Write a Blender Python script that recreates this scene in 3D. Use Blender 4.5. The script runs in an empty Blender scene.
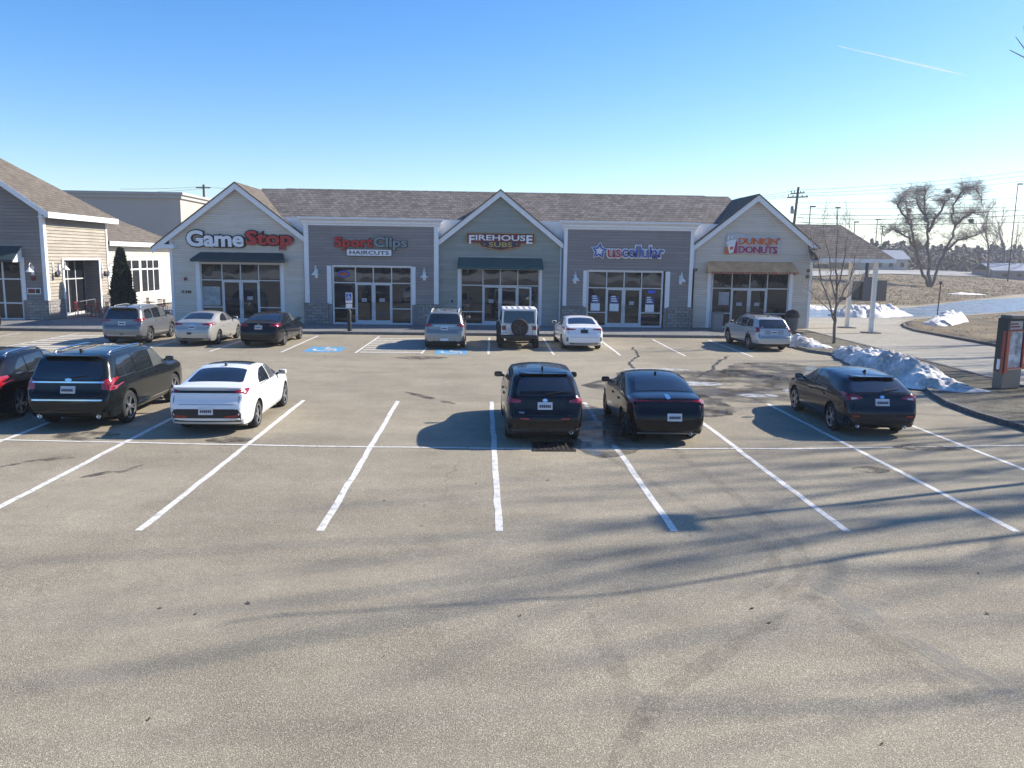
import bpy, bmesh, math, random
from math import sin, cos, pi, radians as R, hypot, atan2
from mathutils import Vector, Matrix
from mathutils.bvhtree import BVHTree

C = bpy.context.scene
COL = C.collection
rnd = random.Random(7)

# ------------------------------------------------------------------ camera
F, PITCH, ROLL, YAW, CH = 812.0, R(8.788), R(0.82), R(2.248), 4.036
fw = Vector((sin(YAW)*cos(PITCH), cos(YAW)*cos(PITCH), -sin(PITCH)))
rt0 = Vector((cos(YAW), -sin(YAW), 0)); up0 = rt0.cross(fw)
rt = cos(ROLL)*rt0 + sin(ROLL)*up0; up = -sin(ROLL)*rt0 + cos(ROLL)*up0
EYE = Vector((0, 0, CH))
cam = bpy.data.cameras.new('camera'); camo = bpy.data.objects.new('camera', cam); COL.objects.link(camo)
m = Matrix.Identity(4)
for i in range(3):
    m[i][0], m[i][1], m[i][2], m[i][3] = rt[i], up[i], -fw[i], EYE[i]
camo.matrix_world = m
cam.sensor_fit = 'HORIZONTAL'; cam.sensor_width = 36; cam.lens = 36*F/1024
cam.clip_end = 9000; cam.clip_start = 0.1
C.camera = camo

def ray(x, y): return fw + (x-512)/F*rt - (y-384)/F*up
def at(x, y, Y):                      # the point of the plane Y=const seen at a pixel of the photo
    d = ray(x, y); return EYE + d*(Y/d.y)
def gp(x, y, z=0.0):                  # the same on a level plane
    d = ray(x, y); return EYE + d*((z-CH)/d.z)
def atX(x, y, X):
    d = ray(x, y); return EYE + d*(X/d.x)

def sstep(a, b, t):
    t = min(1, max(0, (t-a)/(b-a))); return t*t*(3-2*t)
def bank_d(X, Y):
    if X < 43: return Y-79
    return ((Y-79) - (X-43)*33/32)*0.70
def H(X, Y):                          # terrain height
    d = bank_d(X, Y)
    if d <= 0: return -0.03
    return -0.03 + 2.7*sstep(0, 34, d)*0.9 + 0.004*max(0, d-20)
def gt(x, y):                         # pixel -> terrain
    d = ray(x, y); t = 20.0
    while t < 600:
        p = EYE + d*t
        if p.z < H(p.x, p.y): return p
        t *= 1.004
    return EYE + d*600

# ------------------------------------------------------------------ scene settings
w = bpy.data.worlds.new('World'); C.world = w; w.use_nodes = True
SUN_AZ, SUN_EL = R(72.0), R(33.5)
nt = w.node_tree; nt.nodes.clear()
sky = nt.nodes.new('ShaderNodeTexSky'); sky.sky_type = 'NISHITA'; sky.sun_disc = False
sky.sun_elevation = SUN_EL; sky.sun_rotation = SUN_AZ
sky.air_density = 1.0; sky.dust_density = .5; sky.ozone_density = 3.2; sky.altitude = 30
bg = nt.nodes.new('ShaderNodeBackground'); bg.inputs[1].default_value = 0.12
wo = nt.nodes.new('ShaderNodeOutputWorld')
hs = nt.nodes.new('ShaderNodeHueSaturation'); hs.inputs['Saturation'].default_value = 1.38; hs.inputs['Hue'].default_value = .508; nt.links.new(sky.outputs[0], hs.inputs['Color']); nt.links.new(hs.outputs[0], bg.inputs[0]); nt.links.new(bg.outputs[0], wo.inputs[0])
sl = bpy.data.lights.new('sun', 'SUN'); sl.energy = 5.0; sl.angle = R(0.62); sl.color = (1.0, 0.93, 0.82)
so = bpy.data.objects.new('sun', sl); COL.objects.link(so)
sd = Vector((sin(SUN_AZ)*cos(SUN_EL), cos(SUN_AZ)*cos(SUN_EL), sin(SUN_EL)))
so.rotation_euler = sd.to_track_quat('Z', 'Y').to_euler(); so.location = sd*200
C.view_settings.view_transform = 'Standard'; C.view_settings.look = 'None'
C.view_settings.exposure = 0.8; C.view_settings.gamma = 1.0
C.render.engine = 'CYCLES'
C.cycles.max_bounces = 6; C.cycles.diffuse_bounces = 3; C.cycles.glossy_bounces = 3
C.cycles.transparent_max_bounces = 6; C.cycles.use_denoising = True
C.cycles.sample_clamp_indirect = 6

# ------------------------------------------------------------------ materials
class NT:
    def __init__(s, name):
        s.m = bpy.data.materials.new(name); s.m.use_nodes = True; s.t = s.m.node_tree
        s.b = s.t.nodes['Principled BSDF']; s.o = s.t.nodes['Material Output']
        s.geo = s.n('ShaderNodeTexCoord')
    def n(s, typ, **kw):
        nd = s.t.nodes.new(typ)
        for k, v in kw.items(): setattr(nd, k, v)
        return nd
    def l(s, a, b): s.t.links.new(a, b)
    def pos(s, scale=(1, 1, 1)):
        mp = s.n('ShaderNodeMapping'); mp.inputs['Scale'].default_value = scale
        s.l(s.geo.outputs['Object'], mp.inputs['Vector']); return mp.outputs[0]
    def noise(s, scale, vec=None, detail=4, rough=.6, dist=0):
        nd = s.n('ShaderNodeTexNoise'); nd.inputs['Scale'].default_value = scale
        nd.inputs['Detail'].default_value = detail; nd.inputs['Roughness'].default_value = rough
        nd.inputs['Distortion'].default_value = dist
        s.l(vec or s.geo.outputs['Object'], nd.inputs['Vector']); return nd.outputs['Fac']
    def ramp(s, fac, stops):
        nd = s.n('ShaderNodeValToRGB'); cr = nd.color_ramp
        while len(cr.elements) < len(stops): cr.elements.new(.5)
        for e, (p, c) in zip(cr.elements, stops):
            e.position = p; e.color = (c, c, c, 1) if isinstance(c, (int, float)) else (*c, 1)
        s.l(fac, nd.inputs[0]); return nd.outputs[0]
    def mix(s, fac, a, b, mode='MIX'):
        nd = s.n('ShaderNodeMix', data_type='RGBA', blend_type=mode)
        for v, k in ((fac, 0), (a, 6), (b, 7)):
            if hasattr(v, 'links') or hasattr(v, 'is_linked'): s.l(v, nd.inputs[k])
            elif isinstance(v, (int, float)): nd.inputs[k].default_value = v
            else: nd.inputs[k].default_value = (*v, 1)
        return nd.outputs[2]
    def bump(s, h, strength=.3, dist=.02):
        nd = s.n('ShaderNodeBump'); nd.inputs['Strength'].default_value = strength
        nd.inputs['Distance'].default_value = dist; s.l(h, nd.inputs['Height'])
        s.l(nd.outputs[0], s.b.inputs['Normal'])
    def math(s, op, a, b=0.0):
        nd = s.n('ShaderNodeMath', operation=op)
        for v, k in ((a, 0), (b, 1)):
            if isinstance(v, (int, float)): nd.inputs[k].default_value = v
            else: s.l(v, nd.inputs[k])
        return nd.outputs[0]
    def base(s, c): s.l(c, s.b.inputs['Base Color'])
    def rough(s, c): s.l(c, s.b.inputs['Roughness'])

def plain(name, col, rough=.5, metal=0, var=.08, scale=6, coat=0, ior=1.5, emit=None):
    """Principled with a little colour and gloss variation."""
    s = NT(name)
    f = s.noise(scale, detail=5)
    lo = tuple(max(0, c*(1-var)) for c in col); hi = tuple(min(1, c*(1+var)) for c in col)
    s.base(s.ramp(f, [(.3, lo), (.7, hi)]))
    s.rough(s.ramp(f, [(.3, max(.02, rough*.85)), (.7, min(1, rough*1.15))]))
    s.b.inputs['Metallic'].default_value = metal
    s.b.inputs['Coat Weight'].default_value = coat; s.b.inputs['Coat Roughness'].default_value = .03
    s.b.inputs['IOR'].default_value = ior
    if emit:
        s.b.inputs['Emission Color'].default_value = (*emit[0], 1); s.b.inputs['Emission Strength'].default_value = emit[1]
    return s.m

def asphalt(name, base, warm=1.0, dark=.75, cracks=True):
    s = NT(name)
    big = s.noise(.09, detail=3); mid = s.noise(.7, detail=6, rough=.65); str_ = s.noise(1, s.pos((.12, 1.1, 1)), detail=5)
    fine = s.noise(85, detail=2, rough=.7); peb = s.n('ShaderNodeTexVoronoi'); peb.inputs['Scale'].default_value = 105
    s.l(s.geo.outputs['Object'], peb.inputs['Vector'])
    c0 = s.ramp(big, [(.35, tuple(b*.88 for b in base)), (.65, tuple(b*1.1 for b in base))])
    c1 = s.mix(.5, c0, s.ramp(mid, [(.3, .36), (.7, .62)]), 'OVERLAY')
    c2 = s.mix(.28, c1, s.ramp(str_, [(.3, .34), (.7, .64)]), 'OVERLAY')
    c3 = s.mix(.85, c2, s.ramp(fine, [(.34, .22), (.5, .5), (.66, .82)]), 'OVERLAY')
    pv = s.n('ShaderNodeSeparateColor'); s.l(peb.outputs['Color'], pv.inputs[0])
    c4 = s.mix(.7, c3, s.ramp(pv.outputs[0], [(.0, .25), (.75, .5), (1., .95)]), 'OVERLAY')
    fl = s.noise(.22, s.pos((.5, 1.0, 1)), detail=6, rough=.6, dist=.8)      # salt bloom and worn lanes
    c4 = s.mix(s.ramp(fl, [(.50, 0.), (.64, .30)]), c4, tuple(min(1, b*1.35) for b in base))
    mot = s.noise(2.6, detail=7, rough=.75)
    c4 = s.mix(.24, c4, s.ramp(mot, [(.30, .34), (.70, .66)]), 'OVERLAY')
    vc = s.n('ShaderNodeTexVoronoi', feature='DISTANCE_TO_EDGE'); vc.inputs['Scale'].default_value = .16
    wv = s.n('ShaderNodeVectorMath', operation='ADD'); nv = s.n('ShaderNodeTexNoise'); nv.inputs['Scale'].default_value = 1.1; nv.inputs['Detail'].default_value = 6
    s.l(s.geo.outputs['Object'], nv.inputs['Vector']); s.l(s.geo.outputs['Object'], wv.inputs[0]); s.l(nv.outputs['Color'], wv.inputs[1]); s.l(wv.outputs[0], vc.inputs['Vector'])
    cm_ = s.noise(.12, detail=2)
    crk = s.math('MULTIPLY', s.ramp(vc.outputs['Distance'], [(.0, 1.), (.0035, 0.)]), s.ramp(cm_, [(.52, 0.), (.6, .55)]))
    c4 = s.mix(crk, c4, tuple(b*.3 for b in base))
    # oil spots where cars stand
    oil = s.noise(.55, detail=7, rough=.7, dist=.6)
    c5 = s.mix(s.ramp(oil, [(.66, 0.), (.78, .5)]), c4, tuple(b*.45 for b in base))
    s.base(c5); s.b.inputs['Roughness'].default_value = .88
    s.b.inputs['Specular IOR Level'].default_value = .3
    s.bump(s.math('ADD', fine, peb.outputs['Distance']), .35, .008)
    return s.m

def siding(name, col, h=.13, var=.07):
    """Lapped boards: each board its own tint, lap shadow painted in along its lower edge."""
    s = NT(name)
    a = s.noise(1, s.pos((.8, .8, 9)), detail=4); b = s.noise(22, s.pos((1, 1, 6)), detail=3)
    d = s.noise(.5, detail=5)
    c = s.ramp(a, [(.3, tuple(x*(1-var) for x in col)), (.7, tuple(x*(1+var) for x in col))])
    c = s.mix(.22, c, s.ramp(d, [(.35, .35), (.65, .6)]), 'OVERLAY')
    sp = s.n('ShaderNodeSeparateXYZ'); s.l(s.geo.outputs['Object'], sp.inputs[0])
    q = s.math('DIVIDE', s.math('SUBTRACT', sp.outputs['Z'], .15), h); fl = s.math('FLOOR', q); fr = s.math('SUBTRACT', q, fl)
    run = s.math('FLOOR', s.math('DIVIDE', s.math('ADD', s.math('ADD', sp.outputs['X'], sp.outputs['Y']), s.math('MULTIPLY', fl, 1.37)), 3.6))
    wn = s.n('ShaderNodeTexWhiteNoise', noise_dimensions='2D'); cb = s.n('ShaderNodeCombineXYZ'); s.l(fl, cb.inputs[0]); s.l(run, cb.inputs[1]); s.l(cb.outputs[0], wn.inputs['Vector'])
    c = s.mix(.30, c, s.ramp(wn.outputs['Value'], [(0., .36), (1., .62)]), 'OVERLAY')
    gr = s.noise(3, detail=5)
    c = s.mix(s.math('MULTIPLY', s.ramp(fr, [(.0, 1.), (.10, .9), (.16, 0.)]), s.ramp(gr, [(.3, .35), (.7, .75)])), c, tuple(x*.42 for x in col))  # shade at each lap put into the colour as a dark uneven band
    s.base(c); s.b.inputs['Roughness'].default_value = .62; s.bump(b, .12, .01)
    return s.m

def shingle(name, c1, c2, axis='x', row=.14, width=.3):
    """Asphalt shingle: staggered tabs in random tints. axis = direction along the courses"""
    s = NT(name)
    sp = s.n('ShaderNodeSeparateXYZ'); s.l(s.geo.outputs['Object'], sp.inputs[0])
    cb = s.n('ShaderNodeCombineXYZ')
    s.l(sp.outputs['X' if axis == 'x' else 'Y'], cb.inputs[0]); s.l(sp.outputs['Z'], cb.inputs[1])
    br = s.n('ShaderNodeTexBrick'); s.l(cb.outputs[0], br.inputs['Vector'])
    br.inputs['Scale'].default_value = 1; br.inputs['Brick Width'].default_value = width
    br.inputs['Row Height'].default_value = row; br.inputs['Mortar Size'].default_value = .012
    br.inputs['Color1'].default_value = (*c1, 1); br.inputs['Color2'].default_value = (*c2, 1)
    br.inputs['Mortar'].default_value = (*[x*.45 for x in c1], 1); br.inputs['Bias'].default_value = 0
    n = s.noise(2.2, detail=6, rough=.7); g = s.noise(30, detail=3); st = s.noise(1., s.pos((.25, .25, .25)), detail=4)
    c = s.mix(.6, br.outputs['Color'], s.ramp(n, [(.3, .3), (.7, .68)]), 'OVERLAY')
    c = s.mix(.35, c, s.ramp(st, [(.3, .36), (.7, .62)]), 'OVERLAY')
    c = s.mix(.5, c, s.ramp(g, [(.3, .25), (.7, .75)]), 'OVERLAY')
    s.base(c); s.b.inputs['Roughness'].default_value = .95; s.b.inputs['Specular IOR Level'].default_value = .15
    s.bump(s.math('ADD', br.outputs['Fac'], s.math('MULTIPLY', g, -.5)), .5, -.02)
    return s.m

def stone(name, c1, c2):
    s = NT(name)
    sp = s.n('ShaderNodeSeparateXYZ'); s.l(s.geo.outputs['Object'], sp.inputs[0])
    cb = s.n('ShaderNodeCombineXYZ'); s.l(s.math('ADD', sp.outputs['X'], sp.outputs['Y']), cb.inputs[0]); s.l(sp.outputs['Z'], cb.inputs[1])
    br = s.n('ShaderNodeTexBrick'); s.l(cb.outputs[0], br.inputs['Vector'])
    br.inputs['Scale'].default_value = 1; br.inputs['Brick Width'].default_value = .42; br.inputs['Row Height'].default_value = .17
    br.inputs['Mortar Size'].default_value = .012
    br.inputs['Color1'].default_value = (*c1, 1); br.inputs['Color2'].default_value = (*c2, 1)
    br.inputs['Mortar'].default_value = (*[x*.5 for x in c1], 1)
    n = s.noise(7, detail=6)
    s.base(s.mix(.7, br.outputs['Color'], s.ramp(n, [(.3, .3), (.7, .7)]), 'OVERLAY'))
    s.b.inputs['Roughness'].default_value = .85; s.bump(s.math('ADD', br.outputs['Fac'], s.math('MULTIPLY', n, -.6)), .6, -.03)
    return s.m

def glass(name, col=(.012, .014, .016), ior=1.75, wav=.06, scale=.6):
    s = NT(name)
    s.b.inputs['Base Color'].default_value = (*col, 1); s.b.inputs['Roughness'].default_value = .02
    s.b.inputs['IOR'].default_value = ior
    if wav: s.b.inputs['Specular Tint'].default_value = (.74, .87, 1, 1)      # coated shop glass
    s.bump(s.noise(scale, detail=1), wav, .05)
    return s.m

def paint(name, col, metal=.0, rough=.32, dirt=.12):
    s = NT(name)
    fl = s.noise(300, detail=1); d = s.noise(2.3, detail=6, rough=.7)
    sp = s.n('ShaderNodeSeparateXYZ'); s.l(s.geo.outputs['Object'], sp.inputs[0])
    low = s.ramp(s.math('ADD', sp.outputs['Z'], s.math('MULTIPLY', d, .5)), [(.35, 1.), (.9, 0.)])
    c = s.ramp(fl, [(.3, tuple(x*.93 for x in col)), (.7, tuple(min(1, x*1.07) for x in col))])
    c = s.mix(s.math('MULTIPLY', low, dirt*2.2), c, (.21, .195, .17))     # road salt on the lower body
    c = s.mix(s.math('MULTIPLY', s.ramp(d, [(.4, 0.), (.75, 1.)]), dirt*.5), c, (.26, .25, .23))
    s.base(c); s.b.inputs['Metallic'].default_value = metal; s.b.inputs['Roughness'].default_value = rough
    s.b.inputs['Coat Weight'].default_value = .55 if max(col) < .05 else .8; s.b.inputs['Coat Roughness'].default_value = .03; s.b.inputs['Specular IOR Level'].default_value = .12 if max(col) < .05 else .4
    return s.m

def snow_mat(name, dirt=.5):
    s = NT(name)
    n = s.noise(2.4, detail=8, rough=.75); v = s.noise(9, detail=5, rough=.7); k = s.noise(.9, detail=4)
    c = s.ramp(n, [(.30, (.45, .42, .39)), (.48, (.70, .67, .63)), (.62, (.90, .87, .83))])
    c = s.mix(s.math('MULTIPLY', s.ramp(k, [(.42, 0.), (.60, 1.)]), dirt), c, s.ramp(v, [(.35, (.19, .165, .14)), (.52, (.40, .365, .325)), (.66, (.66, .62, .57))]))
    s.base(c); s.b.inputs['Roughness'].default_value = .7
    s.bump(s.math('ADD', n, v), .4, .05); return s.m

def ground_mat(name, stops, scale=1.2):
    s = NT(name)
    n = s.noise(scale, detail=8, rough=.72); f = s.noise(14, detail=5, rough=.75); b = s.noise(.13, detail=4)
    c = s.ramp(n, stops)
    c = s.mix(.6, c, s.ramp(b, [(.3, .36), (.7, .64)]), 'OVERLAY')
    c = s.mix(.8, c, s.ramp(f, [(.3, .2), (.7, .8)]), 'OVERLAY')
    s.base(c); s.b.inputs['Roughness'].default_value = .95; s.b.inputs['Specular IOR Level'].default_value = .15
    s.bump(s.math('ADD', n, f), .9, .1); return s.m

def marks_mat(name, col, amount, scale=2.0, rough=.8, lo=.4, hi=.65):
    """A worn, broken-up layer on the pavement (tyre marks, damp, old paint)."""
    s = NT(name); s.b.inputs['Base Color'].default_value = (*col, 1); s.b.inputs['Roughness'].default_value = rough
    n = s.noise(scale, detail=8, rough=.72); g = s.noise(40, detail=2)
    a = s.math('MULTIPLY', s.ramp(n, [(lo, 0.), (hi, 1.)]), amount)
    a = s.math('MULTIPLY', a, s.ramp(g, [(.3, .55), (.6, 1.)]))
    s.l(a, s.b.inputs['Alpha']); return s.m

MT = dict(
    asphalt=asphalt('asphalt', (.295, .255, .185)),
    drive=asphalt('drive_asphalt', (.31, .285, .235)),
    paintline=None,
    concrete=ground_mat('concrete', [(.3, (.20, .20, .20)), (.7, (.27, .265, .255))], 3),
    kerb=ground_mat('granite_kerb', [(.3, (.15, .145, .14)), (.7, (.25, .245, .235))], 5),
    grass=ground_mat('winter_grass', [(.30, (.09, .08, .06)), (.42, (.14, .12, .09)), (.52, (.22, .175, .12)), (.62, (.27, .215, .14)), (.74, (.13, .115, .085))], .35),
    dirt=ground_mat('island_dirt', [(.3, (.09, .085, .07)), (.5, (.17, .155, .12)), (.7, (.24, .22, .175))], 2.5),
    snow=snow_mat('dirty_snow', .85), snow2=snow_mat('old_snow', .3),
    white=plain('white_trim', (.80, .79, .79), .5, var=.05),
    whitepost=plain('white_post', (.74, .73, .70), .5, var=.06),
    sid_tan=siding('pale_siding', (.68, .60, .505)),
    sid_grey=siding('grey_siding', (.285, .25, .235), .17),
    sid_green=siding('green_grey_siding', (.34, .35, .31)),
    sid_left=siding('dark_taupe_siding', (.245, .213, .187), .19),
    sid_side=siding('tan_shake_siding', (.37, .325, .26), .19, .16),
    sid_white=siding('cream_siding', (.53, .505, .44), .15),
    eifs=plain('grey_render', (.44, .40, .35), .85, var=.06, scale=.6),
    shingle=shingle('weathered_shingle', (.115, .103, .097), (.195, .176, .163)),
    shingle_y=shingle('weathered_shingle_side', (.135, .112, .09), (.185, .16, .13), 'y'),
    stone=stone('stone_base', (.21, .195, .183), (.31, .285, .265)),
    glass=glass('shop_glass', (.011, .013, .016), 1.62, .10, .8),
    metal=plain('grey_metal', (.32, .33, .34), .45, .6),
    darkmetal=plain('dark_metal', (.04, .042, .045), .5, .3),
    alu=plain('white_aluminium', (.62, .62, .63), .4, .1),
    awn_navy=plain('navy_canvas', (.022, .050, .055), .8, var=.2, scale=2.5),
    awn_teal=plain('teal_canvas', (.024, .085, .085), .8, var=.22, scale=2.5),
    awn_rust=plain('faded_orange_canvas', (.90, .42, .19), .85, var=.3, scale=1.8),
    rust=plain('frayed_red_canvas', (.36, .10, .06), .85, var=.3),
    void=plain('unlit_interior', (.008, .008, .009), .9),
    red=plain('sign_red', (.46, .010, .016), .35), dkred=plain('sign_dark_red', (.16, .012, .014), .4),
    signwhite=plain('sign_white', (.78, .78, .80), .4), black=plain('black_plastic', (.012, .012, .013), .5),
    papergrey=plain('notice_paper', (.36, .36, .38), .6), signgrey=plain('sign_slate', (.17, .235, .26), .4), blue=plain('sign_blue', (.025, .07, .36), .4),
    gold=plain('sign_gold', (.52, .36, .10), .4), orange=plain('sign_orange', (.62, .13, .03), .4),
    magenta=plain('sign_magenta', (.36, .02, .10), .4), navy=plain('sign_navy', (.02, .022, .06), .4),
    symblue=plain('access_blue', (.10, .29, .46), .7, var=.2),
    redchair=plain('red_metal', (.30, .02, .025), .45),
    bark=plain('bark', (.17, .142, .125), .95, var=.4, scale=9),
    twig=plain('twig', (.30, .25, .22), .95, var=.3, scale=5),
    wood=plain('pole_wood', (.10, .08, .065), .9, var=.3),
    evergreen=plain('evergreen', (.022, .038, .018), .9, var=.5, scale=14),
    pine=plain('far_conifer', (.085, .09, .075), .95, var=.5, scale=.5),
    brush=plain('far_brush', (.16, .135, .12), .95, var=.35, scale=.5),
    # vehicles
    tyre=plain('tyre_rubber', (.018, .018, .018), .85, var=.3), alloy=plain('alloy', (.45, .46, .47), .3, .85),
    darkalloy=plain('dark_alloy', (.07, .07, .075), .35, .7),
    carglass=glass('car_glass', (.012, .015, .018), 1.9, .0), tail=plain('tail_lamp', (.27, .006, .010), .12, coat=1),
    tailclear=plain('clear_lamp', (.62, .55, .55), .12, coat=1),
    chrome=plain('chrome', (.70, .71, .72), .14, 1), plast=plain('bumper_plastic', (.022, .022, .024), .6, var=.2),
    cabinglass=glass('cabin_glass', (.085, .09, .088), 1.75, .0),
    plate=plain('plate_white', (.62, .64, .66), .4), headl=plain('headlamp', (.55, .57, .6), .08, coat=1),
    reflector=plain('reflector', (.35, .03, .02), .25),
)
def _line():
    s = NT('road_paint'); n = s.noise(6, detail=8, rough=.75); f = s.noise(45, detail=2)
    s.base(s.mix(s.ramp(n, [(.50, 0.), (.66, .75)]), s.ramp(f, [(.3, (.55, .53, .49)), (.7, (.80, .765, .70))]), (.24, .22, .185)))
    s.b.inputs['Roughness'].default_value = .75; return s.m
MT['paintline'] = _line()

# ------------------------------------------------------------------ objects
ORG = {}
def tag(o, label=None, cat=None, group=None, kind=None):
    if label: o['label'] = label
    if cat: o['category'] = cat
    if group: o['group'] = group
    if kind: o['kind'] = kind
    return o
def empty(name, loc, label, cat, group=None, rz=0):
    o = bpy.data.objects.new(name, None); COL.objects.link(o); o.location = loc; o.rotation_euler = (0, 0, rz)
    o.empty_display_size = .2
    ORG[o.name] = Vector(loc); return tag(o, label, cat, group)
def link(name, me, mat, parent=None, smooth=False, angle=None):
    o = bpy.data.objects.new(name, me); COL.objects.link(o)
    for mm in (mat if isinstance(mat, (list, tuple)) else [mat]): me.materials.append(mm)
    if smooth or angle:
        me.shade_smooth()
        if angle: me.set_sharp_from_angle(angle=R(angle))
    if parent is not None:
        o.parent = parent; ORG[o.name] = ORG.get(parent.name, Vector((0, 0, 0)))
    return o

class MB:
    def __init__(s): s.v = []; s.f = []; s.mi = []
    def add(s, vs, fs, mi=0):
        k = len(s.v); s.v += [tuple(v) for v in vs]; s.f += [tuple(i+k for i in f) for f in fs]; s.mi += [mi]*len(fs); return s
    def box(s, x0, x1, y0, y1, z0, z1, mi=0):
        vs = [(x, y, z) for z in (z0, z1) for y in (y0, y1) for x in (x0, x1)]
        return s.add(vs, [(0, 2, 3, 1), (4, 5, 7, 6), (0, 1, 5, 4), (2, 6, 7, 3), (0, 4, 6, 2), (1, 3, 7, 5)], mi)
    def obox(s, c, sx, sy, sz, rz=0, mi=0):
        a, b = cos(rz), sin(rz); vs = []
        for z in (0, sz):
            for y in (-sy/2, sy/2):
                for x in (-sx/2, sx/2): vs.append((c[0]+a*x-b*y, c[1]+b*x+a*y, c[2]+z))
        return s.add(vs, [(0, 2, 3, 1), (4, 5, 7, 6), (0, 1, 5, 4), (2, 6, 7, 3), (0, 4, 6, 2), (1, 3, 7, 5)], mi)
    def bar(s, a, b, wx, wy, mi=0):         # rectangular bar from a to b
        a, b = Vector(a), Vector(b); d = (b-a).normalized()
        n = d.cross(Vector((0, 0, 1)));  n = n.normalized() if n.length > 1e-4 else Vector((1, 0, 0)); q = n.cross(d)
        vs = [p + n*sx*wx/2 + q*sy*wy/2 for p in (a, b) for sx, sy in ((-1, -1), (1, -1), (1, 1), (-1, 1))]
        return s.add(vs, [(3, 2, 1, 0), (4, 5, 6, 7), (0, 1, 5, 4), (1, 2, 6, 5), (2, 3, 7, 6), (3, 0, 4, 7)], mi)
    def poly(s, pts, mi=0): return s.add(pts, [tuple(range(len(pts)))], mi)
    def prism(s, pts, off, mi=0):           # flat polygon extruded by a vector
        n = len(pts); off = Vector(off); p = [Vector(q) for q in pts]
        fs = [tuple(range(n-1, -1, -1)), tuple(range(n, 2*n))] + [(i, (i+1) % n, n+(i+1) % n, n+i) for i in range(n)]
        return s.add(p+[q+off for q in p], fs, mi)
    def tube(s, pts, rs, n=8, cap=True, mi=0):
        pts = [Vector(p) for p in pts]
        if isinstance(rs, (int, float)): rs = [rs]*len(pts)
        rings = []; ref = None
        for i, p in enumerate(pts):
            d = (pts[min(i+1, len(pts)-1)] - pts[max(i-1, 0)]).normalized()
            if ref is None: ref = Vector((1, 0, 0)) if abs(d.x) < .8 else Vector((0, 1, 0))
            a = (ref - d*ref.dot(d)).normalized(); b = d.cross(a); ref = a
            rings.append([p + (a*cos(2*pi*k/n) + b*sin(2*pi*k/n))*rs[i] for k in range(n)])
        k0 = [v for r in rings for v in r]
        fs = [(i*n+k, i*n+(k+1) % n, (i+1)*n+(k+1) % n, (i+1)*n+k) for i in range(len(pts)-1) for k in range(n)]
        if cap: fs += [tuple(range(n-1, -1, -1)), tuple(range((len(pts)-1)*n, len(pts)*n))]
        return s.add(k0, fs, mi)
    def lathe(s, c, prof, n=16, axis='z', mi=0):      # prof = [(r, h)]
        vs = []
        for r, h in prof:
            for k in range(n):
                a = 2*pi*k/n; p = (r*cos(a), r*sin(a), h)
                if axis == 'x': p = (h, r*cos(a), r*sin(a))
                elif axis == 'y': p = (r*cos(a), h, -r*sin(a))
                vs.append((c[0]+p[0], c[1]+p[1], c[2]+p[2]))
        fs = [(i*n+k, i*n+(k+1) % n, (i+1)*n+(k+1) % n, (i+1)*n+k) for i in range(len(prof)-1) for k in range(n)]
        fs += [tuple(range(n-1, -1, -1)), tuple(range((len(prof)-1)*n, len(prof)*n))]
        return s.add(vs, fs, mi)
    def mesh(s, name, org=None, fix=True):
        me = bpy.data.meshes.new(name)
        vs = s.v if org is None else [(v[0]-org[0], v[1]-org[1], v[2]-org[2]) for v in s.v]
        me.from_pydata(vs, [], s.f); me.polygons.foreach_set('material_index', s.mi)
        if fix:
            bm = bmesh.new(); bm.from_mesh(me); bmesh.ops.recalc_face_normals(bm, faces=bm.faces); bm.to_mesh(me); bm.free()
        me.update(); return me
    def build(s, name, mat, parent=None, smooth=False, angle=None, fix=True, bevel=0):
        org = ORG.get(parent.name) if parent is not None else None
        me = s.mesh(name, org, fix)
        o = link(name, me, mat, parent, smooth, angle)
        if bevel:
            md = o.modifiers.new('edge', 'BEVEL'); md.width = bevel; md.segments = 2; md.limit_method = 'ANGLE'
        return o

def evalmesh(o):
    dg = bpy.context.evaluated_depsgraph_get(); return bpy.data.meshes.new_from_object(o.evaluated_get(dg))

def text_mesh(txt, width, height, depth, bold=.0, grow=0.0):
    """Letters standing in the XZ plane, facing -Y, centred; grow = outline added in metres."""
    cu = bpy.data.curves.new('letters', 'FONT'); cu.body = txt; cu.extrude = .02; cu.offset = bold
    cu.align_x = 'CENTER'; cu.resolution_u = 3
    o = bpy.data.objects.new('letters', cu); COL.objects.link(o); bpy.context.view_layer.update()
    me = evalmesh(o); xs = [v.co.x for v in me.vertices]; ys = [v.co.y for v in me.vertices]
    x0, x1, y0, y1 = min(xs), max(xs), min(ys), max(ys)
    sx, sy = width/(x1-x0), height/(y1-y0)
    if grow:
        bpy.data.meshes.remove(me); cu.offset = bold+grow/((sx+sy)/2); bpy.context.view_layer.update(); me = evalmesh(o)
    cx, cy = (x0+x1)/2, (y0+y1)/2
    for v in me.vertices:
        v.co = ((v.co.x-cx)*sx, -depth/2 if v.co.z > 0 else depth/2, (v.co.y-cy)*sy)
    bpy.data.objects.remove(o); me.materials.clear(); return me
def letters(name, txt, c, width, height, depth, mat, parent, bold=0., grow=0.):
    me = text_mesh(txt, width, height, depth, bold, grow); o = link(name, me, mat, parent)
    o.location = Vector(c) - ORG[parent.name]; return o
def round_poly(pts, r, n=3):
    out = []; N = len(pts)
    for i in range(N):
        p = Vector(pts[i]).to_2d(); a = Vector(pts[i-1]).to_2d(); b = Vector(pts[(i+1) % N]).to_2d()
        ra = min(r, (a-p).length*.45); rb = min(r, (b-p).length*.45)
        pa = p+(a-p).normalized()*ra; pb = p+(b-p).normalized()*rb
        for k in range(n+1):
            t = k/n; out.append(((1-t)**2*pa + 2*t*(1-t)*p + t*t*pb)[:])
    return out
from mathutils import noise as mn
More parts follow.
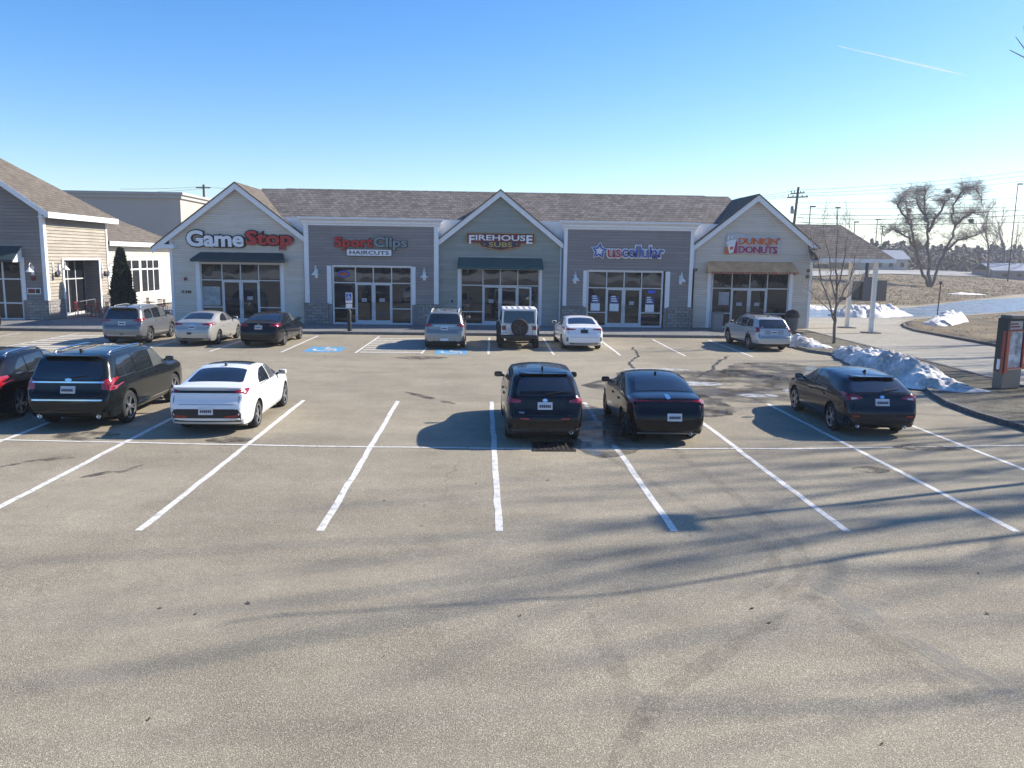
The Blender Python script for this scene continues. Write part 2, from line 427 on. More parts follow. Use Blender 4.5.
# ================================================================== ground
def grid_axis(a, b, fine0, fine1, step, coarse):
    xs = []; x = a
    while x < b:
        xs.append(x)
        if fine0 <= x < fine1: x += step
        else: x = min(x+coarse, fine0) if x < fine0 else x+coarse
    xs.append(b); return xs
gx = grid_axis(-1500, 1500, -40, 190, 3.5, 90); gy = grid_axis(-700, 1600, 55, 200, 3.0, 90)
g = MB(); nx = len(gx)
vs = [(x, y, H(x, y) + (.10*mn.noise(Vector((x*.11, y*.11, 0))) + .05*mn.noise(Vector((x*.4, y*.4, 3))) if bank_d(x, y) > 4 and y < 230 else 0)) for y in gy for x in gx]
fs = [(j*nx+i, j*nx+i+1, (j+1)*nx+i+1, (j+1)*nx+i) for j in range(len(gy)-1) for i in range(nx-1)]
g.add(vs, fs); tag(g.build('ground', MT['grass'], smooth=True), kind='structure')

def sheet(name, pts, z, mat, kind='structure'):
    o = MB().poly([(p[0], p[1], z) for p in pts]).build(name, mat, fix=False)
    if o.data.polygons[0].normal.z < 0: o.data.flip_normals()
    return tag(o, kind=kind)
sheet('parking_lot', [(-90, -150), (150, -150), (150, 189), (43, 78.7), (-90, 78.7)], 0, MT['asphalt'])

# wet access road in front of the bank, melt water on it
def wet(name, base, lo, hi, scale, al=None, white=.0):
    s = NT(name); n = s.noise(scale, detail=5, rough=.6, dist=.4); f = s.noise(12, detail=4)
    s.base(s.mix(s.ramp(n, [(lo, 0.), (hi, 1.)]), tuple(b*.55 for b in base), base))
    s.rough(s.ramp(n, [(lo, .06), (hi, .75)])); s.b.inputs['IOR'].default_value = 1.5
    s.bump(s.noise(1.2, detail=3), .05, .05)
    if al:
        e = s.noise(al[0], detail=6, rough=.65); s.l(s.ramp(e, [(al[1], 0.), (al[2], al[3])]), s.b.inputs['Alpha'])
    return s.m
MT['wetroad'] = wet('wet_pavement', (.23, .245, .265), .3, .9, .35)
MT['wetroad'].node_tree.nodes['Bump'].inputs['Strength'].default_value = .9; MT['wetroad'].node_tree.nodes['Bump'].inputs['Distance'].default_value = .25
MT['damp'] = wet('damp_pavement', (.10, .088, .072), .45, .62, 1.1, (.75, .38, .56, .6))
MT['puddle'] = wet('melt_water', (.07, .063, .054), .55, .8, .8, (1.1, .40, .58, .75))
sheet('access_road', [(20, 57.5), (25, 60), (31.5, 60.6), (36.5, 63.3), (49.5, 72.2), (75, 94), (110, 122), (110, 132), (69.6, 102.2), (56.8, 92.5), (39.6, 74.2), (30, 70.5), (20, 68)], .004, MT['wetroad'])
sheet('driveway', [(19.7, 47.6), (19.2, 36), (18.5, 26.2), (17.6, 14), (17, 0), (25, 0), (25.3, 36.8), (25.8, 40), (26.3, 48), (28, 54), (31, 58.5), (31.4, 60.55), (24.8, 59.9), (19.7, 57.4)], .004, MT['drive'])

# ------------------------------------------------------------------ painted lines
def line(name, x0, y0, x1, y1, wd=.11, z=.004, mat='paintline', wob=.012):
    a, b = Vector((x0, y0)), Vector((x1, y1)); d = (b-a); L = d.length; d /= L; n = Vector((-d.y, d.x))
    N = max(2, int(L/.5)); r = random.Random(hash((round(x0, 2), round(y0, 2))) & 999)
    v = []
    for i in range(N+1):
        p = a + d*L*i/N + n*r.uniform(-wob, wob)
        for s_ in (-1, 1): q = p+n*s_*(wd/2+r.uniform(-.006, .006)); v.append((q.x, q.y, z))
    f = [(2*i, 2*i+2, 2*i+3, 2*i+1) for i in range(N)]
    o = MB().add(v, f).build(name, MT[mat], fix=False)
    if o.data.polygons[0].normal.z < 0: o.data.flip_normals()
    return tag(o, kind='structure')
for k in range(-5, 6):
    X = .2976+2.65*k
    line('stall_line', X, 11.67, X+.02, 22.75, .115)
line('centre_line', -18, 17.9, -10.4, 17.56, .09, .008); line('centre_line', -10.4, 17.56, -3.85, 17.13, .09, .008)
line('centre_line', -3.85, 17.13, .43, 17.0, .09, .008); line('centre_line', .43, 17.0, 7, 17.12, .09, .008); line('centre_line', 7, 17.12, 13.4, 17.66, .09, .008)
FL = [-26., -23.1, -20.3, -17.25, -14.32, -11.32, -8.34, -5.24, -2.44, .38, 3.16, 6.02, 8.82, 11.75]
for X in FL: line('stall_line', X-.05, 34.3, X+.05, 41.6, .10)
for x0, x1 in ((-5.24, -2.44), (-20.3, -17.25)):             # hatched access aisles
    n = 8
    for i in range(n):
        ya = 34.6+i*.84; line('hatch_line', x0+.1, ya, x1-.1, ya+.12, .24, .006)
# access symbols
def symbol(x0, x1, y0, y1):
    sheet('access_marking', [(x0, y0), (x1, y0), (x1, y1), (x0, y1)], .004, MT['symblue'])
    cx, cy, s = (x0+x1)/2, (y0+y1)/2, (y1-y0)*.4
    b = MB(); N = 20; z = .009
    for i in range(14):        # wheel arc
        a0, a1 = R(150+i*18), R(150+(i+1)*18)
        q = [(cx+r*cos(a)*.62*s, cy-.18*s+r*sin(a)*.62*s, z) for a, r in ((a0, .8), (a1, .8), (a1, 1.05), (a0, 1.05))]
        b.poly(q)
    for x, y, xx, yy in ((-.12, .78, .12, 1.02), (-.1, -.05, .06, .7), (-.1, .28, .42, .42), (-.1, -.12, .5, .04), (.38, -.72, .52, .0), (.38, -.8, .8, -.66)):
        b.poly([(cx+x*s, cy+y*s, z), (cx+xx*s, cy+y*s, z), (cx+xx*s, cy+yy*s, z), (cx+x*s, cy+yy*s, z)])
    o = b.build('access_symbol', MT['paintline'], fix=False)
    for p in o.data.polygons:
        if p.normal.z < 0: p.flip()
    tag(o, kind='structure')
symbol(-7.55, -6.0, 34.5, 36.5); symbol(-1.95, -.6, 34.1, 35.9)

# ------------------------------------------------------------------ wear: tar cracks, tyre marks, damp
MT['tar'] = plain('tar_seal', (.035, .033, .03), .7, var=.3)
MT['mark'] = marks_mat('rubber_mark', (.10, .09, .075), .26, 3.0, lo=.35, hi=.7)
MT['stain'] = marks_mat('oil_stain', (.035, .032, .028), .8, 2.2, lo=.40, hi=.6)
MT['pale'] = marks_mat('salt_trace', (.33, .31, .27), .5, 2.2)
MT['patch'] = marks_mat('old_patch', (.13, .115, .09), .22, 3, lo=.36, hi=.66)
def strip(name, pts, wd, mat, z=.006, jit=0., seed=1):
    r = random.Random(seed); P = []
    for a, b in zip(pts[:-1], pts[1:]):
        n = max(2, int((Vector(b)-Vector(a)).length/.25))
        for i in range(n): P.append(Vector(a).lerp(Vector(b), i/n))
    P.append(Vector(pts[-1])); v = []
    off = 0
    for i, p in enumerate(P):
        d = (P[min(i+1, len(P)-1)]-P[max(i-1, 0)]).normalized(); n = Vector((-d.y, d.x))
        off = off*.8+r.uniform(-jit, jit); hw = wd/2*r.uniform(.6, 1.3)
        if i in (0, len(P)-1): hw *= .25
        for s_ in (-1, 1): q = p+n*(off+s_*hw); v.append((q.x, q.y, z))
    f = [(2*i, 2*i+2, 2*i+3, 2*i+1) for i in range(len(P)-1)]
    o = MB().add(v, f).build(name, MT[mat], fix=False)
    if o.data.polygons[0].normal.z < 0: o.data.flip_normals()
    return tag(o, kind='structure')
def G(*px): return [gp(x, y).xy[:] for x, y in px]
strip('tar_crack', G((634, 347), (636, 356), (628, 362), (630, 374)), .10, 'tar', jit=.08, seed=3)
strip('tar_crack', G((730, 356), (712, 365), (704, 374), (694, 378)), .13, 'tar', jit=.09, seed=4)
strip('tar_crack', G((80, 478), (110, 473), (130, 471), (146, 465)), .16, 'stain', jit=.05, seed=5)
strip('tar_crack', G((0, 468), (30, 463), (75, 459)), .22, 'stain', jit=.08, seed=15)
strip('tyre_mark', G((405, 392), (430, 398), (455, 404)), .25, 'stain', jit=.02, seed=6)
strip('tyre_mark', G((590, 612), (612, 650), (636, 700), (652, 768)), .26, 'patch', jit=.02, seed=7)
strip('tyre_mark', G((640, 420), (700, 470), (768, 520), (800, 545), (803, 575), (770, 605)), .2, 'mark', jit=.01, seed=8)
strip('tyre_mark', G((560, 430), (640, 475), (725, 525), (776, 550), (774, 575), (740, 600)), .2, 'mark', jit=.01, seed=9)
strip('tyre_mark', G((800, 570), (880, 625), (960, 670), (1020, 700)), .3, 'pale', jit=.02, seed=10)
strip('tyre_mark', G((800, 590), (900, 655), (990, 720)), .25, 'mark', jit=.02, seed=11)
strip('tyre_mark', G((610, 768), (655, 700), (720, 650), (790, 610)), .22, 'mark', jit=.02, seed=12)
def blob(name, c, rx, ry, mat, z, seed, rot=0):
    N = 48; v = []
    for i in range(N):
        a = 2*pi*i/N; k = 1+.28*mn.noise(Vector((cos(a)*1.3, sin(a)*1.3, seed)))+.12*mn.noise(Vector((cos(a)*4, sin(a)*4, seed)))
        x, y = rx*k*cos(a), ry*k*sin(a); v.append((c[0]+x*cos(rot)-y*sin(rot), c[1]+x*sin(rot)+y*cos(rot)))
    return sheet(name, v, z, MT[mat])
c = gp(715, 384); blob('damp_asphalt', c, 4.0, 3.6, 'damp', .010, 1)
c = gp(800, 372); blob('damp_asphalt', c, 3.2, 2.4, 'damp', .011, 9)
c = gp(598, 428); blob('damp_asphalt', c, 1.2, 3.0, 'damp', .012, 2)
c = gp(600, 437); blob('puddle', c, .62, .75, 'puddle', .014, 5)
c = gp(860, 388); blob('puddle', c, 1.6, 2.2, 'puddle', .015, 12)
c = gp(700, 404); blob('puddle', c, .9, 1.8, 'puddle', .016, 6)
MT['ice'] = marks_mat('thin_ice', (.62, .61, .60), .85, 3.2, .5, .36, .56)
for px, rx, ry, sd_ in (((692, 384), 1.1, .45, 3), ((655, 370), 1.2, .35, 4), ((800, 392), .6, .5, 8), ((758, 396), .6, .35, 7)):
    blob('ice', gp(*px), rx, ry, 'ice', .018, sd_)
blob('oil_stain', gp(230, 440), .5, .3, 'stain', .013, 21); blob('oil_stain', gp(870, 470), .4, .25, 'stain', .013, 22)
blob('oil_stain', gp(85, 436), .7, .4, 'stain', .013, 23); blob('oil_stain', gp(420, 358), 1.0, .5, 'stain', .013, 24)
blob('oil_stain', gp(340, 372), 1.6, .4, 'mark', .013, 25); blob('oil_stain', gp(930, 448), .8, .3, 'stain', .013, 26)

# ------------------------------------------------------------------ sidewalk, kerbs and islands
b = MB(); b.box(-46, 16.6, 42.68, 62, -.05, .15); tag(b.build('sidewalk', MT['concrete'], bevel=.02), kind='structure')
b = MB(); b.box(-46, 16.6, 42.5, 42.677, -.05, .146); tag(b.build('kerb', MT['kerb'], bevel=.025), kind='structure')
def island(pts, zt, matname, crown=.0, kw=.16):
    """Raised bed with a granite kerb round it."""
    n = len(pts); P = [Vector(p) for p in pts]
    area = sum(P[i].x*P[(i+1) % n].y-P[(i+1) % n].x*P[i].y for i in range(n))
    if area < 0: P.reverse()
    inn = []
    for i in range(n):
        a = (P[i]-P[i-1]).normalized(); c_ = (P[(i+1) % n]-P[i]).normalized()
        nn = Vector((-(a+c_).y, (a+c_).x)).normalized(); k = kw/max(.4, nn.dot(Vector((-a.y, a.x)))); inn.append(P[i]+nn*k)
    kb = MB()
    for i in range(n):
        j = (i+1) % n
        q = [(P[i].x, P[i].y), (P[j].x, P[j].y), (inn[j].x, inn[j].y), (inn[i].x, inn[i].y)]
        kb.poly([(x, y, zt) for x, y in q]); kb.poly([(q[0][0], q[0][1], -.02), (q[1][0], q[1][1], -.02), (q[1][0], q[1][1], zt), (q[0][0], q[0][1], zt)])
        kb.poly([(q[3][0], q[3][1], -.02), (q[2][0], q[2][1], -.02), (q[2][0], q[2][1], zt), (q[3][0], q[3][1], zt)])
    tag(kb.build('kerb', MT['kerb']), kind='structure')
    bm = bmesh.new(); bm.faces.new([bm.verts.new((p.x, p.y, zt-.02)) for p in inn])
    bmesh.ops.triangulate(bm, faces=bm.faces)
    for _ in range(3 if crown else 2): bmesh.ops.subdivide_edges(bm, edges=[e for e in bm.edges if e.calc_length() > .5], cuts=1, use_grid_fill=False); bmesh.ops.triangulate(bm, faces=[f for f in bm.faces if len(f.verts) > 3])
    bd = {v for e in bm.edges if e.is_boundary for v in e.verts}
    for v in bm.verts:
        if v not in bd: v.co.z += crown+.05*mn.noise(Vector((v.co.x*1.3, v.co.y*1.3, 0)))
    bmesh.ops.recalc_face_normals(bm, faces=bm.faces)
    me = bpy.data.meshes.new('bed'); bm.to_mesh(me); bm.free()
    tag(link('planting_bed', me, MT[matname], smooth=True), kind='structure')
island([(16.62, 42.5), (14.9, 37.6), (15.0, 36.1), (15.5, 35.0), (15.35, 32), (14.95, 28.3), (14.45, 25.6), (13.9, 24.2), (13.5, 22.7), (13.35, 21), (13.45, 19.2), (13.8, 14), (14.2, 0), (16.8, 0), (17.4, 14), (18.0, 26), (18.6, 36), (19.1, 45.3), (19.2, 47.1), (16.64, 47.1)], .13, 'dirt')
island([(28.4, 53.8), (27.1, 51), (26.3, 48.2), (25.9, 40), (25.5, 36.8), (25.3, 20), (60, 20), (60, 80), (47.3, 69.3), (40, 63.8), (34.9, 60.4), (31, 57)], .13, 'grass', .12)

def mound(name, spine, seed, mat, label, cat='snow pile', group=None, z0=.1, ns=90, nc=24, amp=.3):
    """Ploughed snow: spine points (x, y, half width, height)."""
    S = [Vector(p) for p in spine]; seg = len(S)-1; v = []
    for i in range(ns+1):
        t = i/ns*seg; k = min(int(t), seg-1); f = t-k; p = S[k].lerp(S[k+1], f)
        d = (S[k+1]-S[k]).xy.normalized(); n = Vector((-d.y, d.x))
        for j in range(nc+1):
            c_ = -1+2*j/nc
            e = 1+.35*mn.noise(Vector((t*2.1, c_*.8, seed)))
            x, y = p.x+n.x*c_*p.z*e, p.y+n.y*c_*p.z*e
            hh = p.w*(1-abs(c_)**2.2)
            if p.w > 0:
                hh *= 1+amp*1.3*mn.noise(Vector((x*1.6, y*1.6, seed)))+amp*.9*mn.noise(Vector((x*4.2, y*4.2, seed+4)))
                hh += (.07*mn.noise(Vector((x*5, y*5, seed)))+.045*mn.noise(Vector((x*11, y*11, seed+1))))*(1-abs(c_)**4)*min(1, p.w*1.6)
            v.append((x, y, z0-.06+max(0, hh)))
    f = [(i*(nc+1)+j, (i+1)*(nc+1)+j, (i+1)*(nc+1)+j+1, i*(nc+1)+j+1) for i in range(ns) for j in range(nc)]
    o = MB().add(v, f).build(name, MT[mat], smooth=True)
    return tag(o, label, cat, group)
gr = 'ploughed snow piles'
mound('snow_pile', [(16.5, 36.6, .3, .1), (16.2, 35.3, .6, .34), (15.75, 33.2, .75, .48), (15.5, 31, .85, .56), (15.3, 29, .9, .62), (15.0, 27.2, 1.0, .66), (14.75, 25.9, .8, .46), (15.3, 24.9, .6, .22), (16.1, 24.4, .3, .05)], 3, 'snow',
      'long dirty snow bank along the kerb behind the dark grey hatchback', group=gr, ns=240, nc=44)
mound('snow_pile', [(15.5, 40.9, .3, .1), (15.5, 39.3, .75, .42), (15.7, 37.9, .8, .40), (16.2, 36.9, .4, .1)], 8, 'snow', 'low dirty snow heap beside the silver wagon at the corner of the island', group=gr)
a0 = gp(846, 316); a1 = gp(906, 315)
mound('snow_pile', [(a0.x-1.0, a0.y+1, .5, .1), (a0.x, a0.y, 1.5, .7), (a0.x+1.6, a0.y, 1.7, .8), (a1.x-2.2, a1.y-1, 1.5, .85), (a1.x, a1.y, .8, .1)], 5, 'snow2', 'white snow pile beyond the canopy posts at the edge of the wet road', group=gr, z0=.02)
a0 = gp(938, 327, .1); a1 = gp(962, 320, .1)
mound('snow_pile', [(a0.x-.3, a0.y-.8, .3, .05), (a0.x, a0.y, .9, .4), ((a0.x+a1.x)/2, (a0.y+a1.y)/2, 1.1, .75), (a1.x, a1.y, .4, .1)], 6, 'snow2', 'small white snow heap on the grass island behind the thin post', group=gr, z0=.2)
a0 = gp(816, 309)
mound('snow_pile', [(a0.x-2.5, a0.y, .7, .1), (a0.x-1, a0.y, 1.2, .35), (a0.x+.6, a0.y, 1.1, .28), (a0.x+1.8, a0.y, .5, .05)], 7, 'snow2', 'low snow streak just right of the doughnut shop corner by the road', group=gr, z0=.02)
a0 = gt(962, 294.5)
mound('snow_pile', [(a0.x-3, a0.y, .4, .05), (a0.x, a0.y, 1.0, .3), (a0.x+3.5, a0.y+.6, .4, .05)], 9, 'snow2', 'thin patch of snow left on the brown bank right of the large bare tree', group=gr, z0=a0.z+.05, ns=20, nc=8)

# far car park across the bank, draped on the terrain
def drape(name, px, lift, mat, step=3):
    P = [gt(x, y).xy for x, y in px]; bm = bmesh.new()
    f = bm.faces.new([bm.verts.new((p.x, p.y, 0)) for p in P])
    for ax in (0, 1):
        lo = min(p[ax] for p in P); hi = max(p[ax] for p in P); k = lo+step
        while k < hi:
            co = [0, 0, 0]; co[ax] = k; no = [0, 0, 0]; no[ax] = 1
            bmesh.ops.bisect_plane(bm, geom=bm.verts[:]+bm.edges[:]+bm.faces[:], plane_co=co, plane_no=no); k += step
    for v in bm.verts: v.co.z = H(v.co.x, v.co.y)+lift
    for f in bm.faces:
        f.normal_update()
        if f.normal.z < 0: f.normal_flip()
    me = bpy.data.meshes.new(name); bm.to_mesh(me); bm.free(); return tag(link(name, me, mat), kind='structure')
MT['farlot'] = plain('salted_pavement', (.30, .285, .26), .8, var=.12, scale=.08)
drape('far_car_park', [(810, 277), (890, 274.5), (960, 276.5), (1040, 278), (1090, 276), (1090, 269.5), (1000, 269.0), (900, 270), (810, 272)], .14, MT['farlot'], 6)

# scraps of leaf and grit lying about
r = random.Random(5); m_ = MB()
for k in range(150):
    x, y = r.uniform(-14, 14), r.uniform(5, 33); a = r.uniform(0, 6.3); L = r.uniform(.012, .04); c_, s_ = cos(a)*L, sin(a)*L
    m_.add([(x-c_, y-s_, .006), (x+s_*.6, y-c_*.6, .012), (x+c_, y+s_, .02), (x-s_*.6, y+c_*.6, .010)], [(0, 1, 2, 3)])
tag(m_.build('leaf_litter', plain('dead_leaf', (.09, .065, .045), .9, var=.6, scale=1.3), fix=False), kind='stuff')
# ================================================================== the shops
YB, YG, YR = 47.2, 47.6, 53.2         # bay fronts, gable fronts, main ridge
Z0 = .15
mall = empty('strip_mall', (0, YB, 0), 'grey sided row of five shops with three white edged gables and a brown shingle roof', 'shopping building')
def P(n, mb, mat, par=None, **k): return mb.build(n, MT[mat] if isinstance(mat, str) else mat, par or mall, **k)
def clap(mb, x0, x1, z0, z1, Y, h=.13, d=.022, base=0.15, mi=0):
    """Lapped boards: every course leans out to its lower edge."""
    z = base+h*math.floor((z0-base)/h+1e-6)
    while z < z1-1e-4:
        a, c = max(z, z0), min(z+h, z1); ya = Y-d*(1-(a-z)/h); yc = Y-d*(1-(c-z)/h)
        mb.add([(x0, ya, a), (x1, ya, a), (x1, yc, c), (x0, yc, c)], [(0, 1, 2, 3)], mi)
        if a == z: mb.add([(x0, Y, a), (x1, Y, a), (x1, ya, a), (x0, ya, a)], [(0, 3, 2, 1)], mi)
        z += h
def wallpiece(mb, x0, x1, z0, z1, Y, op=None, **k):
    """Front wall with one opening (ox0, ox1, oz1) from the ground up."""
    if op is None: clap(mb, x0, x1, z0, z1, Y, **k)
    else:
        clap(mb, x0, op[0], z0, z1, Y, **k); clap(mb, op[1], x1, z0, z1, Y, **k); clap(mb, op[0], op[1], op[2], z1, Y, **k)
def cutmesh(o, co, no):
    bm = bmesh.new(); bm.from_mesh(o.data)
    bmesh.ops.bisect_plane(bm, geom=bm.verts[:]+bm.edges[:]+bm.faces[:], plane_co=Vector(co)-ORG[o.name], plane_no=no, clear_outer=True)
    bm.to_mesh(o.data); bm.free()
def X(x, y, Y=YB): return at(x, y, Y).x
def Z(x, y, Y=YB): return at(x, y, Y).z

def front(Y, xs, zt, ztr, doors, zr, depth=.10, dark=None, ajar=None):
    Yf = Y+depth
    fr = MB(); w_ = .055
    x0, x1 = xs[0], xs[-1]
    fr.box(x0, x1, Yf-.05, Yf+.05, zt-w_, zt); fr.box(x0, x1, Yf-.051, Yf+.051, ztr-w_/2, ztr+w_/2)
    fr.box(x0-.0, x1, Yf-.049, Yf+.049, Z0, Z0+.10)
    for i, x in enumerate(xs): fr.box(x-w_/2, x+w_/2, Yf-.054, Yf+.054, Z0, zt-.002)
    for i in range(len(xs)-1):
        if i not in doors: fr.box(xs[i], xs[i+1], Yf-.048, Yf+.048, zr-w_/2, zr+w_/2)
    F_ = fr.build('shop_window', MT['alu'], mall)
    for i in range(len(xs)-1):
        a, c = xs[i]+w_/2, xs[i+1]-w_/2
        rows = [(ztr+w_/2, zt-w_)]
        if i not in doors: rows += [(Z0+.10, zr-w_/2), (zr+w_/2, ztr-w_/2)]
        for lo, hi in rows: MB().box(a, c, Yf-.012, Yf+.012, lo, hi).build('pane', MT['glass'], F_)
    rm = MB().box(x0, x1, Yf+.6, Yf+.62, Z0, zt); rm.box(x0, x1, Yf+.06, Yf+.6, Z0-.01, Z0+.004); rm.build('interior', MT['void'], F_)
    for n_, i in enumerate(doors):
        a, c = xs[i]+w_/2+.004, xs[i+1]-w_/2-.004; zl, zh = Z0+.02, ztr-w_/2-.004
        if dark == i: continue
        d = MB(); s_ = .075
        d.box(a, a+s_, Yf-.035, Yf+.035, zl, zh); d.box(c-s_, c, Yf-.035, Yf+.035, zl, zh)
        d.box(a+s_, c-s_, Yf-.034, Yf+.034, zl, zl+.22); d.box(a+s_, c-s_, Yf-.034, Yf+.034, zh-.09, zh)
        D = d.build('door', MT['alu'], mall)
        MB().box(a+s_, c-s_, Yf-.010, Yf+.010, zl+.22, zh-.09).build('pane', MT['glass'], D)
        hx = c-s_/2 if n_ == 0 else a+s_/2
        MB().tube([(hx, Yf-.10, 1.0), (hx, Yf-.10, 1.45)], .016, 8).build('handle', MT['metal'], D)
        if rnd.random() < .5: MB().box(a+.30, c-.36, Yf-.016, Yf-.0125, 1.45, 1.66).build('notice', MT['papergrey'], D)
    jb = MB(); jb.box(xs[0]-.06, xs[0]-w_/2, Y-.002, Yf+.05, Z0, zt+.05); jb.box(xs[-1]+w_/2, xs[-1]+.06, Y-.002, Yf+.05, Z0, zt+.05)
    jb.box(xs[0]-.03, xs[-1]+.03, Y-.001, Yf+.05, zt+.001, zt+.06); jb.build('jamb', MT['white'], F_)
    return F_

# ---- bays with a flat cornice
def bay(xl, xr, ztop, trimw, cor_bot, op, jambs, mull, ztr, zt, doors, zr, dk):
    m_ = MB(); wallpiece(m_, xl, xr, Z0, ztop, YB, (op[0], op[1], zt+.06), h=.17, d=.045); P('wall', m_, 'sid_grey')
    for a, c in ((xl-.05, op[0]-.22), (op[1]+.22, xr+.05)):
        P('stone_base', MB().box(a, c, YB-.14, YB+.05, Z0, 1.28), 'stone', bevel=.012); P('stone_cap', MB().box(a-.03, c+.03, YB-.17, YB+.05, 1.281, 1.36), 'stone', bevel=.012)
    for x in (xl, xr-trimw): P('corner_trim', MB().box(x, x+trimw, YB-.06, YB+.02, 1.36, cor_bot), 'white', bevel=.008)
    for a, c in jambs: P('window_trim', MB().box(a, c, YB-.05, YB+.02, 1.30, zt+.02), 'white', bevel=.008)
    # returns to the recessed gable walls
    for a in (xl+.01, xr-.06): P('side_wall', MB().box(a, a+.05, YB+.003, YG+1.2, Z0, ztop), 'white')
    c_ = MB(); prof = [(0, 0), (-.09, 0), (-.09, .10), (-.16, .17), (-.16, .30), (-.34, .44), (-.34, .56), (.12, .56), (.12, 0)]
    h = ztop+.06-cor_bot
    k = h/.56; e = .28
    v = [(xl-e*(-p[0]/.34 if p[0] < 0 else 0), YB+p[0], cor_bot+p[1]*k) for p in prof]
    c_.prism(v, (0, 0, 0)); n = len(prof); c_.v = []; c_.f = []; c_.mi = []
    L_ = [(xl-(e*(-p[0]/.34) if p[0] < 0 else -.0), YB+p[0], cor_bot+p[1]*k) for p in prof]
    R_ = [(xr+(e*(-p[0]/.34) if p[0] < 0 else -.0), YB+p[0], cor_bot+p[1]*k) for p in prof]
    c_.add(L_+R_, [tuple(range(n-1, -1, -1)), tuple(range(n, 2*n))]+[(i, (i+1) % n, n+(i+1) % n, n+i) for i in range(n)])
    P('cornice', c_, 'white')
    front(YB, mull, zt, ztr, doors, zr, dark=None)
zc = lambda x, y: Z(x, y)
bay(X(303.8, 240), X(438.6, 240), Z(370, 219), X(308.5, 240)-X(303.8, 240), Z(370, 226), (X(332, 290), X(412, 290)),
    ((X(327.2, 285), X(331.8, 285)), (X(412, 285), X(415.6, 285))), [X(v, 285) for v in (333.5, 355.5, 373.3, 391.6, 411)], Z(370, 283), Z(370, 266.6), (1, 2), Z(370, 308.6), 0)
bay(X(563.8, 250), X(693.6, 250), Z(630, 223), X(567.4, 250)-X(563.8, 250), Z(630, 230.3), (X(587, 290), X(664.3, 290)),
    ((X(582.8, 290), X(586.6, 290)), (X(665, 290), X(669.4, 290))), [X(v, 295) for v in (588, 606.3, 623.8, 641.3, 661.5)], Z(630, 288.2), Z(630, 271.5), (1, 2), Z(630, 312.8), 0)

# ---- gabled fronts
def gable(xl, xr, xp, zp, slope, Y, sid, op, mull, zt, ztr, doors, zr, rmat, jt, ext, el, er, cl=True, cr=True, hb=.13):
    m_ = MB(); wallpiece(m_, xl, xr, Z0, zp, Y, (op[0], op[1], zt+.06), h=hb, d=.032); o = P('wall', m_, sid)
    nl = Vector((-slope, 0, 1)).normalized(); nr = Vector((slope, 0, 1)).normalized()
    cutmesh(o, (xp, Y, zp-.10), nl); cutmesh(o, (xp, Y, zp-.10), nr)
    rw = .34; ov = .30
    for sg, ee in ((-1, el), (1, er)):             # rake boards, roof planes
        xe = xp+sg*ee; ze = zp-slope*ee
        b_ = MB().prism([(xp, Y-ov, zp-.02), (xe, Y-ov, ze-.02), (xe, Y-ov, ze-rw), (xp, Y-ov, zp-rw-.02)] if sg > 0 else
                        [(xp, Y-ov, zp-rw-.02), (xe, Y-ov, ze-rw), (xe, Y-ov, ze-.02), (xp, Y-ov, zp-.02)], (0, .05, 0))
        P('rake_board', b_, 'white')
        so_ = MB().prism([(xp, Y-ov+.051, zp-.16), (xe, Y-ov+.051, ze-.16), (xe, Y-ov+.051, ze-.20), (xp, Y-ov+.051, zp-.20)], (0, ov-.03, 0)); P('soffit', so_, 'white')
        r_ = MB().prism([(xp, Y-ov-.04, zp+.06), (xe+sg*.05, Y-ov-.04, ze+.06-.05*slope), (xe+sg*.05, Y-ov-.04, ze-.02-.05*slope), (xp, Y-ov-.04, zp-.02)], (0, ext, 0))
        P('gable_roof', r_, rmat)
    for side, x in ((cl, xl), (cr, xr)):
        if side: s_ = .16 if x == xl else -.16; P('corner_trim', MB().box(min(x, x+s_), max(x, x+s_), Y-.05, Y+.02, Z0, zp-slope*abs(x-xp)-.12), 'white', bevel=.008)
    for a, c in jt: P('window_trim', MB().box(a, c, Y-.045, Y+.02, Z0, zt+.1), 'white', bevel=.008)
    front(Y, mull, zt, ztr, doors, zr)
Xg = lambda x, y: X(x, y, YG); Zg = lambda x, y: Z(x, y, YG)
# games shop
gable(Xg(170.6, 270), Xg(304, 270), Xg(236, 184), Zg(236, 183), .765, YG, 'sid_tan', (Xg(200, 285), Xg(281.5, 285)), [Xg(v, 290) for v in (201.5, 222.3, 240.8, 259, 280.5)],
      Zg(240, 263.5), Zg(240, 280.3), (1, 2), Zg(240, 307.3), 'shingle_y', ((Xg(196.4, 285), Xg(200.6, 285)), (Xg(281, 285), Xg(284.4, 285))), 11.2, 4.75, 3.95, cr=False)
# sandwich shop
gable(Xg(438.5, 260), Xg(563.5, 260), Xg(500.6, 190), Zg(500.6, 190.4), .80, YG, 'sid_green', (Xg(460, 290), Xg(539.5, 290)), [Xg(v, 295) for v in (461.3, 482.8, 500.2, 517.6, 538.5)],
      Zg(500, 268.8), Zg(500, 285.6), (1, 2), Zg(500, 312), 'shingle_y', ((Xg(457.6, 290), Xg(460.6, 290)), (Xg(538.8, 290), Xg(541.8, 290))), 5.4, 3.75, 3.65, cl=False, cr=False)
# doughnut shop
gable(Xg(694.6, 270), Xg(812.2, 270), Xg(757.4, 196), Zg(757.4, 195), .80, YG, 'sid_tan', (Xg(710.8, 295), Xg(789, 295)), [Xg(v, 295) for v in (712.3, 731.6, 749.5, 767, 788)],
      Zg(750, 272.8), Zg(750, 288.6), (1, 2), Zg(750, 313.6), 'shingle_y', ((Xg(707, 290), Xg(710.8, 290)), (Xg(788.8, 290), Xg(792.4, 290))), 11.2, 3.7, 4.35, cl=False)
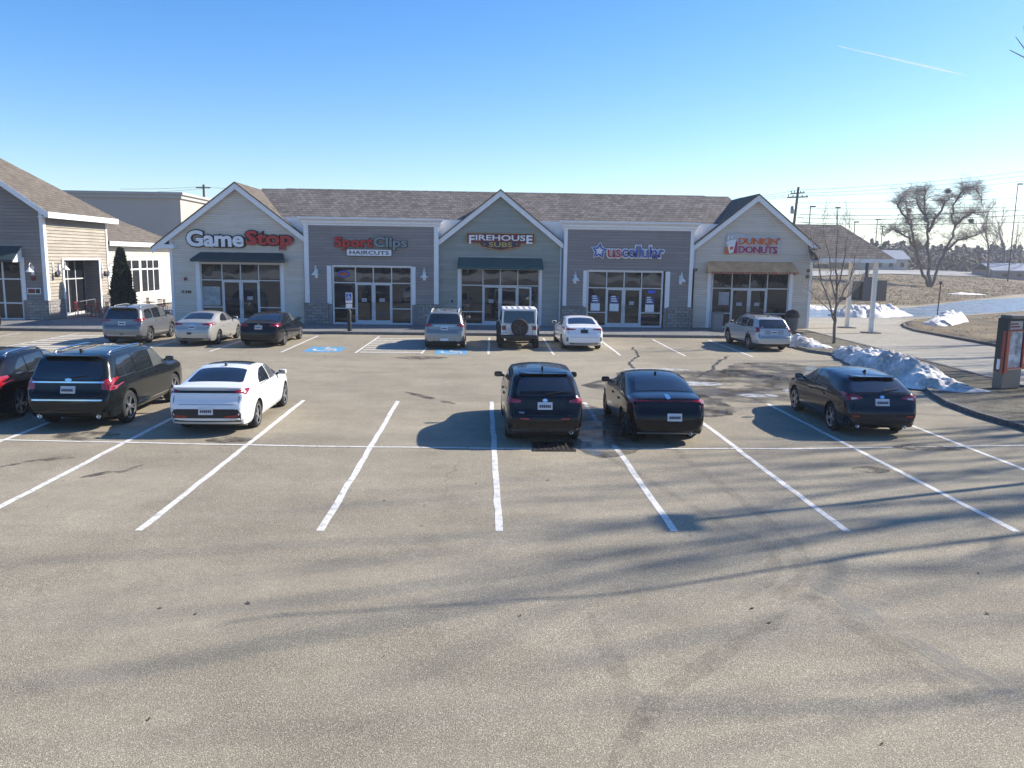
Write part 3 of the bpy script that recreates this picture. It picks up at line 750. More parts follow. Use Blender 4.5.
# open leaf of the sandwich shop
d = MB(); a = Vector((Xg(517.6, 300), YG+.06, Z0+.02)); dr = Vector((.80, -.6, 0))
zz = Zg(500, 286.5)
def leaf(mb, u0, u1, z0_, z1_, th):
    n_ = Vector((dr.y, -dr.x, 0))*th/2; A, B = a+dr*u0, a+dr*u1
    mb.prism([(*(A-n_).xy, z0_), (*(B-n_).xy, z0_), (*(B+n_).xy, z0_), (*(A+n_).xy, z0_)], (0, 0, z1_-z0_))
for u0, u1, q0, q1 in ((0, .08, Z0+.03, zz), (.86, .94, Z0+.03, zz), (.08, .86, Z0+.03, .4), (.08, .86, zz-.09, zz)): leaf(d, u0, u1, q0, q1, .06)
D = d.build('door', MT['alu'], mall)
d = MB(); leaf(d, .08, .86, .4, zz-.09, .018); d.build('pane', MT['glass'], D)

# ---- main roof, body walls
rl, rr = Xg(236, 184), Xg(757, 196)
zr_ = (Z(260, 188.5, YR)+Z(700, 196, YR))/2
ze_ = 6.02
b_ = MB()
msl = (zr_-ze_)/(YR-YB); ya0 = YG+.07; za0 = ze_+msl*(ya0-YB)
for s_, ya, za in ((1, ya0, za0), (-1, 59.4, ze_)):
    q = [(rl, ya, za), (rr, ya, za), (rr, YR, zr_), (rl, YR, zr_)]
    b_.prism(q if s_ > 0 else q[::-1], (0, 0, -.12))
P('roof', b_, 'shingle')
P('ridge_cap', MB().prism([(rl+1.5, YR-.16, zr_-.06), (rl+1.5, YR, zr_+.035), (rl+1.5, YR+.16, zr_-.06)], (rr-rl-3, 0, 0)), 'shingle')
for xa, xb in ((Xg(270, 230), Xg(304.2, 230)), (Xg(438, 230), Xg(563.8, 230)), (Xg(694, 230), Xg(740, 230))):
    P('eave_wall', MB().box(xa, xb, YG+.03, YG+.06, 3.6, za0-.1), 'white'); P('eave_fascia', MB().box(xa, xb, YG+.005, YG+.029, za0-.30, za0-.01), 'white')
for xa, xb in ((X(303.8, 240), X(438.6, 240)), (X(563.8, 250), X(693.6, 250))):
    P('parapet_cap', MB().box(xa+.07, xb-.07, YB+.125, YG+.9, 6.1, 6.16), 'white')
xl_, xr_ = Xg(171, 270), Xg(811.9, 270)
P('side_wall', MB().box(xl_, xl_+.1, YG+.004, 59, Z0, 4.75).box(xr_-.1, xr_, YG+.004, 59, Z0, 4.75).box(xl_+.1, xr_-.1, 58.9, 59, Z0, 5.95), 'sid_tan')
# eave returns at the feet of the gables (the boxed white ends)
for x, y, wd in ((158.5, 243, 1.0), (829.5, 259, 1.05)):
    p = at(x, y, YG-.3); s_ = 1 if x < 500 else -1
    P('eave_box', MB().box(min(p.x, p.x+s_*.82), max(p.x, p.x+s_*.82), YG-.29, YG+11, p.z-.30, p.z-.06), 'white')
# downpipes
for x, yt, yb in ((305.6, 222, 318), (437.6, 232, 306), (561.4, 232, 312), (693, 235, 322)):
    p = at(x, yt, YG-.1); q = at(x, yb, YG-.1)
    P('downpipe', MB().tube([(p.x, YG-.09, p.z), (p.x, YG-.09, .4), (p.x+.02, YG-.25, .26)], .045, 8), 'white', smooth=True)

# ---- awnings
def awning(xl, xr, zt, zb, out, Y, mat, ins=.3, val=.14):
    m_ = MB(); t_ = .02
    a, b2, c_, d_ = (xl+ins, Y-.03, zt), (xr-ins, Y-.03, zt), (xr, Y-out, zb+val), (xl, Y-out, zb+val)
    m_.poly([d_, c_, b2, a]); m_.poly([(xl, Y-out, zb), (xr, Y-out, zb), c_, d_])
    m_.poly([a, (xl+ins, Y-.03, zb+val), d_]); m_.poly([b2, c_, (xr-ins, Y-.03, zb+val)])
    m_.poly([(xl, Y-out, zb), d_, (xl+ins, Y-.03, zb+val), (xl+ins, Y-.03, zb)]); m_.poly([(xr, Y-out, zb), (xr-ins, Y-.03, zb), (xr-ins, Y-.03, zb+val), c_])
    bm_ = m_; o = P('awning', m_, mat, fix=False)
    bm = bmesh.new(); bm.from_mesh(o.data); bmesh.ops.remove_doubles(bm, verts=bm.verts, dist=.001)
    big = [f for f in bm.faces if f.calc_area() > 2]
    bmesh.ops.subdivide_edges(bm, edges=list({e for f in big for e in f.edges if e.calc_length() > 3}), cuts=14, use_grid_fill=True)
    for v in bm.verts:                       # slack canvas between its ribs
        v.co.z += .018*mn.noise(Vector((v.co.x*2.2, v.co.y*3, 1)))
    bm.to_mesh(o.data); bm.free()
    md = o.modifiers.new('cloth', 'SOLIDIFY'); md.thickness = .015
    fr = MB()
    for k in range(5):
        x = xl+.05+(xr-xl-.1)*k/4; fr.bar((x, Y-.03, zb+val-.05), (x, Y-out+.02, zb+val-.03), .03, .03)
    fr.bar((xl+.05, Y-out+.03, zb+val-.03), (xr-.05, Y-out+.03, zb+val-.03), .03, .03); fr.build('awning_frame', MT['darkmetal'], o)
    return o
ya = YG-.9
awning(X(190, 262, ya), X(285, 262, ya), Zg(236, 252.5), Z(236, 262.3, ya), .9, YG, 'awn_navy')
awning(X(457.2, 268, ya), X(543.6, 268, ya), Zg(500, 257.8), Z(500, 269.6, ya), .9, YG, 'awn_teal', ins=.05)
aw = awning(X(708.4, 272, ya), X(800, 272, ya), Zg(750, 261.8), Z(750, 272.6, ya), .9, YG, 'awn_rust', ins=.15, val=.02)
fx0, fx1, fz = X(711, 272, ya), X(799, 272, ya), Z(750, 272.6, ya)
m_ = MB(); r = random.Random(5); x = fx0
while x < fx1:
    wd = r.uniform(.05, .22); h = r.uniform(.03, .13)
    m_.prism([(x, ya-.01, fz+.03), (x+wd, ya-.01, fz+.03), (x+wd*.8, ya-.012, fz-h), (x+wd*.2, ya-.012, fz-h*.9)], (0, .008, 0)); x += wd+r.uniform(.0, .03)
m_.build('frayed_edge', MT['rust'], aw)

# ---- signs
def sign(name, Y, x, y, label, group='shop signs on the facade'):
    p = at(x, y, Y); return empty(name, (p.x, Y, p.z), label, 'sign', group)
def rectpx(x0, y0, x1, y1, Y): a, b2 = at(x0, (y0+y1)/2, Y), at(x1, (y0+y1)/2, Y); t_, u_ = at((x0+x1)/2, y0, Y), at((x0+x1)/2, y1, Y); return a.x, b2.x, u_.z, t_.z
def word(root, txt, px, Y, mat, depth=.08, bold=.02, outline=None, ow=.05, lab='letters'):
    x0, x1, z0, z1 = rectpx(*px, Y); c_ = ((x0+x1)/2, Y, (z0+z1)/2)
    letters(lab, txt, c_, x1-x0, z1-z0, depth, MT[mat], root, bold)
    if outline: letters('letter_backing', txt, (c_[0], Y+.07, c_[2]), x1-x0, z1-z0, .06, MT[outline], root, bold, ow)
ys = YG-.16
s = sign('wall_sign', ys, 240, 239, 'big white and red letters with black edges above the navy awning')
word(s, 'Game', (186.5, 230.5, 243.8, 246.8), ys, 'signwhite', .10, .035, 'black', .07); word(s, 'Stop', (245.6, 231, 292.5, 249.3), ys, 'red', .10, .035, 'black', .07)
ys = YB-.14
s = sign('wall_sign', ys, 370, 245, 'red and slate lettered hair salon sign with a white strip below')
word(s, 'Sport', (334.5, 236.8, 372.6, 250.0), ys, 'red', .09, .03, 'dkred', .03); word(s, 'Clips', (373.6, 237.2, 407, 250.3), ys, 'signgrey', .09, .03, 'black', .03)
x0, x1, z0, z1 = rectpx(346.8, 249.6, 391.4, 255.8, ys-.04)
s_ = [(x, ys-.04, z) for x, z in round_poly([(x0, z0), (x1, z0), (x1, z1), (x0, z1)], .06)]
MB().prism(s_, (0, .06, 0)).build('sign_panel', MT['signwhite'], s)
MB().prism([(x+(x-(x0+x1)/2)*.016, y_+.03, z+(z-(z0+z1)/2)*.16) for x, y_, z in s_], (0, .06, 0)).build('sign_frame', MT['black'], s)
letters('letters', 'HAIRCUTS', ((x0+x1)/2, ys-.045, (z0+z1)/2), (x1-x0)*.88, (z1-z0)*.6, .012, MT['black'], s, .012)

ys = YG-.18
s = sign('wall_sign', ys, 500, 241, 'red and navy shield sign with white and gold letters above the teal awning')
def emblem(pts, Y, mat, th, name, grow=0):
    cx_, cy_ = 500.5, 241
    q = []
    for x, y in pts:
        x += (1 if x > cx_ else -1)*grow; y += (1 if y > cy_ else -1)*grow
        p = at(x, y, Y); q.append((p.x, Y, p.z))
    MB().prism(q, (0, th, 0)).build(name, MT[mat], s)
ban = [(467, 233.2), (534.2, 234), (534.2, 243.5), (522, 243.5), (519, 247), (510, 248.4), (500.5, 250.4), (491, 248.2), (482, 246.5), (479, 243), (467, 242.5)]
emblem(ban, ys+.03, 'gold', .05, 'sign_border', .55); emblem(ban, ys, 'dkred', .06, 'sign_panel')
emblem([(480.5, 241.8), (520.5, 242.2), (517.5, 246.2), (509, 247.4), (500.5, 249.2), (492, 247.2), (483.2, 245.6)], ys-.015, 'navy', .02, 'sign_shield')
word(s, 'IREHOUS', (475.6, 235, 525.4, 240.7), ys-.03, 'signwhite', .04, .02); word(s, 'F', (469, 235, 474.6, 243.6), ys-.03, 'signwhite', .04, .03); word(s, 'E', (526.4, 235.3, 532.6, 244), ys-.03, 'signwhite', .04, .03)
word(s, 'SUBS', (489, 242.3, 512, 247), ys-.035, 'gold', .03, .015)
for x in (484.5, 516.8):
    p = at(x, 244.3, ys-.02); MB().lathe((p.x, ys-.03, p.z), [(.001, -.01), (.04, -.01), (.04, .01), (.001, .01)], 10, 'y').build('stud', MT['gold'], s)

ys = YB-.14
s = sign('wall_sign', ys, 628, 252, 'blue star and red and blue phone shop letters with white outlines')
word(s, 'us', (607.8, 249.6, 620.9, 257.4), ys, 'red', .08, .0, 'signwhite', .075); word(s, 'cellular', (622.4, 246.2, 664, 257.6), ys, 'blue', .08, .0, 'signwhite', .075)
p = at(599.4, 251, ys)
def starpts(r1, r2, n, rot=0): return [(r*sin(rot+pi*k/n), r*cos(rot+pi*k/n)) for k in range(2*n) for r in ((r1, r2)[k % 2],)]
MB().prism([(p.x+x, ys+.04, p.z+z) for x, z in starpts(.52, .30, 5, .1)], (0, .06, 0)).build('star_backing', MT['signwhite'], s)
m_ = MB()
for k in range(5):                          # open star of five swept arms
    a_ = .1+2*pi*k/5; u = Vector((sin(a_), cos(a_))); n_ = Vector((u.y, -u.x))
    for sg in (-1, 1):
        q = [u*.46, u*.2+n_*sg*.14, u*.13+n_*sg*.06, u*.3+n_*sg*.01]
        m_.prism([(p.x+v.x, ys, p.z+v.y) for v in q], (0, .05, 0))
m_.build('star', MT['blue'], s)

ys = YG-.16
s = sign('wall_sign', ys, 752, 244, 'orange and magenta doughnut shop letters with a paper cup on a pale panel')
x0, x1, z0, z1 = rectpx(723.5, 235.5, 781, 254.6, ys+.06)
lb = round_poly([(x0, z0), (x1, z0+.06), (x1, z1-.05), (x0+1.5, z1-.05), (x0+1.1, z1+.1), (x0+.2, z1+.1)], .1)
MB().prism([(x, ys+.06, z) for x, z in lb], (0, .06, 0)).build('sign_panel', plain('pale_sign_face', (.50, .49, .50), .4), s)
word(s, "DUNKIN'", (738.6, 237.6, 780, 245.0), ys, 'orange', .06, .03, 'signwhite', .035); word(s, 'DONUTS', (738.6, 246.2, 777.4, 253.6), ys, 'magenta', .06, .03, 'signwhite', .035)
x0, x1, z0, z1 = rectpx(725, 235.5, 737.4, 253.8, ys); wd, hh = x1-x0, z1-z0
def shp(n_, pts, mat, dy): MB().prism([(x0+u*wd, ys+dy, z0+v*hh) for u, v in pts], (0, .03, 0)).build(n_, MT[mat], s)
shp('cup_block', [(0, 0), (.42, 0), (.22, .40), (.02, .36)], 'orange', .0); shp('cup_block', [(.66, .04), (1, .04), (1, .68), (.80, .68)], 'magenta', .0)
shp('cup', [(.36, .02), (.70, .08), (.84, .62), (.16, .52)], 'signwhite', -.02); shp('cup_lid', [(.10, .52), (.88, .64), (.84, .74), (.74, .80), (.24, .70), (.12, .62)], 'signwhite', -.03)
shp('cup_mark', [(.42, .2), (.64, .24), (.68, .42), (.40, .37)], 'orange', -.024)
shp('cup_steam', [(.2, .78), (.32, .8), (.30, .92), (.40, 1), (.26, .98), (.2, .88)], 'signwhite', .0); shp('cup_steam', [(.48, .82), (.58, .84), (.56, .94), (.64, 1), (.52, .98), (.46, .9)], 'signwhite', .0)

# ---- gooseneck wall lamps
def wall_lamp(p, label, nrm=(0, -1, 0), sc=1.0):
    root = empty('wall_lamp', p, label, 'wall lamp', 'gooseneck wall lamps on the shop fronts'); p = Vector(p); n_ = Vector(nrm)
    t_ = Vector((-n_.y, n_.x, 0))
    q = p + n_*.02
    MB().obox((q.x, q.y, p.z-.34), .16, .05, .52, atan2(t_.y, t_.x)).build('back_plate', MT['white'], root)
    MB().tube([p+n_*.04+Vector((0, 0, .1)), p+n_*.10+Vector((0, 0, .30)), p+n_*.24+Vector((0, 0, .36)), p+n_*.36+Vector((0, 0, .26)), p+n_*.38+Vector((0, 0, .08))], .022*sc, 8).build('arm', MT['whitepost'], root, smooth=True)
    c_ = p+n_*.38
    MB().lathe(c_, [(.03, .10), (.05, .06), (.09, .0), (.21, -.14), (.22, -.17), (.19, -.165), (.02, -.02)], 16).build('shade', MT['whitepost'], root, smooth=True)
    return root
for x, y, lb_ in ((316.4, 272, 'white gooseneck lamp left of the hair salon windows'), (424.4, 274.5, 'white gooseneck lamp right of the hair salon windows'),
                 (575, 277.5, 'white gooseneck lamp left of the phone shop windows'), (680.6, 278.5, 'white gooseneck lamp right of the phone shop windows')):
    p = at(x, y, YB-.03); wall_lamp((p.x, YB-.03, p.z), lb_)

# ---- small things on the walls and in the windows
def wallbox(name, px, Y, d, mat, label, cat, group=None):
    x0, x1, z0, z1 = rectpx(*px, Y); o = MB().box(x0, x1, Y-d, Y-.004, z0, z1).build(name, MT[mat] if isinstance(mat, str) else mat, bevel=.008)
    return tag(o, label, cat, group)
wallbox('fire_alarm', (184.4, 277.4, 187, 280.4), YG-.02, .09, 'dkred', 'small dark red alarm box on the pale wall left of the games shop window', 'alarm box')
x0, x1, z0, z1 = rectpx(180.8, 290, 192.2, 293.4, YG-.03)
s = empty('house_number', (x0, YG-.03, z0), 'small dark and red number plaque on the pale wall beside the games shop', 'number plaque')
MB().box(x0, x1, YG-.05, YG-.03, z0, z1).build('plaque', MT['sid_tan'], s); letters('digits', '538', ((x0+x1)/2, YG-.06, (z0+z1)/2), (x1-x0)*.85, (z1-z0)*.85, .02, MT['black'], s, .03)
wallbox('meter_box', (807.2, 269, 809.2, 272.2), YG-.02, .10, 'darkmetal', 'small dark box high on the doughnut shop wall by the corner', 'meter box')
wallbox('meter_box', (805.6, 275, 808.2, 278.4), YG-.02, .16, 'darkmetal', 'dark box lower on the doughnut shop wall, under another one', 'meter box')
wallbox('junction_box', (451.4, 299.6, 453, 302.6), YG-.02, .08, 'darkmetal', 'tiny dark box low on the green grey wall left of the sandwich shop window', 'junction box')
wallbox('junction_box', (695.4, 268.6, 696.8, 271.2), YG-.02, .08, 'darkmetal', 'tiny dark box on the pale wall by the downpipe of the doughnut shop', 'junction box')
MT['posterblue'] = plain('poster_blue', (.03, .06, .20), .4)
def poster(px, Y, label):
    x0, x1, z0, z1 = rectpx(*px, Y); s = empty('poster', ((x0+x1)/2, Y, z0), label, 'poster', 'blue and white posters in the phone shop windows')
    zm = z0+(z1-z0)*.48
    MB().box(x0, x1, Y-.01, Y, z0, zm).build('sheet', MT['signwhite'], s); m_ = MB().prism([(x0, Y-.011, zm), (x1, Y-.011, zm), (x1+.02, Y-.011, z1-.08), ((x0+x1)/2, Y-.011, z1), (x0-.02, Y-.011, z1-.05)], (0, .01, 0)); m_.build('header', MT['posterblue'], s)
    m_ = MB()
    for k in range(3): m_.box(x0+.08, x1-.1-.05*k, Y-.014, Y-.0115, zm+.12+k*.13, zm+.19+k*.13)
    m_.build('text_lines', MT['signwhite'], s)
Yp = YB+.06
poster((590.8, 295.2, 599.8, 310.6), Yp, 'poster in the leftmost phone shop window pane'); poster((609.6, 295.6, 618.8, 311.2), YB+.045, 'poster on the left door leaf of the phone shop')
poster((645.2, 296.6, 654, 312), Yp, 'poster in the phone shop pane right of its doors, under a small blue sign')
MT['led'] = plain('lit_blue_sign', (.02, .05, .4), .3, emit=((.03, .1, .9), .08))
wallbox('window_sign', (648, 290.4, 655.4, 293.2), Yp, .03, 'led', 'small lit blue sign in the phone shop window', 'window sign')
s = empty('neon_sign', at(343.3, 274, Yp), 'small red and blue oval neon sign over the hair salon door', 'neon sign')
p = at(343.3, 274, Yp); ov_ = [(p.x+.33*cos(k*pi/10), Yp-.02, p.z+.16*sin(k*pi/10)) for k in range(21)]
MB().tube(ov_, .035, 6).build('ring', plain('neon_blue', (.03, .06, .4), .3, emit=((.05, .12, .8), .03)), s); MB().box(p.x-.2, p.x+.2, Yp-.03, Yp-.012, p.z-.05, p.z+.06).build('bar', plain('neon_red', (.25, .02, .02), .3, emit=((.9, .05, .03), .03)), s)
wallbox('poster', (718.5, 292, 729, 305), YG+.06, .01, plain('faded_poster', (.33, .33, .36), .5, var=.3, scale=3), 'pale poster in the left window of the doughnut shop', 'poster')
wallbox('poster', (203, 286.5, 220.5, 305.5), YG+.07, .01, plain('pale_poster', (.30, .33, .34), .5, var=.35, scale=4), 'pale display poster in the left window of the games shop', 'poster')

# ---- things on the walk
p = gp(349.5, 331, .15); s = empty('accessible_parking_sign', (p.x, p.y, .15), 'blue and white wheelchair sign on a black bollard before the hair salon', 'parking sign')
MB().lathe((p.x, p.y, .15), [(.11, 0), (.11, 1.02), (.08, 1.08), (.001, 1.10)], 16).build('bollard', MT['black'], s, angle=40)
MB().tube([(p.x, p.y, 1.2), (p.x, p.y, 2.15)], .025, 8).build('post', MT['metal'], s)
pn = MB().box(p.x-.17, p.x+.17, p.y-.045, p.y-.03, 1.62, 2.15).build('panel', MT['signwhite'], s, bevel=.01)
MB().box(p.x-.145, p.x+.145, p.y-.049, p.y-.0455, 1.75, 2.12).build('panel_field', plain('sign_mid_blue', (.03, .10, .42), .4), s)
m_ = MB(); cx_, cz_ = p.x-.01, 1.90
for k in range(12):
    a0_, a1_ = R(150+k*20), R(170+k*20)
    m_.poly([(cx_+r_*cos(a_), p.y-.051, cz_+r_*sin(a_)) for a_, r_ in ((a0_, .065), (a1_, .065), (a1_, .088), (a0_, .088))])
for u0, v0, u1, v1 in ((-.02, .13, .025, .175), (-.02, .0, .008, .12), (-.02, .05, .07, .07), (-.02, -.01, .08, .012), (.06, -.1, .083, 0), (.06, -.112, .12, -.09)):
    m_.poly([(cx_+u0, p.y-.051, cz_+v0), (cx_+u1, p.y-.051, cz_+v0), (cx_+u1, p.y-.051, cz_+v1), (cx_+u0, p.y-.051, cz_+v1)])
m_.build('symbol', MT['signwhite'], s)
MB().box(p.x-.16, p.x+.16, p.y-.045, p.y-.03, 1.36, 1.58).build('lower_panel', MT['signwhite'], s)
def bin_(px, label, red=True):
    p = gp(*px, .15); s = empty('sandwich_board', (p.x, p.y, .15), label, 'pavement board')
    for sg in (-1, 1):
        MB().prism([(p.x-.27, p.y+sg*.22, .15), (p.x+.27, p.y+sg*.22, .15), (p.x+.27, p.y+sg*.03, .98), (p.x-.27, p.y+sg*.03, .98)], (0, .02*sg, 0)).build('board', MT['black'], s)
    for k, (m1) in enumerate(('red', 'signwhite', 'red')):
        z = .35+k*.2; y = p.y-.245+.23*(z-.15)
        MB().prism([(p.x-.22, y, z), (p.x+.22, y, z), (p.x+.22, y+.03, z+.15), (p.x-.22, y+.03, z+.15)], (0, -.006, 0)).build('notice', MT[m1], s)
bin_((406.5, 323.5), 'small black board with red and white notices at the right salon window')
p = gp(716.5, 329.6, .15); s = empty('litter_bin', (p.x, p.y, .15), 'square grey litter bin left of the doughnut shop doors', 'litter bin', 'bins before the doughnut shop')
MB().obox((p.x, p.y, .15), .56, .56, .95).build('body', plain('aggregate', (.24, .23, .23), .9, var=.3, scale=25), s, bevel=.03); MB().obox((p.x, p.y, 1.1), .60, .60, .06).build('rim', MT['concrete'], s, bevel=.015)
MB().lathe((p.x, p.y, 1.155), [(.14, 0), (.14, .006), (.001, .008)], 14).build('opening', MT['black'], s)
p = gp(791.5, 330, .15); s = empty('litter_bin', (p.x, p.y, .15), 'taupe litter bin with a black domed lid at the doughnut shop corner', 'litter bin', 'bins before the doughnut shop')
MB().lathe((p.x, p.y, .15), [(.28, 0), (.33, .06), (.36, .7), (.36, .74), (.001, .745)], 20).build('body', plain('bin_taupe', (.16, .15, .14), .7), s, angle=40)
MB().lathe((p.x, p.y, .9), [(.42, 0), (.42, .10), (.38, .24), (.27, .36), (.1, .42), (.001, .43)], 20).build('lid', MT['black'], s, smooth=True); MB().box(p.x-.16, p.x+.16, p.y-.43, p.y-.36, .96, 1.12).build('flap', MT['darkmetal'], s)

# ---- drive-through canopy on the right end
cn = empty('drive_through_canopy', (21.5, 48.5, 0), 'shingled hip roof canopy on two white posts at the right end of the shops', 'canopy')
x0, x1, y0, y1, ze, zrg = 19.3, 23.75, 46.3, 53.6, 4.30, 6.36; xh = 22.0; ym = (y0+y1)/2
b_ = MB(); b_.add([(x0, y0, ze), (x1, y0, ze), (x1, y1, ze), (x0, y1, ze), (x0-.6, ym, zrg), (xh, ym, zrg)], [(0, 1, 5, 4), (1, 2, 5), (2, 3, 4, 5), (3, 0, 4), (0, 3, 2, 1)])
b_.build('roof', MT['shingle'], cn)
f_ = MB(); f_.box(x0, x1+.04, y0-.04, y0, ze-.22, ze+.0); f_.box(x1, x1+.04, y0, y1, ze-.22, ze+.0); f_.box(x0, x1+.04, y1, y1+.04, ze-.22, ze+.0); f_.build('fascia', MT['white'], cn)
MB().box(x0, x1-.002, y0+.002, y1-.002, ze-.20, ze-.16).build('soffit', MT['white'], cn)
for px_, py_ in ((870.5, 333), (846.5, 327.8)):
    p = gp(px_, py_); c_ = MB().obox((p.x, p.y, .04), .22, .22, ze-.26).build('post', MT['whitepost'], cn, bevel=.015)
    MB().obox((p.x, p.y, 0), .85, .85, .05).build('post_footing', MT['darkmetal'], c_)

# ================================================================== the neighbouring building on the left
nb = empty('neighbour_building', (-25, 48, 0), 'taupe and tan sided building with a tall hipped brown roof at the left edge', 'shop building')
XE, YF, YE = -24.85, 47.75, 55.6       # right wall, front wall, back of the tall block
def N(n, mb, mat, par=None, **k): return mb.build(n, MT[mat] if isinstance(mat, str) else mat, par or nb, **k)
ZE = 6.55; SL = .70; XR = XE-8.6
wx = [X(v, 285, YF) for v in (-14, 3.2, 21.5)]; wzt, wzr = Z(10, 259, YF), Z(10, 303, YF)
m_ = MB(); wallpiece(m_, XE-17, XE, .15, 13, YF, (wx[0], wx[-1]+.05, wzt+.06), h=.19, d=.045); o = N('wall', m_, 'sid_left')
cutmesh(o, (XE, YF, ZE-.12), Vector((SL, 0, 1)).normalized()); cutmesh(o, (XE-17.2, YF, ZE-.12), Vector((-SL, 0, 1)).normalized())
# sunlit right wall with the recessed entrance
def clapX(mb, X_, y0, y1, z0, z1, h=.19, d=.04, base=.15):
    z = base+h*math.floor((z0-base)/h+1e-6)
    while z < z1-1e-4:
        a_, c_ = max(z, z0), min(z+h, z1); xa = X_+d*(1-(a_-z)/h); xc = X_+d*(1-(c_-z)/h)
        mb.add([(xa, y0, a_), (xa, y1, a_), (xc, y1, c_), (xc, y0, c_)], [(0, 1, 2, 3)])
        if a_ == z: mb.add([(X_, y0, a_), (X_, y1, a_), (xa, y1, a_), (xa, y0, a_)], [(0, 3, 2, 1)])
        z += h
ey0, ey1 = atX(64.5, 290, XE).y, atX(99.5, 290, XE).y; ezt = atX(80, 260, XE).z
m_ = MB(); clapX(m_, XE, YF, ey0, .15, ZE); clapX(m_, XE, ey1, YE, .15, ZE); clapX(m_, XE, ey0, ey1, ezt, ZE); N('wall', m_, 'sid_side')
for bx_ in ((wx[-1]+.27, XE+.10, YF-.12, YF), (XE, XE+.12, YF+.001, ey0-.19), (XE, XE+.12, ey1+.19, YE)): N('stone_base', MB().box(*bx_, .15, 1.28), 'stone', bevel=.015)
N('corner_trim', MB().box(XE-.16, XE+.06, YF-.07, YF-.028, 1.28, ZE).box(XE+.031, XE+.07, YF-.027, YF+.2, 1.28, ZE), 'white', bevel=.006)
N('corner_trim', MB().box(XE+.031, XE+.07, YE-.2, YE, 1.28, ZE), 'white')
N('entrance_trim', MB().box(XE+.031, XE+.08, ey0-.18, ey0, .15, ezt+.12).box(XE+.031, XE+.08, ey1, ey1+.18, .15, ezt+.12).box(XE+.031, XE+.078, ey0, ey1, ezt, ezt+.12), 'white')
xi = XE-.9                              # glazed entrance set back in the wall
m_ = MB().box(xi-.02, XE, ey0-.03, ey0-.001, .15, ezt).box(xi-.02, XE, ey1+.001, ey1+.03, .15, ezt).box(xi, XE, ey0, ey1, ezt+.002, ezt+.03); N('reveal', m_, 'sid_left')
dy = [ey0+(ey1-ey0)*t_ for t_ in (0, .28, .5, .72, 1)]
m_ = MB()
for y in dy: m_.box(xi-.04, xi+.04, y-.035, y+.035, .15, ezt)
m_.box(xi-.041, xi+.041, ey0, ey1, 2.35, 2.42); m_.box(xi-.041, xi+.041, ey0, ey1, .15, .3); m_.box(xi-.041, xi+.041, ey0, ey1, ezt-.07, ezt)
ent = N('entrance_glazing', m_, 'alu')
for a_, c_ in zip(dy[:-1], dy[1:]): MB().box(xi-.01, xi+.01, a_+.036, c_-.036, .3, 2.35).build('pane', MT['glass'], ent); MB().box(xi-.01, xi+.01, a_+.036, c_-.036, 2.42, ezt-.07).build('pane', MT['glass'], ent)
# front window with a dark awning
m_ = MB()
for x in wx: m_.box(x-.05, x+.05, YF+.04, YF+.14, .15, wzt)
for z in (Z0+.05, wzr, Z(10, 279, YF), wzt-.05): m_.box(wx[0], wx[-1], YF+.041, YF+.139, z-.04, z+.04)
fw_ = N('shop_window', m_, 'alu')
for a_, c_ in zip(wx[:-1], wx[1:]):
    zs = [Z0+.09, wzr-.04, wzr+.04, Z(10, 279, YF)-.04, Z(10, 279, YF)+.04, wzt-.09]
    for k in (0, 2, 4): MB().box(a_+.05, c_-.05, YF+.08, YF+.1, zs[k], zs[k+1]).build('pane', MT['glass'], fw_)
xw = wx[-1]
N('window_trim', MB().box(xw+.05, xw+.26, YF-.05, YF+.05, 1.28, wzt+.1), 'white')
za, zb_ = Z(14, 246, YF), Z(10, 259.5, YF-1)
m_ = MB(); m_.poly([(-32, YF-1, zb_), (xw+.12, YF-1, zb_), (xw+.2, YF-.02, za), (-32, YF-.02, za)]); m_.poly([(-32, YF-1, zb_-.14), (xw+.12, YF-1, zb_-.14), (xw+.12, YF-1, zb_), (-32, YF-1, zb_)])
o = N('awning', m_, 'awn_navy'); md = o.modifiers.new('cloth', 'SOLIDIFY'); md.thickness = .02
N('awning_end', MB().prism([(xw+.14, YF-1, zb_-.14), (xw+.14, YF-.02, za), (xw+.14, YF-.02, zb_-.14)], (.02, 0, 0)), 'white')
# tall roof: gable in front, hip behind
ov = .55; xe, zeo = XE+ov, ZE-SL*ov+.1; yb = YE+ov; zrg = zeo+SL*(xe-XR)
yh = yb-(xe-XR); xw2 = XR-(xe-XR)
b_ = MB()
fr_y = YF-.45
b_.add([(xe, fr_y, zeo), (xe, yb, zeo), (XR, max(yh, fr_y), zeo+SL*(xe-XR)), (XR, fr_y, zrg), (xw2, fr_y, zeo), (xw2, yb, zeo)], [(0, 1, 2, 3), (1, 5, 2), (3, 2, 5, 4)])
o = N('roof', b_, 'shingle_y', fix=False); md = o.modifiers.new('t', 'SOLIDIFY'); md.thickness = .12; md.offset = -1
N('rake_board', MB().prism([(xe, fr_y-.03, zeo-.02), (xe, fr_y-.03, zeo-.36), (XR, fr_y-.03, zrg-.36), (XR, fr_y-.03, zrg-.02)], (0, .028, 0)).prism([(xw2, fr_y-.03, zeo-.36), (xw2, fr_y-.03, zeo-.02), (XR, fr_y-.03, zrg-.02), (XR, fr_y-.03, zrg-.36)], (0, .028, 0)), 'white')
N('fascia', MB().box(xe-.01, xe+.05, fr_y-.03, yb, zeo-.34, zeo-.01).box(xe-.6, xe+.05, yb, yb+.05, zeo-.34, zeo-.01), 'white')
N('soffit', MB().box(XE-.02, xe-.012, fr_y, yb-.002, zeo-.30, zeo-.26), 'white')
N('frieze', MB().box(XE+.032, XE+.05, YF+.2, YE-.2, zeo-.62, zeo-.31), 'sid_left')
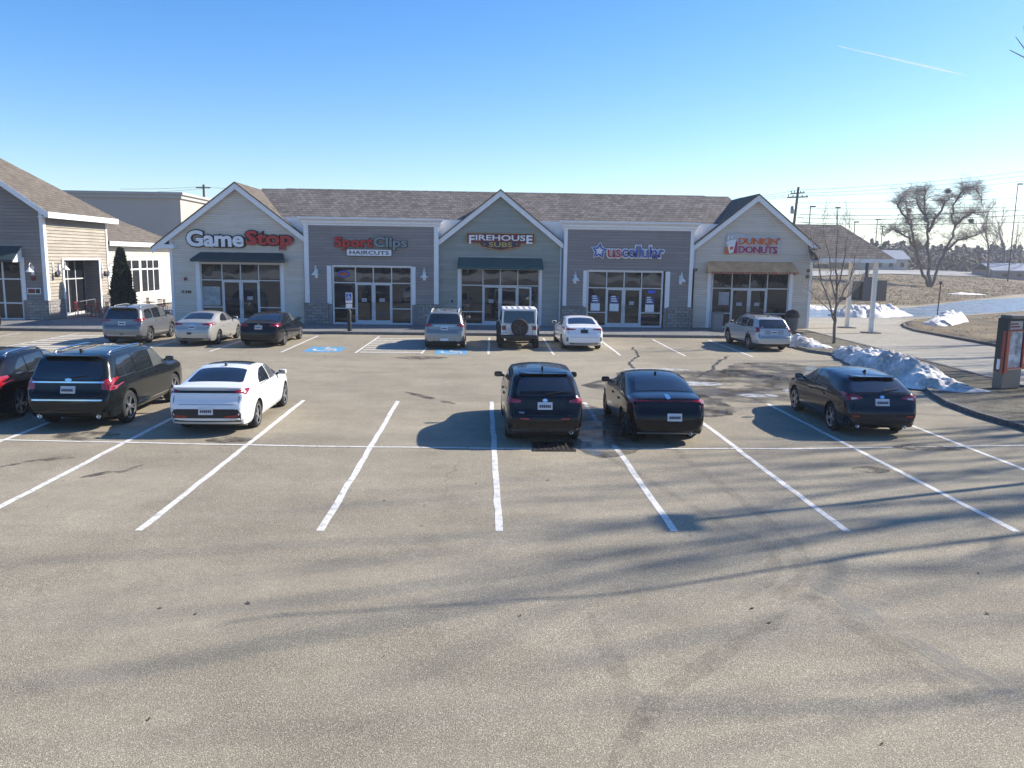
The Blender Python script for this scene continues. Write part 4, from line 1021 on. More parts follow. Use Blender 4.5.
# lower wing beyond, in cream siding
XW = XE-.35; zw = atX(130, 243, XW).z; yw1 = 68.5
wn = [(atX(141, 280, XW).y, atX(159, 280, XW).y), (atX(115.5, 280, XW).y, atX(139.5, 280, XW).y)]
wz0, wz1 = atX(145, 292, XW).z, atX(148, 259.5, XW).z
wn.sort()
m_ = MB(); yy = YE
for a_, c_ in wn+[(yw1, yw1)]:
    clapX(m_, XW, yy, a_, .15, zw, h=.15)
    if c_ > a_: clapX(m_, XW, a_, c_, .15, wz0, h=.15); clapX(m_, XW, a_, c_, wz1, zw, h=.15)
    yy = c_
N('wall', m_, 'sid_white')
for a_, c_ in wn:
    m_ = MB(); ys_ = [a_, a_+(c_-a_)/3, a_+(c_-a_)*2/3, c_]
    for y in ys_: m_.box(XW-.06, XW+.05, y-.05, y+.05, wz0, wz1)
    for z in (wz0, wz1-.7, wz1): m_.box(XW-.061, XW+.051, a_, c_, z-.05, z+.05)
    f_ = N('window', m_, 'white')
    for p_, q_ in zip(ys_[:-1], ys_[1:]):
        MB().box(XW-.03, XW-.01, p_+.05, q_-.05, wz0+.05, wz1-.75).build('pane', MT['glass'], f_); MB().box(XW-.03, XW-.01, p_+.05, q_-.05, wz1-.65, wz1-.05).build('pane', MT['glass'], f_)
b_ = MB(); xo = XW+.5; zo = zw+.05
b_.add([(xo, YE+.02, zo), (xo, yw1+.5, zo), (xo-6, YE+.02, zo+3.0), (xo-6, yw1-5.5, zo+3.0)], [(0, 1, 3, 2)])
b_.add([(xo, yw1+.5, zo), (xo-6, yw1-5.5, zo+3.0), (xo-12, yw1+.5, zo)], [(0, 2, 1)])
o = N('roof', b_, 'shingle_y', fix=False); md = o.modifiers.new('t', 'SOLIDIFY'); md.thickness = .1; md.offset = -1
N('fascia', MB().box(xo, xo+.05, YE+.06, yw1+.5, zo-.30, zo+.0), 'white'); N('soffit', MB().box(XW, xo-.002, YE+.06, yw1+.5, zo-.26, zo-.22), 'white')
# lamps and plaques of this building
p = at(27.5, 268, YF-.03); wall_lamp((p.x+.3, YF-.03, p.z-.05), 'white gooseneck lamp on the taupe front wall at the far left')
for x, y, lb_ in ((59, 267, 'white gooseneck lamp left of the tan wall entrance'), (108.5, 268, 'white gooseneck lamp right of the tan wall entrance')):
    p = atX(x, y, XE+.03); wall_lamp((XE+.03, p.y, p.z), lb_, (1, 0, 0))
for x, lb_ in ((53.6, 'small dark bullet lamp at the left end of the sunny tan wall'), (102.6, 'small dark bullet lamp at the right end of the sunny tan wall')):
    p = atX(x, 271, XE+.06); s = empty('bullet_lamp', (XE+.06, p.y, p.z), lb_, 'wall lamp', 'dark bullet lamps on the tan wall')
    MB().lathe((XE+.22, p.y, p.z-.35), [(.11, 0), (.12, .12), (.09, .3), (.02, .34)], 12).build('shade', MT['darkmetal'], s, smooth=True); MB().bar((XE+.03, p.y, p.z+.25), (XE+.22, p.y, p.z+.05), .04, .04).build('arm', MT['whitepost'], s); MB().box(XE+.032, XE+.06, p.y-.06, p.y+.06, p.z-.1, p.z+.5).build('back_plate', MT['whitepost'], s)
x0, x1, z0, z1 = rectpx(27.6, 288, 41, 294.2, YF-.03)
s = empty('wall_plaque', (x0, YF-.03, z0), 'white edged red and black plaque on the taupe wall under the lamp', 'plaque')
MB().box(x0, x1, YF-.06, YF-.03, z0, z1).build('plaque_back', MT['signwhite'], s); MB().box(x0+.04, x0+(x1-x0)*.6, YF-.065, YF-.061, z0+.05, z1-.05).build('red_field', MT['dkred'], s); MB().box(x0+(x1-x0)*.64, x1-.04, YF-.065, YF-.061, z0+.05, z1-.05).build('black_field', MT['black'], s)
p = at(33.2, 278.4, YF-.04); tag(MB().lathe((p.x, YF-.10, p.z), [(.001, 0), (.11, .0), (.13, .06), (.13, .08)], 14, 'y').build('fire_bell', MT['dkred'], angle=40), 'small round dark red bell on the taupe wall under the gooseneck lamp', 'fire bell')
# big box store behind
bs = empty('big_store', (-30, 76, 0), 'tall flat roofed grey store standing behind the neighbouring building', 'store building')
xc = at(182, 240, 76).x; zt_ = at(182, 192.5, 76).z
MB().box(-62, xc, 76, 100, 0, zt_-.55).build('wall', MT['eifs'], bs)
MB().box(-62.2, xc+.18, 75.82, 100.2, zt_-.55, zt_-.22).box(-62.35, xc+.35, 75.65, 100.35, zt_-.22, zt_).build('cornice', plain('store_trim', (.42, .40, .38), .7), bs)
MB().box(xc-9.2, xc-9.05, 75.88, 75.997, 2, zt_-1.2).box(xc-10.2, xc-9.0, 75.85, 75.995, zt_-1.2, zt_-.85).build('downpipe', MT['darkmetal'], bs)

# ---- patio: red tables and chairs, rail, evergreen
def chair(p, rz, label):
    s = empty('patio_chair', p, label, 'chair', 'red metal patio chairs', rz)
    o_ = ORG[s.name]; ORG[s.name] = Vector((0, 0, 0))
    MB().box(-.22, .22, -.22, .22, .43, .46).build('seat', MT['redchair'], s, bevel=.01)
    m_ = MB()
    for k in range(5): m_.box(-.2+k*.095, -.18+k*.095, .2, .22, .46, .84)
    m_.box(-.22, .22, .2, .222, .84, .9); m_.build('backrest', MT['redchair'], s)
    for x in (-.2, .2):
        for y in (-.2, .2): MB().tube([(x, y, 0), (x, y, .43)], .014, 6).build('leg', MT['redchair'], s)
    return s
def table(p, label):
    s = empty('patio_table', p, label, 'table', 'red patio tables'); ORG[s.name] = Vector((0, 0, 0))
    MB().lathe((0, 0, 0), [(.001, .70), (.42, .70), (.43, .715), (.42, .73), (.001, .73)], 20).build('tabletop', MT['redchair'], s, angle=40)
    MB().tube([(0, 0, .02), (0, 0, .70)], .03, 8).build('pedestal', MT['redchair'], s); MB().lathe((0, 0, 0), [(.26, 0), (.26, .02), (.04, .05), (.001, .05)], 16).build('base', MT['redchair'], s)
tp = [gp(92, 316.5, .15), gp(150, 313, .15), gp(134, 311, .15)]
tl = ['red table by the recessed tan entrance', 'red table before the cream wall nearest the games shop', 'red table beside the dark evergreen']
for p, l_ in zip(tp, tl): table((p.x, p.y, .15), l_)
cl_ = [((-.75, 0, -pi/2*-1), 'on its left'), ((.75, .1, -pi/2), 'on its right')]
for i, p in enumerate(tp):
    for dx, rz, wd in ((-.72, pi/2, 'left of'), (.72, -pi/2, 'right of')):
        chair((p.x+dx, p.y+.05, .15), rz, 'red metal chair '+wd+' the '+tl[i])
for px_, l_ in (((163, 312.5), 'red chair standing alone at the games shop corner'), ((101, 317.5), 'red chair at the right edge of the tan entrance')):
    p = gp(*px_, .15); chair((p.x, p.y, .15), 2.6, l_)
p = gp(78, 318, .15); s = empty('railing', (p.x, p.y, .15), 'low pale rail before the recessed tan entrance', 'railing')
m_ = MB(); q = gp(96, 314, .15)
for t_ in (0, .5, 1): c_ = p.lerp(q, t_); m_.tube([(c_.x, c_.y, .15), (c_.x, c_.y, 1.1)], .022, 6)
m_.tube([(p.x, p.y, 1.1), (q.x, q.y, 1.1)], .022, 6); m_.build('rail', MT['metal'], s)
# ================================================================== vehicles
def lerp_prof(P_, s):
    if s <= P_[0][0]: return P_[0][1]
    for (a, u), (b, v) in zip(P_[:-1], P_[1:]):
        if s <= b: return u+(v-u)*(s-a)/(b-a)
    return P_[-1][1]
SEDAN = dict(
    T=[(0, .40), (.004, .50), (.012, .55), (.022, .57), (.027, .68), (.034, .735), (.08, .762), (.145, .785), (.20, .85), (.27, .93), (.33, .972), (.42, 1.0), (.52, .99), (.58, .955), (.66, .83), (.735, .695), (.80, .68), (.92, .60), (.97, .52), (.99, .44), (1, .36)],
    B=[(0, .38), (.02, .64), (.05, .69), (.15, .70), (.3, .69), (.5, .665), (.72, .645), (.8, .635), (.92, .56), (.97, .49), (1, .34)],
    Wp=[(0, .74), (.006, .83), (.02, .885), (.05, .935), (.10, .975), (.2, 1), (.75, 1), (.86, .97), (.93, .90), (.97, .80), (.99, .68), (1, .55)], roof=.73,
    side=[[(.49, .70), (.49, .925), (.55, .92), (.605, .865), (.655, .785), (.69, .715)], [(.285, .72), (.30, .78), (.345, .86), (.40, .915), (.477, .928), (.477, .70)]],
    rear=('top', .158, .315, .70, .60), front=('top', .735, .60, .74, .62), ra=.225, wb=.585, wheel=.325)
SUV = dict(
    T=[(0, .36), (.003, .44), (.008, .485), (.022, .50), (.027, .58), (.030, .63), (.034, .70), (.046, .78), (.062, .86), (.078, .925), (.09, .955), (.12, .975), (.2, .99), (.4, 1), (.5, .993), (.57, .97), (.63, .90), (.73, .70), (.78, .685), (.92, .63), (.97, .55), (.99, .47), (1, .36)],
    B=[(0, .34), (.018, .55), (.03, .60), (.07, .635), (.3, .635), (.5, .62), (.72, .605), (.80, .60), (.92, .57), (.97, .50), (1, .34)],
    Wp=[(0, .78), (.006, .86), (.02, .92), (.05, .965), (.10, .99), (.2, 1), (.78, 1), (.88, .975), (.94, .91), (.975, .80), (1, .6)], roof=.76,
    side=[[(.515, .655), (.515, .905), (.56, .90), (.605, .865), (.66, .77), (.695, .665)], [(.315, .665), (.315, .905), (.50, .91), (.50, .655)], [(.115, .70), (.135, .85), (.16, .895), (.295, .905), (.295, .665), (.13, .67)]],
    rear=('rear', .66, .915, .80, .66), front=('top', .735, .585, .77, .66), ra=.21, wb=.575, wheel=.37)
CROSS = dict(SUV,
    T=[(0, .36), (.003, .42), (.008, .455), (.020, .47), (.026, .58), (.030, .655), (.04, .72), (.07, .79), (.105, .87), (.135, .925), (.15, .95), (.18, .968), (.26, .988), (.4, 1), (.5, .99), (.57, .96), (.63, .88), (.74, .69), (.79, .675), (.92, .60), (.97, .53), (.99, .45), (1, .36)],
    side=[[(.505, .66), (.505, .915), (.56, .905), (.605, .865), (.66, .77), (.705, .67)], [(.31, .68), (.31, .90), (.49, .918), (.49, .66)], [(.19, .72), (.215, .80), (.255, .87), (.297, .893), (.297, .69)]],
    rear=('rear', .685, .90, .74, .60))
HATCH = dict(CROSS,
    T=[(0, .40), (.003, .46), (.008, .50), (.022, .515), (.027, .62), (.033, .705), (.05, .745), (.085, .80), (.13, .875), (.16, .925), (.175, .945), (.22, .968), (.32, .99), (.42, 1), (.52, .985), (.58, .945), (.66, .82), (.735, .695), (.80, .68), (.92, .60), (.97, .52), (.99, .44), (1, .36)],
    B=[(0, .38), (.02, .60), (.05, .68), (.15, .71), (.3, .70), (.5, .67), (.72, .645), (.8, .635), (.92, .56), (.97, .49), (1, .34)],
    side=[[(.485, .70), (.485, .925), (.55, .915), (.605, .865), (.655, .785), (.695, .715)], [(.275, .735), (.30, .81), (.345, .875), (.40, .915), (.472, .927), (.472, .705)]],
    rear=('rear', .735, .905, .74, .60), roof=.73, wheel=.335)
WAGON = dict(SUV,
    T=[(0, .38), (.003, .42), (.008, .45), (.022, .46), (.026, .57), (.031, .66), (.045, .72), (.07, .80), (.095, .87), (.115, .925), (.13, .95), (.17, .968), (.3, .99), (.42, 1), (.5, .99), (.56, .96), (.63, .86), (.71, .70), (.77, .685), (.92, .62), (.97, .55), (.99, .46), (1, .36)],
    side=[[(.48, .66), (.48, .91), (.53, .905), (.58, .86), (.63, .775), (.675, .67)], [(.30, .665), (.30, .908), (.468, .912), (.468, .66)], [(.135, .70), (.165, .85), (.19, .89), (.285, .905), (.285, .665)]],
    rear=('rear', .665, .905, .78, .64), wheel=.345, roof=.74)

WH = {}
def wheel_meshes(r, wd, style):
    k = (r, wd, style)
    if k in WH: return WH[k]
    ri = r*(.70 if style != 'small' else .64)
    t = MB(); t.lathe((0, 0, 0), [(ri, -wd/2+.01), (ri+.02, -wd/2), (r-.04, -wd/2), (r-.008, -wd/2+.035), (r, -wd/2+.06), (r, wd/2-.06), (r-.008, wd/2-.035), (r-.04, wd/2), (ri+.02, wd/2), (ri, wd/2-.01)], 32, 'x')
    t.f = t.f[:-2]; t.mi = t.mi[:-2]
    n = 32; last = 9*n
    t.add([], []);
    t.f += [(last+q, last+(q+1) % n, (q+1) % n, q) for q in range(n)]; t.mi += [0]*n
    tm = t.mesh('wheel')
    tm.materials.append(MT['tyre']); tm.shade_smooth(); tm.set_sharp_from_angle(angle=R(50))
    rm = MB(); xo = wd/2
    rm.lathe((0, 0, 0), [(ri-.02, xo-.012), (ri+.002, xo-.004), (ri+.002, -xo+.02), (ri-.02, -xo+.02)], 32, 'x'); rm.f = rm.f[:-2]; rm.mi = rm.mi[:-2]
    rm.lathe((0, 0, 0), [(ri-.02, xo-.075), (.001, xo-.085)], 32, 'x', 1); rm.f.pop(-2); rm.mi.pop(-2)
    ns = {'five': 5, 'ten': 10, 'small': 7}.get(style, 5)
    for q in range(ns):
        a = 2*pi*q/ns
        for da in ((-.16, .16) if ns == 5 else (0,)):
            w0, w1 = (.042, .030) if ns == 5 else (.045, .034)
            p0 = (cos(a+da*.5)*.04, sin(a+da*.5)*.04); p1 = (cos(a+da)*(ri-.012), sin(a+da)*(ri-.012))
            d = Vector((p1[0]-p0[0], p1[1]-p0[1])).normalized(); nn = Vector((-d.y, d.x))
            qd = [(xo-.030, p0[0]+nn.x*w0/2*s_, p0[1]+nn.y*w0/2*s_) for s_ in (-1, 1)]+[(xo-.018, p1[0]+nn.x*w1/2*s_, p1[1]+nn.y*w1/2*s_) for s_ in (1, -1)]
            rm.prism(qd, (-.03, 0, 0))
    rm.lathe((0, 0, 0), [(.075, xo-.06), (.075, xo-.022), (.05, xo-.014), (.001, xo-.012)], 16, 'x')
    me = rm.mesh('rim'); me.materials.append(MT['alloy' if style != 'dark' else 'darkalloy']); me.materials.append(MT['black'])
    WH[k] = (tm, me); return WH[k]

class Car:
    def __init__(s, name, label, spec, L, W, H_, pm, pos, yaw=0, group='cars parked in the lot', clad=0, zb=.20, rim='five', roof_mat=None, wheel=None, cat='car'):
        s.sp, s.L, s.W, s.H, s.pm = spec, L, W, H_, pm
        s.root = empty(name, (pos[0], pos[1], 0.0), label, cat, group, R(yaw)); ORG[s.root.name] = Vector((0, 0, 0))
        sp = spec; hw = W/2
        S_ = sorted(set([a for k in ('T', 'B', 'Wp') for a, _ in sp[k]]+[i/18 for i in range(1, 18)]))
        ss = [S_[0]]
        for a in S_[1:]:
            if a-ss[-1] > .0035: ss.append(a)
        ss[-1] = 1.0
        rings = []
        for t in ss:
            T = lerp_prof(sp['T'], t)*H_; B = min(lerp_prof(sp['B'], t)*H_, T-.025); w_ = lerp_prof(sp['Wp'], t)*hw
            b0 = zb+(.10 if t < .03 else .0)+(.06 if t > .96 else 0)+max(0, .08-t)*.6; b0 = min(b0, B-.08)
            h = T-B; k = min(1, max(0, (h-.03)/.32)); k = k*k*(3-2*k)
            g_ = .84+(sp['roof']-.84)*k; dr = .018+(.072-.018)*k; xb = .955*w_; xr = g_*w_
            zr = T-dr if h > .1 else T-dr*h/.1
            zr = max(zr, B+.005)
            bul = .02*k
            rings.append([(0, b0), (.72*w_, b0), (.92*w_, b0+.02), (.978*w_, b0+.13), (w_, b0+(B-b0)*.52), (.992*w_, b0+(B-b0)*.82), (xb, B),
                          (xb+(xr-xb)*.33+bul*.8, B+(zr-B)*.36), (xb+(xr-xb)*.72+bul, B+(zr-B)*.76), (xr, zr), (.60*xr, T-.010*k-.004), (0, T)])
        n = 12; m_ = MB(); N_ = 22
        vs = []
        for t, rg in zip(ss, rings):
            y = (t-sp['ra'])*L
            for x, z in rg: vs.append((x, y, z))
            for x, z in rg[-2:0:-1]: vs.append((-x, y, z))
        fs = [(i*N_+k, i*N_+(k+1) % N_, (i+1)*N_+(k+1) % N_, (i+1)*N_+k) for i in range(len(ss)-1) for k in range(N_)]
        fs += [tuple(range(N_-1, -1, -1)), tuple(range((len(ss)-1)*N_, len(ss)*N_))]
        m_.add(vs, fs); me = m_.mesh('body')
        o = bpy.data.objects.new('tmp', me); COL.objects.link(o)
        bm = bmesh.new(); bm.from_mesh(me); cl_ = bm.edges.layers.float.new('crease_edge'); bm.edges.ensure_lookup_table()
        for e in bm.edges:
            a, b2 = sorted(v.index for v in e.verts)
            if b2-a == N_:                      # an edge running along the car: harden shoulder, cant rail and sill
                k_ = a % N_; e[cl_] = {6: .75, 16: .75, 9: .45, 13: .45, 5: .3, 17: .3, 2: .5, 20: .5}.get(k_, 0)
        bm.to_mesh(me); bm.free()
        md = o.modifiers.new('s', 'SUBSURF'); md.levels = 1; md.render_levels = 1
        bpy.context.view_layer.update(); sm = evalmesh(o)
        s.bvh = BVHTree.FromPolygons([v.co[:] for v in sm.vertices], [p.vertices[:] for p in sm.polygons])
        s.wr = wheel or sp['wheel']; s.ax = (0.0, sp['wb']*L)
        # wheel wells
        ct = MB()
        for ay in s.ax:
            for sg in (-1, 1):
                x1, x2 = sg*(hw-.30), sg*(hw+.2)
                ct.lathe((0, ay, s.wr), [(s.wr+.055, min(x1, x2)), (s.wr+.055, max(x1, x2))], 28, 'x')
        cm = ct.mesh('cut'); co = bpy.data.objects.new('cut', cm); COL.objects.link(co)
        cm.materials.append(MT['black']); sm.materials.clear(); sm.materials.append(pm)
        o2 = bpy.data.objects.new('tmp2', sm); COL.objects.link(o2)
        bo = o2.modifiers.new('b', 'BOOLEAN'); bo.object = co; bo.operation = 'DIFFERENCE'; bo.solver = 'EXACT'; bo.material_mode = 'TRANSFER'
        bpy.context.view_layer.update(); fm = evalmesh(o2)
        for q in (o, o2, co): bpy.data.objects.remove(q)
        fm.name = 'body'
        names = [mm.name if mm else '' for mm in fm.materials]
        if MT['black'].name not in names: fm.materials.append(MT['black'])
        fm.materials.append(MT['plast']); ip = len(fm.materials)-1
        if roof_mat: fm.materials.append(roof_mat); ir = len(fm.materials)-1
        for p in fm.polygons:
            c_ = p.center; outer = p.material_index == 0
            if outer and (p.normal.z < -.75 or c_.z < zb+.05): p.material_index = ip
            if clad and outer:
                lim = clad
                if c_.z < lim: p.material_index = ip
                for ay in s.ax:
                    if hypot(c_.y-ay, c_.z-s.wr) < s.wr+.10 and abs(c_.x) > hw*.8: p.material_index = ip
            if roof_mat and outer and c_.z > H_*.93: p.material_index = ir
        b = bpy.data.objects.new('body', fm); COL.objects.link(b); b.parent = s.root; fm.shade_smooth(); fm.set_sharp_from_angle(angle=R(38)); s.body = b
        # wheels
        tm, rm = wheel_meshes(s.wr, .225, rim)
        for ay in s.ax:
            for sg in (-1, 1):
                wv = bpy.data.objects.new('wheel', tm); COL.objects.link(wv); wv.parent = s.root; wv.location = (sg*(hw-.135), ay, s.wr); wv.rotation_euler = (rnd.uniform(0, 6), 0, 0 if sg > 0 else pi)
                rv = bpy.data.objects.new('rim', rm); COL.objects.link(rv); rv.parent = wv
        # glass all round
        tint = 'carglass'
        if sp['rear'][0] == 'top':
            _, s0, s1, w0, w1 = sp['rear']; s.patch('rear_window', round_poly([(-w0*hw, s.Y(s0)), (w0*hw, s.Y(s0)), (w1*hw, s.Y(s1)), (-w1*hw, s.Y(s1))], .09), 'top', tint)
        else:
            _, z0, z1, w0, w1 = sp['rear']; s.patch('rear_window', round_poly([(-w0*hw, z0*H_), (w0*hw, z0*H_), (w1*hw, z1*H_), (-w1*hw, z1*H_)], .08), 'rear', tint)
        _, s0, s1, w0, w1 = sp['front']; s.patch('windscreen', round_poly([(-w0*hw, s.Y(s0)), (w0*hw, s.Y(s0)), (w1*hw, s.Y(s1)), (-w1*hw, s.Y(s1))], .09), 'top', tint)
        for v in ('right', 'left'):
            for k, pl in enumerate(sp['side']): s.patch('side_window', round_poly([(s.Y(a), z*H_) for a, z in pl], .03), v, 'cabinglass' if k == 0 or sp is HATCH else tint)
            for pl in sp['side']:                # bright strip under the glass
                zb_ = min(z for a, z in pl); a0_ = min(a for a, z in pl if z < zb_+.035); a1_ = max(a for a, z in pl if z < zb_+.035)
                if a1_-a0_ > .05: s.patch('window_strip', [(s.Y(a0_), (zb_-.012)*H_), (s.Y(a1_), (zb_-.008)*H_), (s.Y(a1_), (zb_+.004)*H_), (s.Y(a0_), zb_*H_)], v, 'chrome', off=.009, grid=.2)
            fx = sp['side'][0]
            for a in (fx[0][0]-.006, sp['side'][1][0][0]-.03 if len(sp['side']) > 1 else .3, fx[-1][0]+.005):   # door gaps
                s.patch('door_gap', [(s.Y(a)-.007, zb+.12), (s.Y(a)+.007, zb+.12), (s.Y(a)+.007, .645*H_), (s.Y(a)-.007, .645*H_)], v, 'black', off=.002, grid=.3)
            for a in (fx[0][0]+.018, sp['side'][1][0][0]+.035):
                s.patch('door_handle', round_poly([(s.Y(a), .565*H_), (s.Y(a)+.20, .565*H_), (s.Y(a)+.20, .588*H_), (s.Y(a), .588*H_)], .012), v, pm, off=.03)
            sg = 1 if v == 'right' else -1; yM = s.Y(fx[-1][0])-.12; zM = .675*H_+.03
            mm = MB(); mm.add(*s.blobbox((sg*(hw+.075), yM, zM+.05), .105, .06, .065)); q = mm.build('mirror', pm, s.root, smooth=True)
            MB().bar((sg*(hw-.08), yM+.03, zM), (sg*(hw+.06), yM+.02, zM+.04), .05, .06).build('mirror_stalk', MT['black'], q); MB().box(sg*(hw+.075)-.08, sg*(hw+.075)+.08, yM-.066, yM-.058, zM+.005, zM+.095).build('mirror_glass', MT['carglass'], q)
        gz = .43*H_; top_ = (sp['rear'][1] if sp['rear'][0] == 'rear' else .735)*H_; gx = .80*hw
        s.patch('tailgate_gap', [(-gx, gz-.006), (gx, gz-.006), (gx, gz+.006), (-gx, gz+.006)], 'rear', 'black', off=.002, grid=.12)
        for sg in (-1, 1): s.patch('tailgate_gap', [(sg*gx-.006, gz), (sg*gx+.006, gz), (sg*gx*.97+.006, top_), (sg*gx*.97-.006, top_)], 'rear', 'black', off=.002, grid=.12)
        hz = .50*H_
        for sg in (-1, 1): s.patch('headlight', round_poly([(sg*.42*hw, hz), (sg*.74*hw, hz+.02), (sg*.80*hw, hz+.10), (sg*.46*hw, hz+.07)], .02), 'front', 'headl')
        s.patch('grille', round_poly([(-.38*hw, .34*H_), (.38*hw, .34*H_), (.44*hw, .47*H_), (-.44*hw, .47*H_)], .04), 'front', 'black')
    def Y(s, t): return (t-s.sp['ra'])*s.L
    def blobbox(s, c, a, b, h):
        vs, fs = [], []; nu, nv = 12, 8
        f = lambda v: (abs(v)**.5)*(1 if v > 0 else -1)
        for i in range(nv+1):
            ph = -pi/2+pi*i/nv
            for k in range(nu):
                th = 2*pi*k/nu; vs.append((c[0]+a*f(cos(ph))*f(cos(th)), c[1]+b*f(cos(ph))*f(sin(th)), c[2]+h*f(sin(ph))))
        for i in range(nv):
            for k in range(nu): fs.append((i*nu+k, i*nu+(k+1) % nu, (i+1)*nu+(k+1) % nu, (i+1)*nu+k))
        return vs, fs
    def patch(s, name, poly, view, mat, off=.006, grid=.09, parent=None):
        """A panel laid on the body: the outline seen from one side, following the surface."""
        bm = bmesh.new(); bm.faces.new([bm.verts.new((u, v, 0)) for u, v in poly])
        for ax in (0, 1):
            lo, hi = min(p[ax] for p in poly), max(p[ax] for p in poly); n = max(1, int((hi-lo)/grid))
            for k in range(1, n):
                co = [0, 0, 0]; co[ax] = lo+(hi-lo)*k/n; no = [0, 0, 0]; no[ax] = 1
                bmesh.ops.bisect_plane(bm, geom=bm.verts[:]+bm.edges[:]+bm.faces[:], plane_co=co, plane_no=no)
        bmesh.ops.remove_doubles(bm, verts=bm.verts, dist=.0005)
        nrm = {}
        for v in bm.verts:
            u, w_ = v.co.x, v.co.y
            o_, d = {'rear': ((u, -9, w_), (0, 1, 0)), 'front': ((u, 9, w_), (0, -1, 0)), 'right': ((5, u, w_), (-1, 0, 0)), 'left': ((-5, u, w_), (1, 0, 0)), 'top': ((u, w_, 5), (0, 0, -1))}[view]
            h = s.bvh.ray_cast(Vector(o_), Vector(d))
            if h[0] is None: h = s.bvh.find_nearest(Vector({'rear': (u, s.Y(0), w_), 'front': (u, s.Y(1), w_), 'right': (s.W/2, u, w_), 'left': (-s.W/2, u, w_), 'top': (u, w_, s.H)}[view]))
            nn = h[1] if h[1].dot(Vector(d)) < 0 else -h[1]
            nrm[v] = nn; v.co = h[0]+nn*off
        bm.normal_update()
        be = [e for e in bm.edges if e.is_boundary]
        r_ = bmesh.ops.extrude_edge_only(bm, edges=be)
        nv = [g_ for g_ in r_['geom'] if isinstance(g_, bmesh.types.BMVert)]
        for v in nv:
            src = min((e.other_vert(v) for e in v.link_edges if e.other_vert(v) in nrm), key=lambda q: (q.co-v.co).length)
            v.co = src.co-nrm[src]*(off+.012)
        bmesh.ops.recalc_face_normals(bm, faces=bm.faces)
        c_ = sum((v.co for v in bm.verts), Vector())/len(bm.verts)
        f0 = max(bm.faces, key=lambda f: f.calc_area()); vd = {'rear': Vector((0, -1, 0)), 'front': Vector((0, 1, 0)), 'right': Vector((1, 0, 0)), 'left': Vector((-1, 0, 0)), 'top': Vector((0, 0, 1))}[view]
        if f0.normal.dot(vd) < 0: bmesh.ops.reverse_faces(bm, faces=bm.faces)
        me = bpy.data.meshes.new(name); bm.to_mesh(me); bm.free()
        o = link(name, me, MT[mat] if isinstance(mat, str) else mat, parent or s.root, angle=45); return o
    # ---- rear furniture
    def tails(s, pts, mat='tail', clear=None, side=None):
        hw = s.W/2
        for sg in (-1, 1):
            o = s.patch('taillight', round_poly([(sg*x*hw, z*s.H) for x, z in pts], .02), 'rear', mat, off=.012, grid=.05)
            if clear: s.patch('clear_lens', round_poly([(sg*x*hw, z*s.H) for x, z in clear], .01), 'rear', 'tailclear', off=.017, grid=.05, parent=o)
            if side: s.patch('taillight', round_poly([(s.Y(a), z*s.H) for a, z in side], .02), 'right' if sg > 0 else 'left', mat, off=.010, grid=.05)
    def plate(s, z, w_=.32, h=.16, mat='plate', x=0):
        o = s.patch('license_plate', [(x-w_/2, z*s.H), (x+w_/2, z*s.H), (x+w_/2, z*s.H+h), (x-w_/2, z*s.H+h)], 'rear', mat, off=.02, grid=1)
        b = MB(); me = o.data; v0 = [v.co for v in me.vertices]
        y0 = min(v.y for v in v0)-.003
        for k in range(6):
            xx = x-w_*.38+k*w_*.135; b.box(xx, xx+w_*.085, y0-.002, y0+.004, z*s.H+h*.3, z*s.H+h*.68)
        b.build('characters', MT['navy'], o)
    def rearpanel(s, name, pts, mat, off=.008, r=.02): return s.patch(name, round_poly([(x*s.W/2, z*s.H) for x, z in pts], r), 'rear', mat, off=off, grid=.08)
    def fin(s, t=.20, mat=None):
        h = s.bvh.ray_cast(Vector((0, s.Y(t), 5)), Vector((0, 0, -1)))[0]
        m_ = MB().prism([(-.02, h.y-.06, h.z-.005), (-.02, h.y+.10, h.z-.005), (-.02, h.y-.05, h.z+.07), (-.02, h.y-.075, h.z+.06)], (.04, 0, 0)); m_.build('antenna', mat or MT['black'], s.root, bevel=.008)
    def rails(s, t0, t1, mat='chrome', x=.62, h=.045):
        for sg in (-1, 1):
            P_ = []
            for k in range(9):
                t = t0+(t1-t0)*k/8; q = s.bvh.ray_cast(Vector((sg*x*s.W/2, s.Y(t), 5)), Vector((0, 0, -1)))[0]
                P_.append(q+Vector((0, 0, h if 0 < k < 8 else -.01)))
            MB().tube(P_, .022, 8).build('roof_rail', MT[mat], s.root, smooth=True)
    def wiper(s, z, w_=.42):
        hw = s.W/2; q = []
        for k in range(5):
            x = .04+w_*k/4; h = s.bvh.ray_cast(Vector((x, -9, z*s.H+.05*k/4)), Vector((0, 1, 0)))
            q.append(h[0]+h[1]*.03 if h[1].y < 0 else h[0]-h[1]*.03)
        MB().tube(q, [.02, .014, .012, .010, .008], 6).build('wiper', MT['black'], s.root)
    def emblem(s, z, w_=.11, h=.07, mat='chrome'):
        s.patch('emblem', [(w_/2*cos(2*pi*k/16), z*s.H+h/2*sin(2*pi*k/16)) for k in range(16)], 'rear', mat, off=.012, grid=1)
    def exhaust(s, xs, z=.29, r=.04):
        for x in xs:
            MB().lathe((x, s.Y(0)+.06, z), [(r*.8, .16), (r, 0.0), (r*.82, -.0), (r*.8, .1)], 14, 'y').build('exhaust', MT['chrome'], s.root, smooth=True)
    def spoiler(s, t, w_, z, depth, mat, th=.03):
        hw = s.W/2*w_; y = s.Y(t)
        m_ = MB().prism([(-hw*.96, y-depth, z-.03), (-hw*.6, y-depth-.05, z-.015), (hw*.6, y-depth-.05, z-.015), (hw*.96, y-depth, z-.03), (hw, y+.12, z), (-hw, y+.12, z)], (0, 0, th)); m_.build('spoiler', mat, s.root, bevel=.012)
